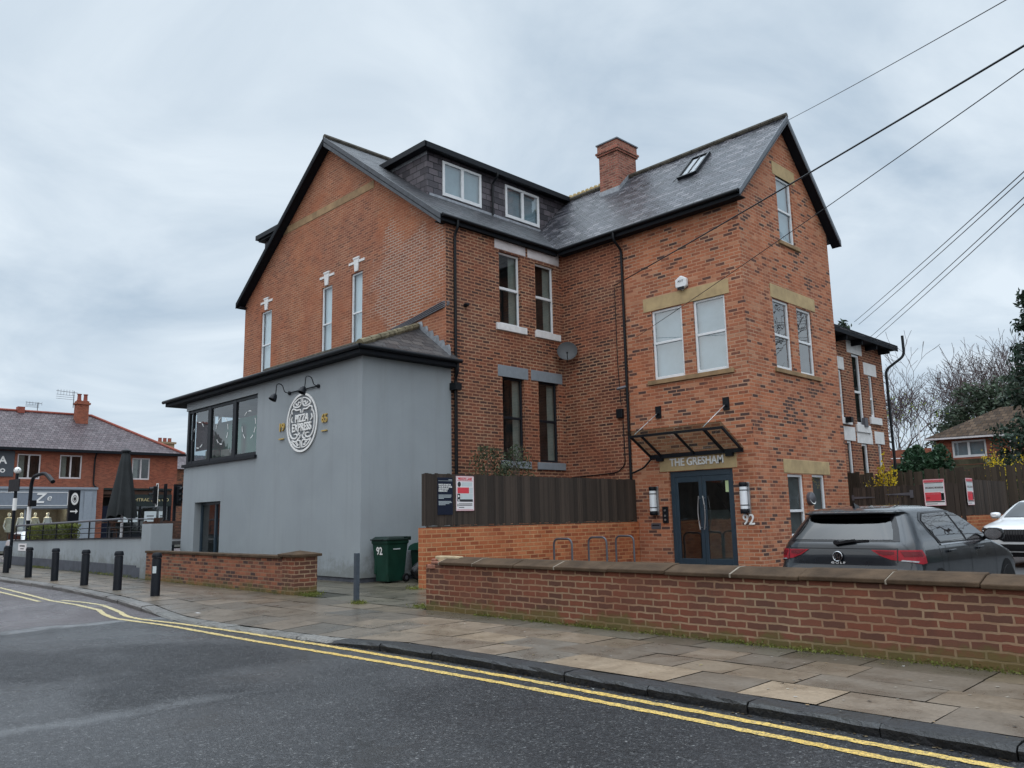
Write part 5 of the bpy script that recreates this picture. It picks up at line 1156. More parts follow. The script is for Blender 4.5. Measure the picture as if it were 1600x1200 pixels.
# ------------------------------------------------------------------ cars
class Car:
    def __init__(s, T, bow_r, bow_f): s.T = T; s.br = bow_r; s.bf = bow_f
    def row(s, z):
        T = s.T
        if z <= T[0][0]: return T[0][1:]
        for i, (a, b) in enumerate(zip(T, T[1:])):
            if z <= b[0]:
                t = (z-a[0])/(b[0]-a[0]); return tuple(p+(q-p)*t for p, q in zip(a[1:], b[1:]))
        return T[-1][1:]
    def _b(s, x, y, yr, yf, hw):
        """bow the ends"""
        m = (yf-y)/(yf-yr); k = (x/hw)**2
        return y+s.br*k*max(0, m-.75)*4-s.bf*k*max(0, .25-m)*4
    def pt(s, u, z):                                    # u: metres along the contour from the rear centre (sign = side)
        sg = 1 if u >= 0 else -1; u = abs(u); yr, yf, hw, rr, rf = s.row(z)
        a = hw-rr; b = a+math.pi/2*rr; c = b+(yf-rf-yr-rr); d = c+math.pi/2*rf
        if u <= a: x, y = u, yr
        elif u <= b: t = (u-a)/rr; x, y = a+rr*math.sin(t), yr+rr-rr*math.cos(t)
        elif u <= c: x, y = hw, yr+rr+(u-b)
        elif u <= d: t = (u-c)/rf; x, y = hw-rf+rf*math.cos(t), yf-rf+rf*math.sin(t)
        else: x, y = max(0.0, hw-rf-(u-d)), yf
        return Vector((sg*x, s._b(x, y, yr, yf, hw), z))
    def total(s, z):
        yr, yf, hw, rr, rf = s.row(z); return (hw-rr)+math.pi/2*rr+(yf-rf-yr-rr)+math.pi/2*rf+(hw-rf)
    def fpt(s, u, z): return s.pt(math.copysign(s.total(z)-abs(u), u if u else 1), z)   # from the front centre
    def spt(s, y, z, side=1):
        yr, yf, hw, rr, rf = s.row(z); return s.pt(side*((hw-rr)+math.pi/2*rr+(y-yr-rr)), z)
    def body(s, levels, parent, mat):
        g = MB(); n = None; V = []; F = []
        fr_ = []
        for k, cnt in enumerate((7, 7, 34, 8, 8)): fr_ += [(k, i/cnt) for i in range(cnt)]
        fr_.append((4, 1.0)); half = len(fr_)
        for z in levels:
            yr, yf, hw, rr, rf = s.row(z); a = hw-rr; b = a+math.pi/2*rr; c = b+(yf-rf-yr-rr); d = c+math.pi/2*rf; e = d+hw-rf; kk = [0, a, b, c, d, e]
            us = [kk[k]+(kk[k+1]-kk[k])*t for k, t in fr_]
            ring = [s.pt(u, z) for u in us]+[s.pt(-u if u else 0, z) for u in us[1:-1]][::-1]
            n = len(ring); V += ring
        for i in range(len(levels)-1):
            for j in range(n): F.append((i*n+j, i*n+(j+1) % n, (i+1)*n+(j+1) % n, (i+1)*n+j))
        F.append(tuple(range(n))); F.append(tuple((len(levels)-1)*n+j for j in range(n)))
        g.add(V, F); o = obj('body', g, mat, parent, local=True); smooth_by_angle(o, 32); return o
    def patch(s, name, poly, fn, mat, parent, off=.006, grid=.05, thick=0.0):
        bm = bmesh.new(); vs = [bm.verts.new((p[0], p[1], 0)) for p in poly]; bm.faces.new(vs)
        for ax in (0, 1):
            lo = min(p[ax] for p in poly); hi = max(p[ax] for p in poly); k = int((hi-lo)/grid)+1
            for i in range(1, k):
                co = [0, 0, 0]; co[ax] = lo+(hi-lo)*i/k; no = [0, 0, 0]; no[ax] = 1
                bmesh.ops.bisect_plane(bm, geom=bm.verts[:]+bm.edges[:]+bm.faces[:], plane_co=co, plane_no=no)
        P = [(v.co.x, v.co.y) for v in bm.verts]; bm.verts.index_update(); F = [tuple(v.index for v in f.verts) for f in bm.faces]; bm.free()
        V = []; ctr = Vector((0, s.row(.7)[1]/2, .75))
        for a, b in P:
            p = fn(a, b); e = .01; n = (fn(a+e, b)-fn(a-e, b)).cross(fn(a, b+e)-fn(a, b-e))
            n = n.normalized() if n.length > 1e-9 else Vector((0, 0, 1))
            if n.dot(p-ctr) < 0: n = -n
            V.append(p+n*off)
        g = MB(); g.add(V, F); o = obj(name, g, mat, parent, local=True, smooth=True); return o
def wheel(parent, x, y, r, w):
    Mx = Matrix.Rotation(R(90), 3, 'Y')
    g = MB(); g.lathe([(r*.62, -w/2), (r*.93, -w/2), (r, -w*.32), (r, w*.32), (r*.93, w/2), (r*.62, w/2)], (x, y, r), 28, M=Mx); t = obj('wheel', g, M['rubber'], parent, local=True); smooth_by_angle(t)
    g = MB(); s = 1 if x > 0 else -1; g.lathe([(r*.63, s*w*.4), (r*.58, s*w*.46), (r*.5, s*w*.2)], (x, y, r), 24, M=Mx)
    for i in range(10):
        a = 2*math.pi*i/10; g.bar((x+s*w*.38, y, r), (x+s*w*.4, y+r*.6*math.cos(a), r+r*.6*math.sin(a)), .02, .05)
    obj('rim', g, M['steel'], t, local=True)
def mat_paint(name, col, metal=.35, rough=.32, coat=.8, spec=.5):
    t = NT(name); p = t.pos(); n = t.noise(p, 3, 5, .6); d = t.n('ShaderNodeTexVoronoi'); d.inputs['Scale'].default_value = 45; t.l(p, d.inputs['Vector'])
    dr = t.rng(d.outputs['Distance'], .0, .28, 1.0, 0.0)       # rain beads
    b = t.bsdf(t.mix(t.rng(n.outputs['Fac'], .35, .7, 0, .3), col, tuple(c*.8+.01 for c in col)), t.rng(n.outputs['Fac'], .3, .7, rough-.06, rough+.06), spec, metal, t.bump(dr, .35, .0012), coat=coat, coat_rough=.06)
    return t.done(b)
M['paint_dark'] = mat_paint('dark grey metallic paint', (.007, .011, .016), .25, .32, 1.0, .3); M['paint_white'] = mat_paint('white car paint', (.70, .72, .73), 0.0, .35)
M['lens_red'] = mat_plain('red lamp lens', (.27, .005, .014), .3, .3, var=.2, scale=12); M['lens_dark'] = mat_plain('dark red lamp lens', (.12, .003, .008), .3, .3, var=.1)
M['lens_clear'] = mat_plain('grey lamp lens', (.25, .26, .28), .12, .6, var=.2, scale=20, coat=1.0)
M['chrome'] = mat_plain('chrome', (.42, .43, .45), .2, .5, 1.0, var=.05); M['gloss_black'] = mat_plain('gloss black trim', (.006, .006, .008), .2, .35, var=.1)
M['plastic_trim'] = mat_plain('dark plastic trim', (.012, .012, .014), .6, .25, var=.2)
GOLF = [(.20, .12, 4.10, .80, .15, .3), (.35, .03, 4.24, .87, .18, .35), (.55, 0, 4.28, .893, .2, .4), (.66, .02, 4.27, .897, .24, .42), (.72, .06, 4.22, .897, .26, .42), (.80, .07, 4.10, .895, .28, .45), (.88, .08, 3.85, .888, .29, .5), (.95, .095, 3.55, .875, .30, .5), (1.0, .115, 3.32, .858, .31, .45), (1.04, .145, 3.2, .842, .31, .3), (1.10, .19, 3.04, .81, .31, .25), (1.20, .27, 2.82, .76, .31, .22), (1.30, .36, 2.58, .705, .29, .2), (1.36, .42, 2.38, .665, .26, .2), (1.385, .37, 2.30, .645, .22, .2), (1.41, .38, 2.18, .615, .2, .2), (1.435, .50, 2.03, .565, .22, .2), (1.455, .72, 1.85, .49, .24, .24), (1.47, 1.0, 1.65, .36, .25, .25), (1.476, 1.2, 1.5, .25, .12, .12)]
G = thing('hatchback_car', 'dark grey hatchback parked with its red tail lights to the boundary wall', 'car', (-4.93, 11.0, .07), rot=R(-1.5))
G.scale = (1.1, 1.1, 1.11)
gc = Car(GOLF, .09, .16)
lv = [.2, .28, .35, .45, .55, .61, .66, .69, .72, .76, .80, .84, .88, .92, .95, .98, 1.0, 1.02, 1.04, 1.07, 1.10, 1.15, 1.2, 1.25, 1.3, 1.33, 1.36, 1.37, 1.385, 1.4, 1.41, 1.42, 1.435, 1.445, 1.455, 1.463, 1.47, 1.474, 1.476]
gb = gc.body(lv, G, M['paint_dark'])
rw = gc.patch('rear_window', [(-.71, 1.03), (.71, 1.03), (.66, 1.18), (.57, 1.36), (-.57, 1.36), (-.66, 1.18)], gc.pt, M['gloss_black'], G, .004)
gc.patch('pane', [(-.63, 1.05), (.63, 1.05), (.60, 1.16), (.53, 1.31), (-.53, 1.31), (-.60, 1.16)], gc.pt, mat_glass('rear screen glass', (.10, .12, .12), 1.75), rw, .009)
gc.patch('inner_shade', [(-.63, 1.05), (.63, 1.05), (.60, 1.16), (.53, 1.31), (-.53, 1.31), (-.60, 1.16)], gc.pt, M['plastic_trim'], rw, .006)
# spoiler lip and wiper
g = MB(); P0 = [gc.pt(u, 1.40)+Vector((0, 0, .0)) for u in [-.60+.1*i for i in range(13)]]
for a, b in zip(P0, P0[1:]): g.prism([a+Vector((0, .1, .012)), a+Vector((0, -.10, -.012)), a+Vector((0, -.10, -.035)), a+Vector((0, .1, -.03))], b-a)
obj('spoiler', g, M['paint_dark'], G, local=True, bevel=.006)
g = MB(); y0 = .10; g.bar((-.02, .10, 1.02), (.36, .155, 1.045), .02, .022); g.bar((-.04, .09, 1.01), (.20, .12, 1.05), .05, .03); g.tube([(-.03, .14, 1.02), (-.03, .08, 1.02)], .03, 10); obj('rear_wiper', g, M['plastic_trim'], G, local=True)
for sd in (1, -1):
    f = (lambda s_: (lambda a, b: gc.pt(s_*a, b)))(sd)
    tl = gc.patch('tail_light', [(.40, .935), (1.0, .93), (1.08, .865), (1.13, .775), (1.0, .765), (.83, .79), (.62, .825), (.5, .87)], f, M['lens_red'], G, .010)
    gc.patch('lamp_insert', [(.72, .915), (.98, .91), (1.02, .86), (.76, .855)], f, M['lens_dark'], tl, .014)
    gc.patch('lamp_insert', [(.44, .925), (.66, .915), (.66, .885), (.54, .875)], f, M['lens_dark'], tl, .014)
    gc.patch('reversing_lens', [(.72, .805), (.92, .785), (.94, .80), (.74, .82)], f, M['lens_clear'], tl, .015)
    gc.patch('lamp_split', [(.688, .945), (.698, .945), (.698, .79), (.688, .79)], f, M['gloss_black'], tl, .016)
    s_ = (lambda s0: (lambda y, z: gc.spt(y, z, s0)))(sd)
    tr = gc.patch('window_trim', [(1.02, .975), (3.02, .985), (2.57, 1.25), (2.25, 1.375), (1.95, 1.392), (.98, 1.375), (.78, 1.28), (.86, 1.16)], s_, M['gloss_black'], G, .004)
    gc.patch('rear_side_window', [(1.06, 1.0), (1.93, 1.0), (1.83, 1.36), (1.04, 1.345), (.87, 1.27), (.92, 1.16)], s_, M['glass_dark_car'] if 'glass_dark_car' in M else M.setdefault('glass_dark_car', mat_glass('dark side glass', (.05, .055, .055), 1.9)), tr, .012)
    gc.patch('side_backing', [(1.0, .99), (2.94, 1.0), (2.55, 1.24), (2.25, 1.36), (1.04, 1.36), (.85, 1.27)], s_, M['plastic_trim'], tr, .007)
    gc.patch('front_side_window', [(2.0, 1.0), (2.90, 1.01), (2.52, 1.235), (2.24, 1.345), (1.90, 1.362)], s_, M['glass_dark_car'], tr, .012)
    gc.patch('chrome_strip', [(1.04, .962), (3.06, .972), (3.06, .988), (1.04, .978)], s_, M['chrome'], G, .012)
    for (y, nm) in ((1.22, 0), (2.28, 0)):
        hd = MB(); p = s_(y, .885); nrm = Vector((sd, 0, .12)).normalized(); hd.bar(p+nrm*.03, p+nrm*.03+Vector((0, .2, .004)), .022, .032); hd.bar(p, p+nrm*.03, .03, .03); q = p+Vector((0, .2, 0)); hd.bar(q, q+nrm*.03, .03, .03); obj('door_handle', hd, M['paint_dark'], G, local=True, bevel=.006)
    for yy in (1.18, 2.02, 3.0): gc.patch('shut_line', [(yy, .3), (yy+.008, .3), (yy+.008, .965), (yy, .965)], s_, M['plastic_trim'], gb, .003)
    gc.patch('shut_line', [(1.02, .40), (1.026, .40), (.97, .96), (.962, .96)], s_, M['plastic_trim'], gb, .003)
    g = MB(); p = s_(2.78, 1.0); c = p+Vector((sd*.14, .0, .06))
    V = []; F = []; nseg = 14
    for k, (yy, sc_) in enumerate(((-.075, .88), (-.055, 1.0), (.02, .95), (.085, .6), (.11, .2))):
        for j in range(nseg): a = 2*math.pi*j/nseg; V.append(c+Vector((math.copysign(abs(math.cos(a))**.7, math.cos(a))*.125*sc_, yy, math.copysign(abs(math.sin(a))**.7, math.sin(a))*.085*sc_)))
    for k in range(4):
        for j in range(nseg): F.append((k*nseg+j, k*nseg+(j+1) % nseg, (k+1)*nseg+(j+1) % nseg, (k+1)*nseg+j))
    F += [tuple(range(nseg))[::-1], tuple(4*nseg+j for j in range(nseg))]
    g.add(V, F); g.bar(p+Vector((0, 0, .01)), c+Vector((-sd*.06, 0, -.05)), .05, .04); mo = obj('door_mirror', g, M['gloss_black'], G, local=True); smooth_by_angle(mo, 40)
    g = MB(); g.poly(*[c+Vector((.108*math.cos(R(30*j)), -.078, .072*math.sin(R(30*j)))) for j in range(12)]); obj('mirror_glass', g, M['chrome'], mo, local=True, recalc=False)
    for yw in (.86, 3.49):
        gc.patch('wheel_arch', [(yw+.36*math.cos(R(20*i)), .34+.36*math.sin(R(20*i))) for i in range(10)]+[(yw-.36, .21), (yw+.36, .21)], s_, M['rubber'], G, .004); wheel(G, sd*.80, yw, .315, .215)
ws = gc.patch('windscreen', [(-.70, 1.03), (.70, 1.03), (.58, 1.37), (-.58, 1.37)], gc.fpt, M['glass_dark_car'], G, .006)
g = MB(); c = Vector((0, .045, .855))                            # round badge: ring with a V over a W
Mx = Matrix.Rotation(R(82), 3, 'X')
for r_ in (.058,): g.tube([c+Mx @ Vector((r_*math.cos(R(12*i)), r_*math.sin(R(12*i)), 0)) for i in range(31)], .006, 6, cap=False)
def q2(x, y): return c+Mx @ Vector((x, y, .006))
for P in (((-.022, .050), (0, .004)), ((.022, .050), (0, .004)), ((-.045, .030), (-.022, -.045)), ((-.022, -.045), (0, -.008)), ((0, -.008), (.022, -.045)), ((.022, -.045), (.045, .030))): g.bar(q2(*P[0]), q2(*P[1]), .009, .006)
bg = obj('badge', g, M['chrome'], G, local=True)
g = MB(); g.lathe([(.055, 0), (.055, .006)], c+Vector((0, .01, 0)), 24, M=Mx); obj('badge_disc', g, M['gloss_black'], bg, local=True)
text('lettering', 'GOLF', .036, M['silver_letter'], G, (0, .052, .778), (1, 0, 0), (0, 0, 1), .003, width=.18, spacing=1.5, local=True, bold=.001)
g = MB(); V = [(-.02, .62, 1.44), (.02, .62, 1.44), (.02, .78, 1.455), (-.02, .78, 1.455), (-.006, .62, 1.51), (.006, .62, 1.51)]; g.add(V, [(0, 1, 5, 4), (0, 4, 3), (1, 2, 5), (4, 5, 2, 3), (0, 3, 2, 1)]); obj('roof_aerial', g, M['gloss_black'], G, local=True)
gc.patch('number_plate', [(-.26, .56), (.26, .56), (.26, .67), (-.26, .67)], gc.pt, mat_plain('yellow plate', (.6, .42, .05), .5), G, .012)
gc.patch('rear_bumper_trim', [(-.7, .24), (.7, .24), (.7, .42), (-.7, .42)], gc.pt, M['plastic_trim'], G, .008)
gc.patch('boot_line', [(-.7, .945), (.7, .945), (.7, .953), (-.7, .953)], gc.pt, M['plastic_trim'], gb, .003)
VOL = [(.25, .1, 4.5, .85, .2, .4), (.45, .02, 4.64, .93, .2, .42), (.62, 0, 4.68, .95, .2, .42), (.78, .02, 4.69, .953, .2, .40), (.90, .04, 4.66, .95, .2, .40), (.98, .06, 4.55, .945, .2, .42), (1.04, .07, 4.25, .935, .2, .5), (1.09, .08, 3.9, .925, .2, .5), (1.14, .10, 3.55, .90, .2, .4), (1.2, .15, 3.42, .87, .22, .3), (1.35, .28, 3.08, .81, .24, .25), (1.5, .40, 2.72, .73, .24, .22), (1.58, .42, 2.46, .68, .22, .2), (1.62, .6, 2.2, .62, .22, .2), (1.645, .85, 2.0, .5, .24, .2), (1.66, 1.2, 1.7, .3, .15, .15)]
VC = thing('suv_car', 'white estate car with black grille facing the street at the right edge', 'car', (-5.65, 29.4, .07), rot=R(176)); VC.scale = (1.08, 1.08, 1.1)
vc = Car(VOL, .08, .14); vb = vc.body([.25, .35, .45, .55, .62, .7, .78, .84, .9, .94, .98, 1.01, 1.04, 1.07, 1.09, 1.12, 1.14, 1.17, 1.2, 1.27, 1.35, 1.42, 1.5, 1.54, 1.58, 1.6, 1.62, 1.635, 1.645, 1.655, 1.66], VC, M['paint_white'])
gr = vc.patch('grille', [(-.46, .90), (.46, .90), (.50, .84), (.42, .66), (.34, .62), (-.34, .62), (-.42, .66), (-.50, .84)], vc.fpt, M['gloss_black'], VC, .012)
for i in range(15):
    u = -.42+.06*i; vc.patch('grille_bar', [(u-.008, .66), (u+.008, .66), (u+.008, .88), (u-.008, .88)], vc.fpt, M['plastic_trim'], gr, .022)
vc.patch('bumper_intake', [(-.62, .40), (.62, .40), (.56, .56), (-.56, .56)], vc.fpt, M['plastic_trim'], VC, .010); vc.patch('lower_skirt', [(-.9, .26), (.9, .26), (.9, .37), (-.9, .37)], vc.fpt, M['plastic_trim'], VC, .010)
vc.patch('windscreen', [(-.72, 1.18), (.72, 1.18), (.60, 1.55), (-.60, 1.55)], vc.fpt, mat_glass('windscreen glass', (.10, .12, .12), 2.1), VC, .014); vc.patch('dash_shade', [(-.72, 1.18), (.72, 1.18), (.60, 1.55), (-.60, 1.55)], vc.fpt, M['plastic_trim'], VC, .007)
for sd in (1, -1):
    f = (lambda s0: (lambda a, b: vc.fpt(s0*a, b)))(sd); s_ = (lambda s0: (lambda y, z: vc.spt(y, z, s0)))(sd)
    hl = vc.patch('headlight', [(.52, .80), (1.02, .79), (1.14, .93), (.98, .95), (.56, .90)], f, M['gloss_black'], VC, .012)
    vc.patch('lamp_bar', [(.50, .845), (.94, .86), (.94, .885), (.50, .87)], f, M['sign_white'], hl, .018); vc.patch('lamp_bar', [(.90, .82), (.96, .82), (.98, .93), (.92, .93)], f, M['lens_clear'], hl, .019)
    vc.patch('fog_surround', [(.68, .44), (1.0, .42), (.92, .60), (.80, .62)], f, M['gloss_black'], VC, .012)
    vc.patch('side_window', [(.6, 1.14), (3.15, 1.15), (2.7, 1.44), (2.35, 1.54), (.8, 1.52), (.55, 1.3)], s_, M['glass_dark_car'], VC, .012)
    g = MB(); p = s_(2.95, 1.16); c = p+Vector((sd*.17, 0, .07)); V = []; F = []; nseg = 12
    for yy, sc_ in ((-.06, .9), (-.04, 1), (.03, .95), (.10, .5)):
        for j in range(nseg): a = 2*math.pi*j/nseg; V.append(c+Vector((math.copysign(abs(math.cos(a))**.7, math.cos(a))*.13*sc_, yy, math.copysign(abs(math.sin(a))**.7, math.sin(a))*.085*sc_)))
    for k in range(3):
        for j in range(nseg): F.append((k*nseg+j, k*nseg+(j+1) % nseg, (k+1)*nseg+(j+1) % nseg, (k+1)*nseg+j))
    F += [tuple(range(nseg))[::-1], tuple(3*nseg+j for j in range(nseg))]; g.add(V, F); g.bar(p, c+Vector((-sd*.08, 0, -.06)), .05, .04); smooth_by_angle(obj('door_mirror', g, M['paint_white'], VC, local=True), 40)
    for yw in (.95, 3.82):
        vc.patch('wheel_arch', [(yw+.42*math.cos(R(20*i)), .38+.42*math.sin(R(20*i))) for i in range(10)]+[(yw-.42, .26), (yw+.42, .26)], s_, M['plastic_trim'], VC, .006); wheel(VC, sd*.84, yw, .36, .235)
# ------------------------------------------------------------------ behind the car park
GT_ = thing('timber_gate', 'dark timber double gate with grey strap hinges beside the entrance wing', 'gate', (-9.6, GYT, CP))
g = MB(); boards(g, (-11.3, GYT, 0), (-7.95, GYT, 0), CP+.04, 2.4, .14, .025, top=.03, gap=.012, lean=.01); obj('board', g, M['fence'], GT_)
g = MB(); g.box(-11.3, -8, GYT+.03, GYT+.07, .6, .72); g.box(-11.3, -8, GYT+.03, GYT+.07, 1.9, 2.02); obj('rail', g, M['fence'], GT_)
for x0, x1 in ((-11.35, -10.6), (-9.55, -8.95)):
    g = MB(); zz = 2.06 if x0 < -10 else 2.13
    if x0 < -10: g.prism([(x0, GYT-.03, zz-.04), (x1, GYT-.03, zz-.015), (x1, GYT-.03, zz+.015), (x0, GYT-.03, zz+.04)], (0, .01, 0)); g.box(x0, x0+.07, GYT-.034, GYT-.02, zz-.09, zz+.09)
    else: g.prism([(-10.25, GYT-.03, zz-.012), (-9.45, GYT-.03, zz-.05), (-9.45, GYT-.03, zz+.05), (-10.25, GYT-.03, zz+.012)], (0, .01, 0)); g.box(-9.5, -9.4, GYT-.034, GYT-.02, zz-.12, zz+.12)
    obj('strap_hinge', g, M['grey_steel'], GT_)
PF = thing('timber_fence', 'dark panel fence on brick running back from the gate corner', 'fence', (GXF, 29, 1.42))
g = MB(); boards(g, (GXF, GYT, 0), (GXF, 31.4, 0), 1.43, 2.53, .15, .025, top=.012); obj('board', g, M['fence'], PF)
g = MB(); g.box(GXF-.2, GXF+.02, GYT, 33.9, CP-.1, 1.42); tag(obj('dwarf_wall', g, M['brick_fence']), 'orange brick dwarf wall under the panel fence beside the white car', 'wall')
RF = thing('timber_fence', 'tall weathered brown paling fence standing behind the dark gate', 'fence', (-10, 28.5, CP))
g = MB(); boards(g, (-12.45, 28.5, 0), (-8.2, 28.5, 0), CP, 2.92, .16, .025, top=.07, gap=.02, lean=.03, skip=.03); obj('board', g, M['fence_old'], RF)
g = MB(); g.box(-12.4, -8.2, 28.54, 28.6, 1.2, 1.3); g.box(-12.4, -8.2, 28.54, 28.6, 2.5, 2.6); obj('rail', g, M['fence_old'], RF)
RF2 = thing('timber_fence', 'tall brown paling fence at the back of the car park behind the white car', 'fence', (-4, 34, CP))
g = MB(); boards(g, (-9.9, 34, 0), (6, 34, 0), CP, 3.2, .17, .025, top=.05, gap=.015, lean=.02, skip=.02); obj('board', g, M['fence_old'], RF2)
g = MB(); g.box(-9.9, 6, 34.04, 34.1, 1.2, 1.3); g.box(-9.9, 6, 34.04, 34.1, 2.7, 2.8); obj('rail', g, M['fence_old'], RF2)
# rear house
AX = -12.6
AN = thing('rear_house', 'dark red brick house with white lintels behind the entrance wing', 'house', (AX, 31.5, 0))
AW = [(29.55, 29.95, 5.1, 6.95), (31.0, 31.75, 4.92, 7.72), (32.45, 32.85, 5.3, 7.0), (29.9, 30.35, 1.2, 4.25), (31.2, 31.8, 1.2, 4.2), (32.8, 33.2, 1.2, 4.25)]
g = MB(); wall(g, 'X', AX, 27.4, 34.02, 0, 8.35, AW, reveal=.14); wall(g, 'Y', 34.02, -22, AX, 0, 8.35); wall(g, 'Y', 27.4, -22, AX, 0, 8.35); obj('wall', g, M['brick_old'], AN, recalc=False)
LT = [(29.2, 30.2, 6.95, 7.45), (30.6, 32.0, 7.72, 8.3), (32.05, 33.3, 7.0, 7.5), (29.7, 30.7, 4.25, 4.78), (30.85, 32.3, 4.2, 4.75), (32.55, 33.5, 4.25, 4.75)]
SI = [(29.4, 30.4, 4.85, 5.1), (30.8, 32.1, 4.62, 4.92), (32.2, 33.3, 5.02, 5.3)]+[None]*3
for i, (a0, a1, z0, z1) in enumerate(AW):
    window(AN, 'X', AX, a0, a1, z0, z1, M['white_upvc'], M['glass'], fw=.09, mids=((z0+z1)/2-.1,), d=.05, behind='room', lintel=(*LT[i], M['white_paint']), sill=((*SI[i], M['white_paint']) if SI[i] else None), depth=.8)
g = MB(); slab(g, [(AX+.55, 27.0, 8.35), (AX+.55, 34.5, 8.32), (-16.5, 31.0, 11.0), (-16.5, 30.0, 11.0)], .12); slab(g, [(AX+.55, 34.5, 8.32), (-22, 34.5, 8.3), (-18, 31, 11.0), (-16.5, 31, 11.0)], .12); slab(g, [(AX+.55, 27, 8.35), (-16.5, 30, 11), (-18, 30, 11), (-22, 27, 8.35)], .12); obj('roof', g, M['slate'], AN)
g = MB(); g.box(AX, AX+.5, 27.2, 34.45, 8.2, 8.24); g.box(AX+.5, AX+.53, 27.1, 34.5, 8.16, 8.4)
for y in (28.2, 29.6, 31, 32.4, 33.7): g.box(AX, AX+.45, y, y+.1, 8.0, 8.2)
obj('eaves', g, M['soffit'], AN)
pipe(AN, 'soil_pipe', bend([(AX+.1, 34.12, .2), (AX+.1, 34.12, 7.4), (AX+.75, 34.5, 7.95), (AX+.75, 34.5, 8.8)], .2), .055, M['black_plastic'])
g = MB(); g.box(AX, AX+.12, 31.45, 31.75, 4.85, 5.2); obj('vent_box', g, M['grey_steel'], AN); g = MB(); g.box(AX, AX+.3, 29.75, 29.95, 4.9, 5.1); obj('flood_lamp', g, M['black_plastic'], AN)
# bungalow
BG = thing('bungalow', 'red brick bungalow with a hipped brown tile roof and white window beyond the fence', 'house', (-13.5, 50, 0))
g = MB(); BWn = (-15.1, -13.35, 4.5, 5.45); wall(g, 'Y', 50, -15.9, -12.1, 0, 5.75, [BWn], reveal=.12); wall(g, 'X', -12.1, 50, 56, 0, 5.75); wall(g, 'x', -15.9, 50, 56, 0, 5.75); obj('wall', g, M['brick_far'], BG, recalc=False)
window(BG, 'Y', 50, *BWn, M['white_upvc'], M['glass_pale'], fw=.1, mulls=(-14.25,), d=.03, behind='net')
g = MB(); A0, A1 = (-16.35, 49.6, 5.70), (-11.5, 49.6, 5.64); T0, T1 = (-13.2, 53, 7.45), (-11.5, 53, 7.45)
slab(g, [A0, A1, T1, T0], .15); slab(g, [A0, T0, (-13.2, 53.4, 7.45), (-16.35, 57, 5.70)], .15); slab(g, [(-16.35, 57, 5.70), (-13.2, 53.4, 7.45), (-11.5, 53.4, 7.45), (-11.5, 57, 5.64)], .15); obj('roof', g, M['tile_brown'], BG)
g = MB(); g.bar((-16.4, 49.58, 5.62), (-11.5, 49.58, 5.56), .05, .1); g.box(-12.15, -12.0, 49.85, 50.05, 3.5, 5.5); obj('gutter', g, M['offwhite'], BG)
g = MB(); g.box(-21, -15.95, 49, 49.25, 3.0, 5.1); tag(obj('brick_outbuilding', g, M['brick_far']), 'low red brick outbuilding wall left of the bungalow', 'wall')
t = thing('metal_railing', 'thin pale metal railing with a tall post in front of the bungalow', 'railing', (-16, 47, 3))
g = MB(); g.tube([(-20.5, 47, 5.3), (-17.6, 47, 5.15)], .03, 6); g.tube([(-20.5, 47, 4.55), (-14.8, 47, 4.45)], .03, 6); obj('rail', g, M['white_upvc'], t)
g = MB(); g.tube([(-15.65, 47, 2.5), (-15.8, 47, 6.55)], .045, 8); obj('post', g, M['white_upvc'], t); g = MB(); g.tube([(-19.4, 47, 2.5), (-19.4, 47, 6.4)], .03, 8); obj('post', g, M['white_upvc'], t)
g = MB(); 
for i in range(6): g.box(-19, -8, 44-.02*i, 44.1-.02*i, 2.4+.28*i, 2.66+.28*i)
tag(obj('board_fence', g, mat_plain('green mossy boards', (.07, .065, .042), .85, .2, var=.5, scale=3)), 'mossy horizontal board fence below the bungalow window', 'fence')
# ------------------------------------------------------------------ terrace furniture
T1 = 1.03
PA = thing('parasol', 'large closed dark grey parasol on the terrace', 'parasol', (-35.6, 12, T1))
g = MB(); nf = 32; V = []; F = []
prof = [(.10, 4.72), (.16, 4.6), (.24, 4.1), (.32, 3.5), (.41, 2.9), (.48, 2.4), (.52, 2.08)]
for i, (r_, z) in enumerate(prof):
    for j in range(nf):
        a = 2*math.pi*j/nf; k = 1+(.05+.16*i/6)*math.sin(8*a+.5*math.sin(i))+.05*math.sin(3*a+i*.4); zz = z-(.22*max(0, math.sin(2*a+.7)) if i == 6 else 0)-(.1*max(0, math.sin(5*a)) if i == 6 else 0)
        V.append((-35.6+r_*k*math.cos(a), 12+r_*k*math.sin(a), zz))
for i in range(6):
    for j in range(nf): F.append((i*nf+j, i*nf+(j+1) % nf, (i+1)*nf+(j+1) % nf, (i+1)*nf+j))
g.add(V, F); o = obj('canopy', g, mat_plain('dark grey parasol cloth', (.030, .034, .036), .85, .2, var=.2, scale=2), PA); smooth_by_angle(o, 60)
g = MB(); g.lathe([(.2, 4.70), (.2, 4.76), (.05, 4.82)], (-35.6, 12, 0), 16); obj('cap', g, M['black_plastic'], PA)
g = MB(); g.tube([(-35.6, 12, T1), (-35.6, 12, 4.7)], .055, 10); obj('pole', g, M['white_upvc'], PA)
g = MB(); g.box(-35.95, -35.25, 11.65, 12.35, T1, T1+.07); obj('base', g, M['grey_steel'], PA)
RL = thing('terrace_railing', 'black metal railing on top of the grey terrace wall', 'railing', (-36, 9.85, 1.1))
g = MB(); g.tube([(-43, 9.85, 1.72), (-29.3, 9.85, 1.86)], .04, 8); g.tube([(-29.3, 9.85, 1.86), (-26.4, 9.85, 1.82)], .02, 8); obj('handrail', g, M['grey_steel'], RL)
g = MB()
for k in (.33, .62): g.tube([(-43, 9.85, 1.06+.66*k), (-26.4, 9.85, 1.25+.58*k)], .016, 6)
obj('wire', g, M['black_paint'], RL)
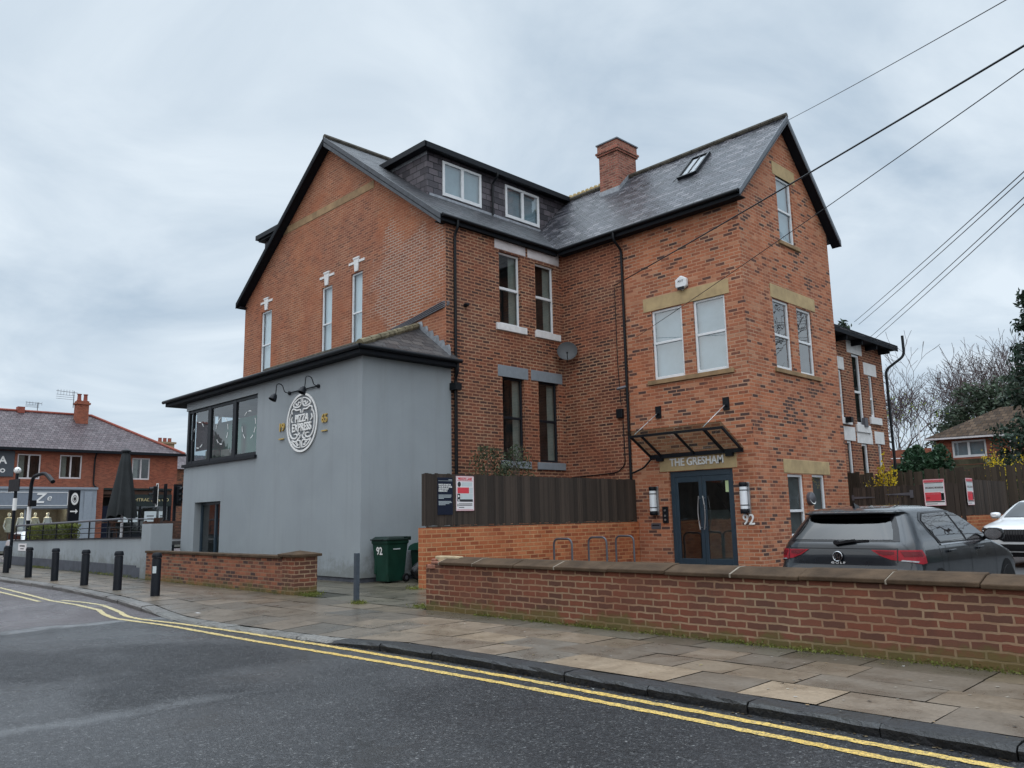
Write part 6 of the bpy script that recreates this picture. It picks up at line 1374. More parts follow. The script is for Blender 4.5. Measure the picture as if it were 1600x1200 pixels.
for x in (-42.9, -40.6, -38.6, -36.7, -34.7, -32.6, -30.6, -28.3):
    zb = 1.075+.2*(x+43)/16.6; g = MB(); g.box(x-.025, x+.025, 9.83, 9.87, zb, zb+.66); obj('post', g, M['black_paint'], RL)
TS = thing('totem_sign', 'tall black pillar sign with a white emblem and an arrow on the terrace', 'sign', (-39.3, 11.2, T1))
g = MB(); g.box(-39.45, -39.25, 10.96, 11.4, T1, 3.24); obj('panel', g, M['black_paint'], TS, bevel=.01)
g = MB(); c = Vector((-39.24, 11.18, 2.85)); g.poly(*[c+Vector((0, .15*math.cos(i*.2618), .27*math.sin(i*.2618))) for i in range(24)]); obj('emblem', g, M['sign_white'], TS, recalc=False)
g = MB(); c = Vector((-39.235, 11.18, 2.85))
for r0_, r1_ in ((.16, .13), (.09, .06)):
    for i in range(20):
        a, b = i*.314, (i+1)*.314; g.poly(*[c+Vector((0, .6*r*math.cos(q), r*math.sin(q))) for r, q in ((r0_, a), (r0_, b), (r1_, b), (r1_, a))])
g.poly(*[c+Vector((.001, .05*math.cos(i), .05*math.sin(i))) for i in range(6)]); obj('emblem_print', g, M['ink'], TS, recalc=False)
g = MB(); g.poly(*[Vector((-39.24, 11.18+y*.72, 2.3+z)) for y, z in ((-.22, -.03), (.08, -.03), (.08, -.11), (.22, 0), (.08, .11), (.08, .03), (-.22, .03))]); obj('arrow', g, M['sign_white'], TS, recalc=False)
M['dark_wood'] = mat_plain('dark brown timber', (.06, .028, .017), .6, .35, var=.35, scale=3)
t = thing('timber_screen', 'dark brown timber screen at the back of the terrace', 'screen', (-33, 13.5, T1))
g = MB()
for i in range(6): g.box(-37.4, -30.6, 13.5, 13.54, T1+.02+.125*i, T1+.13+.125*i)
obj('board', g, M['dark_wood'], t)
for x in (-37.3, -35, -32.8, -30.7):
    g = MB(); g.box(x-.05, x+.05, 13.54, 13.62, T1, T1+.8); obj('post', g, M['dark_wood'], t)
def chair(x, y, rot, label):
    t = thing('terrace_chair', label, 'chair', (x, y, T1), group='terrace chairs', rot=rot)
    g = MB(); g.box(-.23, .23, -.23, .23, .43, .47); obj('seat', g, M['dark_wood'], t, local=True)
    g = MB()
    for k in range(4): g.box(-.2+.11*k, -.12+.11*k, .2, .23, .5, .86)
    g.box(-.23, .23, .2, .23, .84, .9); obj('backrest', g, M['dark_wood'], t, local=True)
    for a in (-.2, .2):
        for b in (-.2, .2):
            g = MB(); g.box(a-.02, a+.02, b-.02, b+.02, 0, .43 if b < 0 else .86); obj('leg', g, M['dark_wood'], t, local=True)
    return t
ch = chair(-34.6, 12.9, .3, 'dark wooden terrace chair to the right of the parasol pole'); dup(ch, (-36.9, 12.2, T1), 2.2, 'dark wooden terrace chair just left of the parasol pole'); dup(ch, (-33.0, 12.4, T1), -.6, 'dark wooden terrace chair nearest the square grey pier')
t = thing('terrace_table', 'dark wooden terrace table behind the railing beside the parasol', 'table', (-35.0, 11.3, T1))
g = MB(); g.box(-35.5, -34.5, 10.95, 11.65, .72+T1, .76+T1); obj('tabletop', g, M['dark_wood'], t)
g = MB(); g.box(-35.05, -34.95, 11.25, 11.35, T1, T1+.72); g.box(-35.3, -34.7, 11.1, 11.5, T1, T1+.03); obj('leg', g, M['grey_steel'], t)
# ------------------------------------------------------------------ street furniture by the crossing
def traffic_light(x, y, label, ang, heads):
    t = thing('traffic_light', label, 'traffic light', (x, y, 0), group='traffic lights at the crossing')
    g = MB(); g.tube([(x, y, 0), (x, y, 3.85)], .09, 12); smooth_by_angle(obj('pole', g, M['black_paint'], t))
    for (dx, dy, white) in heads:
        d = Vector((math.cos(ang), math.sin(ang), 0)); sd = Vector((-d.y, d.x, 0)); c = Vector((x+dx, y+dy, 3.25))
        g = MB(); g.obox(c, d*.12, sd*.14, (0, 0, .47)); hd = obj('signal_head', g, M['black_plastic'], t, bevel=.02)
        g = MB(); g.obox(c-d*.10, d*.012, sd*.27, (0, 0, .6)); obj('backing_board', g, M['black_plastic'], hd)
        if white:
            g = MB()
            for s in (-1, 1): g.obox(c-d*.085+sd*s*.26, d*.012, sd*.025, (0, 0, .62)); g.obox(c-d*.085+Vector((0, 0, .6*s)), d*.012, sd*.285, (0, 0, .025))
            obj('white_border', g, M['sign_white'], hd)
        for k in (-1, 0, 1):
            g = MB(); p = c+d*.12+Vector((0, 0, .3*k)); P = [p+sd*.12*math.cos(R(a))+Vector((0, 0, .12*math.sin(R(a)))) for a in range(0, 181, 20)]
            for a, b in zip(P, P[1:]): g.prism([a, b, b+d*.2+Vector((0, 0, -.02)), a+d*.2+Vector((0, 0, -.02))], (0, 0, .012))
            obj('hood', g, M['black_plastic'], hd)
        g = MB(); g.bar((x, y, 3.45), c+Vector((0, 0, .2)), .05, .05); g.bar((x, y, 3.05), c-Vector((0, 0, .2)), .05, .05); obj('bracket', g, M['black_paint'], t)
    g = MB(); g.box(x-.13, x+.13, y-.1, y+.1, 1.0, 1.3); obj('push_button_box', g, M['black_plastic'], t)
    return t
traffic_light(-45, 17.35, 'black traffic light with a white edged backing board, left of the pair', R(-100), [(-.1, -.5, True)])
traffic_light(-45.3, 18.0, 'black traffic light seen against the corner of the grey extension, right of the pair', R(15), [(.3, .1, False)])
CP_ = thing('sign_pole', 'leaning black pole topped by a black and white ball with a square board', 'sign pole', (-38.5, 8.7, 0))
g = MB(); g.tube([(-38.55, 8.7, 0), (-38.5, 8.7, 3.9)], .062, 12); smooth_by_angle(obj('pole', g, M['black_paint'], CP_))
g = MB(); g.lathe([(.02, -.14), (.09, -.11), (.135, -.04), (.135, .04), (.09, .11), (.02, .14)], (-38.5, 8.7, 4.0), 18); bl = obj('ball', g, M['sign_white'], CP_); smooth_by_angle(bl, 60)
g = MB()
for a in range(5): d = Vector((math.cos(a*1.257), math.sin(a*1.257), .3)).normalized(); g.lathe([(.05, .125), (.001, .142)], (-38.5, 8.7, 4.0), 6, M=d.to_track_quat('Z', 'Y').to_matrix())
obj('patch', g, M['black_paint'], bl)
g = MB(); g.obox((-38.5, 8.62, 3.38), (.62, .05, 0), (0, .015, 0), (0, 0, .25)); obj('sign_plate', g, M['black_plastic'], CP_)
g = MB(); g.tube([(-38.52, 8.7, 2.35), (-38.51, 8.7, 2.85)], .08, 12); obj('white_band', g, M['sign_white'], CP_)
t = thing('lamp_post', 'short black lamp post with a bent arm at the street corner', 'street lamp', (-47, 11.3, 0))
pipe(t, 'post', bend([(-47.1, 11.3, 0), (-47, 11.3, 4.2), (-45.5, 11.5, 4.35), (-44.7, 11.6, 3.95)], .5, 6), .09, M['black_paint'])
g = MB(); g.tube([(-45.1, 11.56, 4.17), (-44.5, 11.63, 3.85)], .11, 8); obj('lamp_head', g, M['black_plastic'], t)
g = MB(); g.tube([(-47.06, 11.3, 2.0), (-47.04, 11.3, 2.7)], .1, 10); obj('white_band', g, M['sign_white'], t)
g = MB(); g.box(-46.95, -46.6, 11.2, 11.5, 2.7, 3.0); obj('signal_box', g, M['black_plastic'], t)
# ------------------------------------------------------------------ shops across the cross street
PX = -68
PB = thing('shop_parade', 'red brick parade of shops with a purple slate hipped roof across the street', 'shop building', (PX, 16, 0))
W3 = [(15.3, 16.85, 5.2, 7.05), (18.15, 19.7, 5.28, 7.08), (23.45, 24.85, 5.3, 7.05), (9.5, 11.0, 5.2, 7.05)]
g = MB(); wall(g, 'X', PX, -6, 27.1, 4.5, 7.42, W3, reveal=.1); wall(g, 'Y', 27.1, -78, PX, 0, 7.42); wall(g, 'X', PX, -6, 12.6, 0, 4.5); wall(g, 'X', PX, 20.85, 21.4, 0, 4.5); wall(g, 'X', PX, 26.7, 27.1, 0, 4.5)
wall(g, 'Y', -6, -78, PX, 0, 7.42); wall(g, 'x', -78, -6, 27.1, 0, 7.42); g.box(-78, PX-.05, -6, 27.0, 4.4, 4.5); obj('wall', g, M['brick_far'], PB, recalc=False)
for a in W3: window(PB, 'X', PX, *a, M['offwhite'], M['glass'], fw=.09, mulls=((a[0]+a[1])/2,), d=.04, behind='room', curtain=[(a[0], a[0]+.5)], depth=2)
g = MB(); ev = 7.46
slab(g, [(PX+.5, -7, ev), (PX+.5, 27.5, ev), (-73, 21.6, 10.85), (-73, -7, 10.85)], .12); slab(g, [(PX+.5, 27.5, ev), (-78.5, 27.5, ev), (-73, 21.6, 10.85)], .12); slab(g, [(-78.5, 27.5, ev), (-78.5, -7, ev), (-73, -7, 10.85), (-73, 21.6, 10.85)], .12); rf = obj('roof', g, M['slate_far'], PB)
g = MB(); g.tube([(PX+.5, 27.5, ev+.04), (-73, 21.6, 10.9)], .11, 8); g.tube([(-73, 21.6, 10.9), (-73, -7, 10.9)], .1, 8); obj('ridge', g, M['red_ridge'], rf)
g = MB(); g.box(PX+.02, PX+.55, -6, 27.5, 7.3, 7.33); g.box(PX+.5, PX+.6, -6, 27.55, 7.28, 7.48); obj('gutter', g, M['soffit'], PB)
pipe(PB, 'downpipe', bend([(PX+.45, 20.6, 7.3), (PX+.08, 20.6, 6.9), (PX+.08, 20.6, 4.8), (PX+.3, 20.9, 4.55)], .2), .06, M['black_plastic'])
g = MB(); g.box(-72.4, -71.6, 20.1, 21.0, 9.2, 11.6); g.box(-72.5, -71.5, 20.0, 21.1, 11.6, 11.75); g.box(-72.4, -71.6, 20.1, 21.0, 11.75, 11.9); c1 = obj('chimney', g, M['brick_far'], PB)
for y in (20.32, 20.8):
    g = MB(); g.lathe([(.17, 0), (.2, .05), (.16, .1), (.14, .5), (.18, .55), (.18, .6)], (-72, y, 11.9), 12); obj('chimney_pot', g, M['red_ridge'], c1)
g = MB(); g.box(-71.62, -71.5, 20.05, 21.05, 9.3, 9.6); g.box(-72.5, -71.5, 20.98, 21.08, 9.5, 9.9); obj('flashing', g, M['lead'], c1)
def aerial(loc, h, label, s=1):
    t = thing('roof_aerial', label, 'aerial', loc); x, y, z = loc
    g = MB(); g.tube([(x, y, z), (x, y, z+h)], .03, 6); obj('mast', g, M['grey_steel'], t)
    g = MB(); g.tube([(x, y-1.1*s, z+h*.95), (x, y+.3, z+h*.9)], .022, 5)
    for k in range(6): g.tube([(x-.02, y-1.0*s+.22*k, z+h*.72), (x-.02, y-1.0*s+.22*k, z+h*1.05)], .012, 4)
    for k in range(3): g.tube([(x, y-1.1*s, z+h*(.5+.12*k)), (x, y+.1, z+h*(.48+.12*k))], .014, 4)
    obj('antenna', g, M['grey_steel'], t)
aerial((-72, 19.9, 11.3), 1.4, 'thin television aerial beside the red brick chimney of the shop parade', 1.2); aerial((-73.2, 17.6, 10.9), .8, 'small television aerial on the ridge left of the red brick chimney', .8)
g = MB(); g.box(-73.3, -72.7, 16.1, 16.6, 10.7, 11.2); obj('vent_pot', g, M['red_ridge'], PB)
# corner shop painted grey blue
M['shop_blue'] = mat_plain('grey blue shopfront paint', (.25, .285, .33), .55, .4, var=.08)
M['shop_blue2'] = mat_plain('darker grey blue panel', (.19, .22, .265), .55, .4, var=.08)
SH = thing('corner_shopfront', 'pale grey blue shopfront with a large white Z on its fascia', 'shopfront', (PX, 16.5, 0))
g = MB(); g.box(PX-.05, PX+.25, 12.6, 20.85, 3.05, 4.45); g.box(PX-.05, PX+.35, 12.5, 20.9, 4.45, 4.62); g.box(PX-.05, PX+.32, 18.95, 20.85, 0, 3.05); g.box(PX-.05, PX+.2, 12.6, 18.95, 0, .72); g.box(PX-.05, PX+.2, 12.6, 13.9, .72, 3.05); g.box(PX+.3, PX+.36, 19.95, 20.5, .2, 4.3)
obj('surround', g, M['shop_blue'], SH)
g = MB(); g.box(PX+.25, PX+.28, 14.2, 18.8, 3.25, 4.2); fs = obj('fascia_panel', g, M['shop_blue2'], SH)
g = MB()
for a in ((14.2, 18.8, 3.22, 3.26), (14.2, 18.8, 4.19, 4.23), (14.18, 14.22, 3.22, 4.23), (18.78, 18.82, 3.22, 4.23)): g.box(PX+.26, PX+.30, a[0], a[1], a[2], a[3])
obj('border', g, M['sign_white'], fs)
text('lettering', 'Z', 1.0, M['sign_white'], fs, (PX+.3, 16.85, 3.75), (0, 1, 0), (0, 0, 1), .02, shear=.25, bold=.02); text('lettering', 'e', .7, M['sign_white'], fs, (PX+.3, 17.5, 3.82), (0, 1, 0), (0, 0, 1), .02, shear=.3)
g = MB(); g.poly((PX+.1, 13.9, .72), (PX+.1, 18.95, .72), (PX+.1, 18.95, 3.05), (PX+.1, 13.9, 3.05)); obj('pane', g, M['glass'], SH, recalc=False)
g = MB(); g.box(PX+.06, PX+.14, 16.0, 16.1, .72, 3.05); g.box(PX+.06, PX+.14, 13.9, 18.95, 2.97, 3.05); obj('glazing_bar', g, M['shop_blue2'], SH)
g = MB(); s0, s1 = PX-.02, PX-3
g.poly((s1, 13.5, .5), (s1, 19, .5), (s1, 19, 3.2), (s1, 13.5, 3.2))
for p, q in (((13.5, .5), (19, .5)), ((19, .5), (19, 3.2)), ((19, 3.2), (13.5, 3.2)), ((13.5, 3.2), (13.5, .5))): g.poly((s0, p[0], p[1]), (s0, q[0], q[1]), (s1, q[0], q[1]), (s1, p[0], p[1]))
obj('shop_interior', g, M['room'], SH, recalc=False)
g = MB()
for y in (14.4, 15.4, 16.4, 17.4, 18.3): g.box(PX-.9, PX-.75, y-.12, y+.12, 3.1, 3.16)
obj('shop_lamp', g, mat_emit('warm shop lamp', (1.0, .85, .55), 70), SH)
M['mannequin'] = mat_plain('cream clothes', (.66, .62, .50), .8, .2, var=.2)
for i, (y, c) in enumerate(((14.25, 'mannequin'), (15.2, 'mannequin'), (16.0, 'sign_white'), (16.9, 'mannequin'), (17.75, 'sign_white'))):
    t = thing('shop_mannequin', ('cream dressed mannequin at the left end of the lit shop window', 'cream dressed mannequin in the lit window behind the ball topped pole', 'slim white mannequin in the middle of the lit shop window', 'cream mannequin below the white Z in the lit window', 'white mannequin next to the pillar sign in the lit window')[i], 'mannequin', (PX-.6, y, .72), group='mannequins in the shop window')
    g = MB(); g.lathe([(.20, .6), (.24, .9), (.17, 1.2), (.25, 1.5), (.27, 1.62), (.10, 1.7)], (PX-.6, y, .72-.0), 12); smooth_by_angle(obj('dress', g, M[c], t), 60)
    g = MB(); g.lathe([(.02, 1.68), (.05, 1.72), (.11, 1.85), (.09, 1.98), (.02, 2.02)], (PX-.6, y, .72), 10); g.tube([(PX-.6, y-.2, 2.28), (PX-.5, y-.33, 1.75), (PX-.35, y-.25, 1.5)], .05, 6); g.tube([(PX-.6, y+.2, 2.28), (PX-.5, y+.33, 1.75), (PX-.6, y+.3, 1.45)], .05, 6); smooth_by_angle(obj('body', g, M['sign_white'], t), 60)
    g = MB(); g.tube([(PX-.6, y, .5), (PX-.6, y, 1.35)], .03, 6); obj('stand', g, M['grey_steel'], t)
t = Board('wall_sign', 'dark grey sign board with white letters on the upper brick wall at the left edge', (PX+.06, 9.8, 5.35), (0, 1, 0), 5.3, 1.9, mat_plain('dark grey board', (.055, .065, .08), .6))
t.text('lettering', 'A', .86, .62, .75, M['sign_white'], bold=.02); t.text('lettering', 'CO', .84, .22, .4, M['sign_white'], bold=.015)
# second shop with a dark fascia
S2 = thing('dark_shopfront', 'dark shopfront with gold lettering beyond the parasol', 'shopfront', (PX, 24, 0))
g = MB(); g.box(PX-.05, PX+.1, 21.4, 26.7, 4.45, 4.6); g.box(PX+.0, PX+.18, 22.2, 26.7, 3.15, 4.1); obj('fascia', g, mat_plain('black green fascia', (.010, .018, .018), .5, .4), S2)
g = MB(); g.box(PX-.2, PX-.05, 21.4, 26.7, 4.1, 4.45); g.box(PX-1.6, PX-.2, 21.4, 22.2, 3.9, 4.0); obj('brown_panel', g, M['dark_wood'], S2)
text('lettering', 'WATCHTRADER & CO', .36, mat_plain('dull gold letters', (.45, .38, .2), .5), S2, (PX+.2, 24.5, 3.66), (0, 1, 0), (0, 0, 1), .01, width=3.9)
g = MB(); g.box(PX-.05, PX+.15, 22.2, 26.7, 0, 1.0); g.box(PX-.05, PX+.15, 22.2, 22.4, 1.0, 3.15); g.box(PX-.05, PX+.15, 26.5, 26.7, 1.0, 3.15); g.box(PX-.05, PX+.1, 24.2, 24.3, 1.0, 3.15); obj('surround', g, M['black_paint'], S2)
g = MB(); g.poly((PX+.02, 22.4, 1), (PX+.02, 26.5, 1), (PX+.02, 26.5, 3.15), (PX+.02, 22.4, 3.15)); obj('pane', g, M['glass'], S2, recalc=False)
g = MB(); s1 = PX-2.5; g.poly((s1, 21.4, 0), (s1, 26.8, 0), (s1, 26.8, 4.2), (s1, 21.4, 4.2)); g.poly((PX-.2, 26.8, 0), (s1, 26.8, 0), (s1, 26.8, 4.2), (PX-.2, 26.8, 4.2)); g.poly((PX-.2, 21.4, 0), (s1, 21.4, 0), (s1, 21.4, 4.2), (PX-.2, 21.4, 4.2)); obj('shop_interior', g, M['room'], S2, recalc=False)
g = MB(); g.box(PX-.4, PX-.34, 21.42, 22.2, 0, 3.2); obj('shop_door', g, M['navy'], S2)
for i, (y, w) in enumerate(((22.6, .75), (23.5, .6), (24.6, .95), (25.75, .5))):
    t = Board('window_poster', ('white poster in the dark shop window next to the parasol', 'white poster in the dark shop window, between two others', 'largest pale poster in the dark shop window, left of the traffic light', 'small brown edged poster behind the traffic lights')[i], (PX+.04, y, 1.9), (0, 1, 0), w, .85, M['sign_grey'])
    t.rect('print_line', [(.2, .8, .5, .6)], M['ink']); t.rect('print_line', [(.25, .75, .3, .36)], M['ink'])
far = thing('far_house', 'distant house roof with a buff brick chimney beyond the shop parade', 'house', (-92, 31, 0))
g = MB(); g.box(-98, -88, 28.5, 46, 0, 7.6); obj('wall', g, M['brick_low'], far); g = MB(); g.prism([(-98.4, 28.4, 7.6), (-87.6, 28.4, 7.6), (-93, 28.4, 9.6)], (0, 18, 0)); obj('roof', g, M['slate_far'], far)
cb = Vector((-86, 32.81, 9.84))
g = MB(); g.box(-86.6, -85.4, cb.y-.8, cb.y+.8, 5, cb.z+.2); g.box(-86.75, -85.25, cb.y-.95, cb.y+.95, cb.z+.2, cb.z+.4); c2 = obj('chimney', g, mat_plain('buff chimney brick', (.30, .22, .14), .85, .2, var=.3), far)
for k in (-.5, 0, .5):
    g = MB(); g.lathe([(.2, 0), (.17, .4), (.2, .45)], (-86, cb.y+k, cb.z+.4), 10); obj('chimney_pot', g, M['red_ridge'], c2)
t = thing('telegraph_mast', 'thin dark mast rising at the corner of the far shops', 'mast', (-66.5, 27.6, 0)); g = MB(); g.tube([(-66.5, 27.6, 0), (-66.5, 27.6, 8.6)], .07, 8); obj('mast', g, M['black_paint'], t)
# ------------------------------------------------------------------ overhead cables and their pole
TPO = thing('telegraph_pole', 'brown wooden telegraph pole carrying the overhead cables, just outside the right edge', 'telegraph pole', (-.25, 10.3, 0))
g = MB(); g.tube([(-.25, 10.3, 0), (-.25, 10.3, 8.2)], .14, 12, r2=.1); smooth_by_angle(obj('pole', g, M['dark_wood'], TPO)); g = MB(); g.lathe([(.16, 0), (.16, .05)], (-.25, 10.3, 7.6), 12); obj('ring_head', g, M['grey_steel'], TPO)
def wire(a, b, r_, label, sag=.12):
    a = Vector(a); b = Vector(b); P = [a.lerp(b, i/16)-Vector((0, 0, sag*4*(i/16)*(1-i/16))) for i in range(17)]
    g = MB(); g.tube(P, r_, 5); tag(obj('overhead_cable', g, M['black_plastic']), label, 'cable', 'overhead cables')
wire((-11.0, 23.8, 14.35), (-.17, 10.2, 7.85), .009, 'overhead cable running up to the peak of the entrance gable', .05)
wire((-16.12, YB-.03, 9.28), (-.23, 10.2, 7.30), .017, 'thickest overhead cable, ending on the brick wall beside the downpipe', .05)
wire((-15.35, YB-.03, 7.34), (-.23, 10.2, 7.26), .008, 'thin overhead cable crossing in front of the first floor windows', .05)
wire((-12.2, 30.6, 8.84), (-.33, 10.19, 6.55), .009, 'upper overhead cable of the four above the rear house', .05); wire((-12.2, 31.0, 8.80), (-.33, 10.19, 6.50), .009, 'second from top of the four overhead cables above the rear house', .05)
wire((-12.15, 31.7, 8.33), (-.35, 10.19, 6.33), .009, 'third from top of the four overhead cables above the rear house', .05); wire((-12.15, 32.1, 8.3), (-.35, 10.19, 6.26), .009, 'lowest of the four overhead cables above the rear house', .05)
# ------------------------------------------------------------------ plants
M['bark'] = mat_plain('grey brown bark', (.085, .068, .058), .9, .2, var=.3, scale=4); M['twig'] = mat_plain('purple brown twigs', (.075, .055, .055), .9, .2, var=.25, scale=2)
M['leaf_dark'] = mat_leaf('dark conifer foliage', ((.016, .036, .025), (.040, .066, .042)), trans=.15); M['leaf_pine'] = mat_leaf('pine foliage', ((.040, .062, .042), (.078, .105, .066)), trans=.15)
M['leaf_ivy'] = mat_leaf('ivy foliage', ((.018, .050, .025), (.045, .10, .045))); M['leaf_hedge'] = mat_leaf('hedge foliage', ((.075, .10, .022), (.17, .19, .04)))
M['leaf_yellow'] = mat_leaf('yellow blossom', ((.55, .40, .02), (.75, .58, .04)), trans=.4); M['leaf_fresh'] = mat_leaf('fresh leaves', ((.13, .17, .04), (.24, .28, .07)), trans=.4); M['leaf_bud'] = mat_leaf('grey green shrub leaves', ((.035, .055, .03), (.09, .11, .055)))
M['moss'] = mat_leaf('moss and weeds', ((.10, .115, .024), (.17, .19, .04)))
def leaf(mb, p, s, rs, up=0.3, asp=.45, k=None):
    d = Vector((rs.gauss(0, 1), rs.gauss(0, 1), rs.gauss(0, 1)+up)).normalized(); e = d.cross(Vector((rs.gauss(0, 1), rs.gauss(0, 1), rs.gauss(0, 1)))).normalized()
    q = rs.uniform(.6, 1.35) if k is None else k; mb.poly(p-d*s*.5, p+e*s*asp*.5, p+d*s*.5, p-e*s*asp*.5, col=(q, q, q))
def bare_tree(x, y, z, h, seed, label, spread=.55, fresh=None, depth=6, up=.25, lean=0.0):
    rs = random.Random(seed); tr = MB(); cr_ = MB(); tips = []
    def grow(p, d, L_, r_, lv):
        n = 3 if lv < 3 else 2; P = [p]; dd = d.copy()
        for i in range(n):
            dd = (dd+Vector((rs.gauss(0, .13), rs.gauss(0, .13), rs.gauss(0, .08)+(up*.3 if lv > 0 else .03)))).normalized(); P.append(P[-1]+dd*(L_/n))
        r2 = max(r_*.64, .017); (tr if lv < 2 else cr_).tube(P, r_, 7 if lv < 2 else 3, r2=r2, cap=False)
        if lv >= depth: tips.append(P[-1]); return
        kids = (3 if lv < 2 else (3 if rs.random() < .55 else 2)); a0 = rs.uniform(0, 6.28)
        for k in range(kids):
            a = a0+k*6.283/kids+rs.gauss(0, .35); t = Vector((0, 0, 1)) if abs(dd.z) < .9 else Vector((1, 0, 0)); s1_ = dd.cross(t).normalized(); s2_ = dd.cross(s1_); an = rs.uniform(.6, 1.15)*spread
            nd = (dd*math.cos(an)+(s1_*math.cos(a)+s2_*math.sin(a))*math.sin(an)).normalized(); f = rs.uniform(.62, .88) if k else rs.uniform(.78, .95)
            grow(P[-1] if k < 2 else P[-2], nd, L_*f, r2*(.9 if k == 0 else .72), lv+1)
    grow(Vector((x, y, z)), Vector((lean, 0, 1)).normalized(), h*.30, h*.021, 0)
    t = thing('bare_tree', label, 'tree', (x, y, z), group='leafless trees'); smooth_by_angle(obj('trunk', tr, M['bark'], t), 60); obj('crown', cr_, M['twig'], t, recalc=False)
    if fresh:
        g = MB()
        for p in tips:
            if rs.random() < .5: 
                for _ in range(2): leaf(g, p+Vector((rs.gauss(0, .2), rs.gauss(0, .2), rs.gauss(0, .2))), .22, rs)
        obj('new_leaves', g, M[fresh], t, recalc=False)
for i, a in enumerate(((-26.0, 72, 3, 8.6, 1, 'leafless tree nearest the rear house, left of the rest'), (-23.6, 70, 3, 8.8, 2, 'leafless tree with a slanting dark trunk standing just left of the bungalow'), (-21.6, 76, 3, 9.4, 3, 'leafless tree between the slanting one and the pines'), (-20.2, 80, 3, 10.6, 4, 'tall leafless tree behind the left side of the pines'), (-18.0, 82, 3, 11.2, 5, 'tall leafless tree directly behind the pines'), (-15.4, 80, 3, 11.0, 6, 'tall leafless tree rising right of the pines, left of the big conifer'))):
    bare_tree(*a, depth=7, lean=.12 if i == 1 else rf_.uniform(-.08, .08))
bare_tree(-22.0, 60, 2.5, 6.8, 9, 'small tree with fresh yellow green leaves beside the rear house', fresh='leaf_fresh', depth=5)
bare_tree(2.6, 23, .2, 12, 21, 'large leafless tree beyond the right edge, mirrored in the dark car window', spread=.6); bare_tree(-1.2, 40, .2, 16, 22, 'large leafless tree beyond the right edge and behind the white car', spread=.6)
def conifer(x, y, z, h, rad, seed, label, mat, n=26, ls=.34, droop=.35, per=46, name='conifer_tree', shape=lambda t: (1-t)**.75, start=.06):
    rs = random.Random(seed); t = thing(name, label, 'tree', (x, y, z)); g = MB(); g.tube([(x, y, z), (x+.1, y, z+h*.5), (x, y, z+h*.97)], h*.02, 8, r2=.03); tr = obj('trunk', g, M['bark'], t)
    c = MB(); br = MB()
    for i in range(n):
        f = start+(1-start)*(i+rs.random()*.8)/n; L0 = rad*shape(f)+.15
        for k in range(7 if f < .8 else 5):
            a = rs.uniform(0, 6.283); L_ = L0*rs.uniform(.6, 1.15); p0 = Vector((x, y, z+h*f)); d = Vector((math.cos(a), math.sin(a), 0)); P = [p0+d*L_*s-Vector((0, 0, droop*L_*(s**1.4-(.55*s**3 if s > .6 else 0)))) for s in (0, .35, .7, 1)]
            br.tube(P, .03+.008*L_, 3, r2=.01, cap=False)
            m_ = int(per*max(.35, L_/rad)); shade = rs.uniform(.6, 1.35)
            for _ in range(m_):
                s = rs.uniform(.25, 1.03); q = int(min(2, s*3)); u = s*3-q; pp = P[q].lerp(P[q+1], min(u, 1.1)); w = .16+.22*L_*(1.1-s)
                leaf(c, pp+Vector((rs.gauss(0, w*.6), rs.gauss(0, w*.6), rs.gauss(-.08, .14))), ls*rs.uniform(.6, 1.3), rs, -.5, .38, k=shade*rs.uniform(.75, 1.25))
    obj('branches', br, M['bark'], tr, recalc=False); obj('crown', c, mat, t, recalc=False)
conifer(-8.75, 42, .2, 11.4, 3.1, 31, 'tall dark drooping conifer at the right edge of the photo', M['leaf_dark'], n=46, per=95, ls=.30, droop=.45, shape=lambda t: (1-t)**.85)
conifer(-20.6, 50, .5, 13.2, 2.3, 32, 'dark conifer top showing above the roof of the rear house', M['leaf_dark'], n=26, ls=.4)
pshape = lambda t: .35+.65*math.sin(math.pi*min(1, .15+t*.8))
for i, (x, y, h_, r_) in enumerate(((-19.6, 66, 6.8, 1.8), (-18.0, 65, 8.4, 1.9), (-16.2, 66, 8.8, 2.0), (-14.4, 64, 8.6, 2.0))):
    conifer(x, y, 2.4, h_, r_, 40+i, ('dark green pine left of the bungalow roof, lowest of the four', 'dark green pine above the left slope of the bungalow roof', 'tallest dark green pine above the bungalow roof', 'dark green pine rising next to the big drooping conifer')[i], M['leaf_pine'], n=16, per=34, ls=.42, droop=.1, name='pine_tree', shape=pshape, start=.3)
def bush(name, label, cat_, x0, x1, y0, y1, z0, z1, mat, n, s, seed, lump=3, up=.3, asp=.5, stems=0):
    rs = random.Random(seed); g = MB(); cs = [(rs.uniform(x0, x1), rs.uniform(y0, y1), rs.uniform(.45, 1.0)) for _ in range(lump)]
    t = thing(name, label, cat_, ((x0+x1)/2, (y0+y1)/2, z0)); st = MB()
    for i in range(n):
        cx, cy, hh = rs.choice(cs); a = rs.uniform(0, 6.283); q = rs.random()**.5; w = (x1-x0)/lump**.5*.55; b = rs.uniform(0, 1)**.8; k = (1-b**2.5)**.5
        leaf(g, Vector((cx+w*q*k*math.cos(a), cy+(y1-y0)*.5*q*k*math.sin(a), z0+(z1-z0)*hh*b)), s*rs.uniform(.6, 1.3), rs, up, asp)
    for i in range(stems):
        cx, cy, hh = rs.choice(cs); st.tube([(cx, cy, z0), (cx+rs.gauss(0, .1), cy+rs.gauss(0, .1), z0+(z1-z0)*hh*.5), (cx+rs.gauss(0, .3), cy+rs.gauss(0, .2), z0+(z1-z0)*hh*.95)], .015, 4, r2=.005)
    obj('foliage', g, mat, t, recalc=False)
    if stems: obj('stem', st, M['bark'], t, recalc=False)
    return t
bush('ivy_bush', 'glossy dark green ivy bush above the tall paling fence', 'bush', -15.2, -12.3, 39, 41, 2.6, 4.6, M['leaf_ivy'], 8000, .2, 51, lump=9)
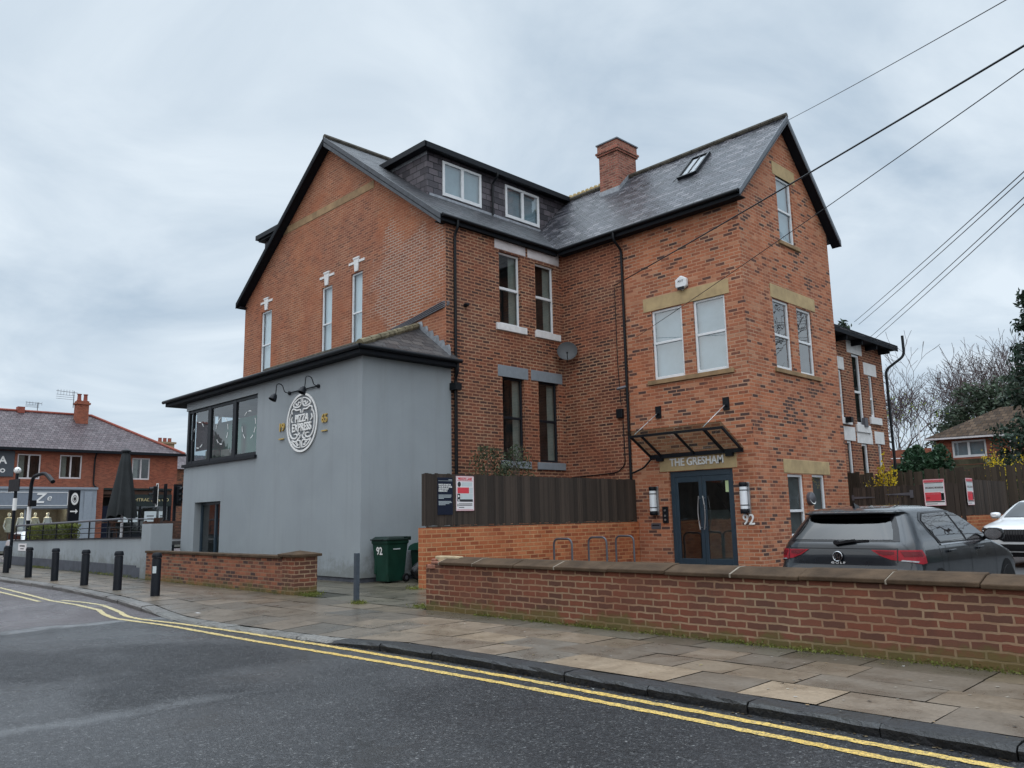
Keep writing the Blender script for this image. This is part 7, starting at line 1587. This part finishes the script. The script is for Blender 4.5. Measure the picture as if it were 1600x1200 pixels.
def spray(name, label, cat_, x, y, z0, h, rad, mat, n, per, s, seed):
    rs = random.Random(seed); t = thing(name, label, cat_, (x, y, z0)); st = MB(); g = MB()
    for i in range(n):
        a = rs.uniform(0, 6.283); L_ = h*rs.uniform(.55, 1.1); o = rad*rs.uniform(.15, 1.0); d = Vector((math.cos(a), math.sin(a), 0)); dr = rs.uniform(-.05, .35)
        P = [Vector((x, y, z0))+d*(o*q**1.2)+Vector((rs.gauss(0, .03), rs.gauss(0, .03), L_*(q-dr*q*q*q))) for q in (0, .25, .5, .75, 1)]
        st.tube(P, .014, 4, r2=.005, cap=False)
        for _ in range(per):
            q = rs.uniform(.4, 1.0)*4; k = min(3, int(q)); leaf(g, P[k].lerp(P[k+1], q-k)+Vector((rs.gauss(0, .035), rs.gauss(0, .035), rs.gauss(0, .035))), s*rs.uniform(.6, 1.4), rs, .6, .5)
    obj('stem', st, M['bark'], t, recalc=False); obj('blossom', g, mat, t, recalc=False)
spray('forsythia_bush', 'bright yellow flowering bush poking over the gate beside the rear house', 'bush', -10.6, 27.7, .9, 2.5, .75, M['leaf_yellow'], 30, 44, .085, 52)
spray('forsythia_bush', 'yellow flowering bush half hidden below the bungalow window at the right', 'bush', -9.3, 36.5, 1.6, 2.6, 1.3, M['leaf_yellow'], 34, 24, .09, 53)
bush('garden_shrub', 'thin grey green shrub mixed in behind the right hand yellow bush', 'bush', -10.3, -8.2, 37, 38, 1.5, 3.9, M['leaf_bud'], 1800, .13, 54, lump=4, stems=10)
bush('wall_shrub', 'straggly grey green shrub growing up the old brick wall behind the fence', 'shrub', -17.7, -16.6, 15.2, 17.0, 2.3, 4.0, M['leaf_bud'], 1700, .13, 55, lump=6, up=.5, asp=.28, stems=26)
def hedge(x0, x1, y0, y1, z0, z1, mat, n, s, seed, label):
    rs = random.Random(seed); g = MB(); t = thing('clipped_hedge', label, 'hedge', ((x0+x1)/2, (y0+y1)/2, z0)); core = MB(); core.box(x0+.08, x1-.08, y0+.08, y1-.08, z0, z1-.1); obj('twigs', core, M['bark'], t)
    for i in range(n):
        f = rs.random(); x, y, z = rs.uniform(x0, x1), rs.uniform(y0, y1), rs.uniform(z0, z1)
        if f < .4: y = y0+rs.gauss(.03, .04)
        elif f < .8: z = z1+rs.gauss(-.04, .05)
        elif f < .9: x = x1+rs.gauss(-.03, .04)
        leaf(g, Vector((x, y, z)), s*rs.uniform(.6, 1.3), rs, .3, .55)
    obj('foliage', g, mat, t, recalc=False)
hedge(-42.4, -36.9, 10.2, 10.8, 1.03, 1.72, M['leaf_hedge'], 5200, .075, 56, 'yellow green clipped hedge behind the terrace railing')
t = thing('parked_car', 'white car roof glimpsed at the left end of the terrace hedge', 'car', (-50, 12.2, 0))
g = MB(); V = []; F = []
for i, (zz, sx, sy) in enumerate(((.35, 2.1, .85), (.75, 2.15, .88), (.95, 2.0, .86), (1.0, 1.5, .8), (1.35, 1.05, .66), (1.45, .8, .55))):
    for j in range(20): a = 2*math.pi*j/20; V.append((-50+sx*math.copysign(abs(math.cos(a))**.4, math.cos(a)), 12.2+sy*math.copysign(abs(math.sin(a))**.4, math.sin(a)), zz))
for i in range(5):
    for j in range(20): F.append((i*20+j, i*20+(j+1) % 20, (i+1)*20+(j+1) % 20, (i+1)*20+j))
F += [tuple(range(20)), tuple(100+j for j in range(20))]; g.add(V, F); smooth_by_angle(obj('body', g, M['paint_white'], t), 40)
g = MB(); g.box(-51.2, -48.8, 11.39, 11.43, 1.02, 1.3); obj('side_window', g, M['gloss_black'], t)
for x in (-51.3, -48.7):
    g = MB(); g.lathe([(.33, -.1), (.33, .1)], (x, 11.4, .33), 18, M=Matrix.Rotation(R(90), 3, 'X')); obj('wheel', g, M['rubber'], t)
# moss and weeds along the foot of the walls
rs = random.Random(77); g = MB()
for i in range(9000):
    x = rs.uniform(-10.6, 5) if rs.random() < .9 else rs.uniform(-28, -17.3); k = .5+.5*math.sin(x*2.1)+.4*math.sin(x*5.3)
    if rs.random() > .25+.6*max(0, k)*(1 if x > -9.5 else .5): continue
    y = 9.42-abs(rs.gauss(0, .045)); leaf(g, Vector((x, y, abs(rs.gauss(0, .022)))), .026*rs.uniform(.5, 1.6), rs, .8, .5)
for (cx, cy, n, sp2) in ((-14.0, 9.32, 260, .10), (-16.4, 9.6, 420, .18), (-16.62, 9.9, 200, .1), (-38, 9.6, 500, .9), (-12.3, 9.6, 260, .16), (-30, 9.62, 500, 1.6), (-15.7, 12.0, 160, .14)):
    for i in range(n): leaf(g, Vector((cx+rs.gauss(0, sp2), cy+rs.gauss(0, min(sp2, .07)), abs(rs.gauss(0, .03)))), .05*rs.uniform(.5, 1.5), rs, 1.2, .3)
o = stuff(obj('moss', g, M['moss'], recalc=False)); o['label'] = 'green moss and weeds along the foot of the walls'; o['category'] = 'moss'
# litter and pale leaves lying about
g = MB()
for i in range(150):
    x = rs.uniform(-11, 1); y = rs.uniform(KY(x)+.2, 9.3) if rs.random() < .75 else rs.uniform(6.35, KY(x)-.03); z = .004 if y > KY(x) else ROADZ+.006; a = rs.uniform(0, 3.1); s = rs.uniform(.006, .017)
    c = rs.choice(((.42, .40, .34), (.5, .5, .48), (.3, .2, .1), (.24, .2, .08))); g.poly(*[(x+s*math.cos(a+q)*(1.5 if k % 2 else .8), y+s*math.sin(a+q), z+rs.uniform(0, .004)) for k, q in enumerate((0, 1.57, 3.14, 4.71))], col=c)
for i in range(420):                                       # grit and rotting leaves in the gutter, gum on the slabs
    x = rs.uniform(-12, 2); gut = rs.random() < .75; y = KY(x)-abs(rs.gauss(.0, .045))-.005 if gut else rs.uniform(KY(x)+.3, 9.3); z = ROADZ+.007 if gut else .006; a = rs.uniform(0, 3.1); s = rs.uniform(.006, .02) if gut else rs.uniform(.010, .020)
    c = rs.choice(((.10, .07, .035), (.05, .035, .02), (.16, .12, .07), (.03, .028, .025))) if gut else rs.choice(((.05, .048, .044), (.30, .28, .24)))
    g.poly(*[(x+s*math.cos(a+k*1.05)*rs.uniform(.7, 1.3), y+s*math.sin(a+k*1.05)*rs.uniform(.5, 1.1), z) for k in range(6)], col=c)
g.poly((-15.2, 6.5, .004), (-15.05, 6.5, .004), (-15.03, 6.56, .004), (-15.18, 6.57, .004), col=(.6, .6, .6))
o = stuff(obj('litter', g, M['flag'], recalc=False)); o['label'] = 'tiny pale scraps and fallen petals on the pavement'; o['category'] = 'litter'

# unseen hedge and houses, added to darken the reflections in glass and paint
HD = bush('boundary_hedge', 'dark overgrown hedge along the far side of the car park, outside the right edge', 'hedge', 4.5, 6.0, 10.5, 33, .2, 3.6, M['leaf_ivy'], 6000, .42, 71, lump=1, up=.3)
OT = thing('opposite_terrace', 'brick terrace houses across the road behind the photographer', 'house', (-12, -17, 0))
OW = [(x, x+1.1, z, z+1.6) for x in range(-46, 20, 4) for z in (1.0, 3.9)]
g = MB(); wall(g, 'Y', -22, -48, 22, 0, 6.2); TFy = -14.5
g.box(-48, 22, -22, TFy, -.1, 6.2)
obj('wall', g, M['brick_far'], OT)
g = MB(); slab(g, [(-48.5, TFy+.4, 6.2), (22.5, TFy+.4, 6.2), (22.5, -18.2, 9.2), (-48.5, -18.2, 9.2)], .12); slab(g, [(-48.5, -18.2, 9.2), (22.5, -18.2, 9.2), (22.5, -22.4, 6.2), (-48.5, -22.4, 6.2)], .12); obj('roof', g, M['slate_far'], OT)
for (x0, x1, z0, z1) in OW:
    g = MB(); g.box(x0, x1, TFy, TFy+.05, z0, z1); w = obj('window', g, M['white_upvc'], OT); g = MB(); g.box(x0+.1, x1-.1, TFy+.04, TFy+.06, z0+.1, z1-.1); obj('pane', g, M['gloss_black'], w)
g = MB(); g.poly((-60, -14.4, 0), (40, -14.4, 0), (40, -8.0, 0), (-60, -8.0, 0)); struct(obj('pavement', g, M['joint'], recalc=False))
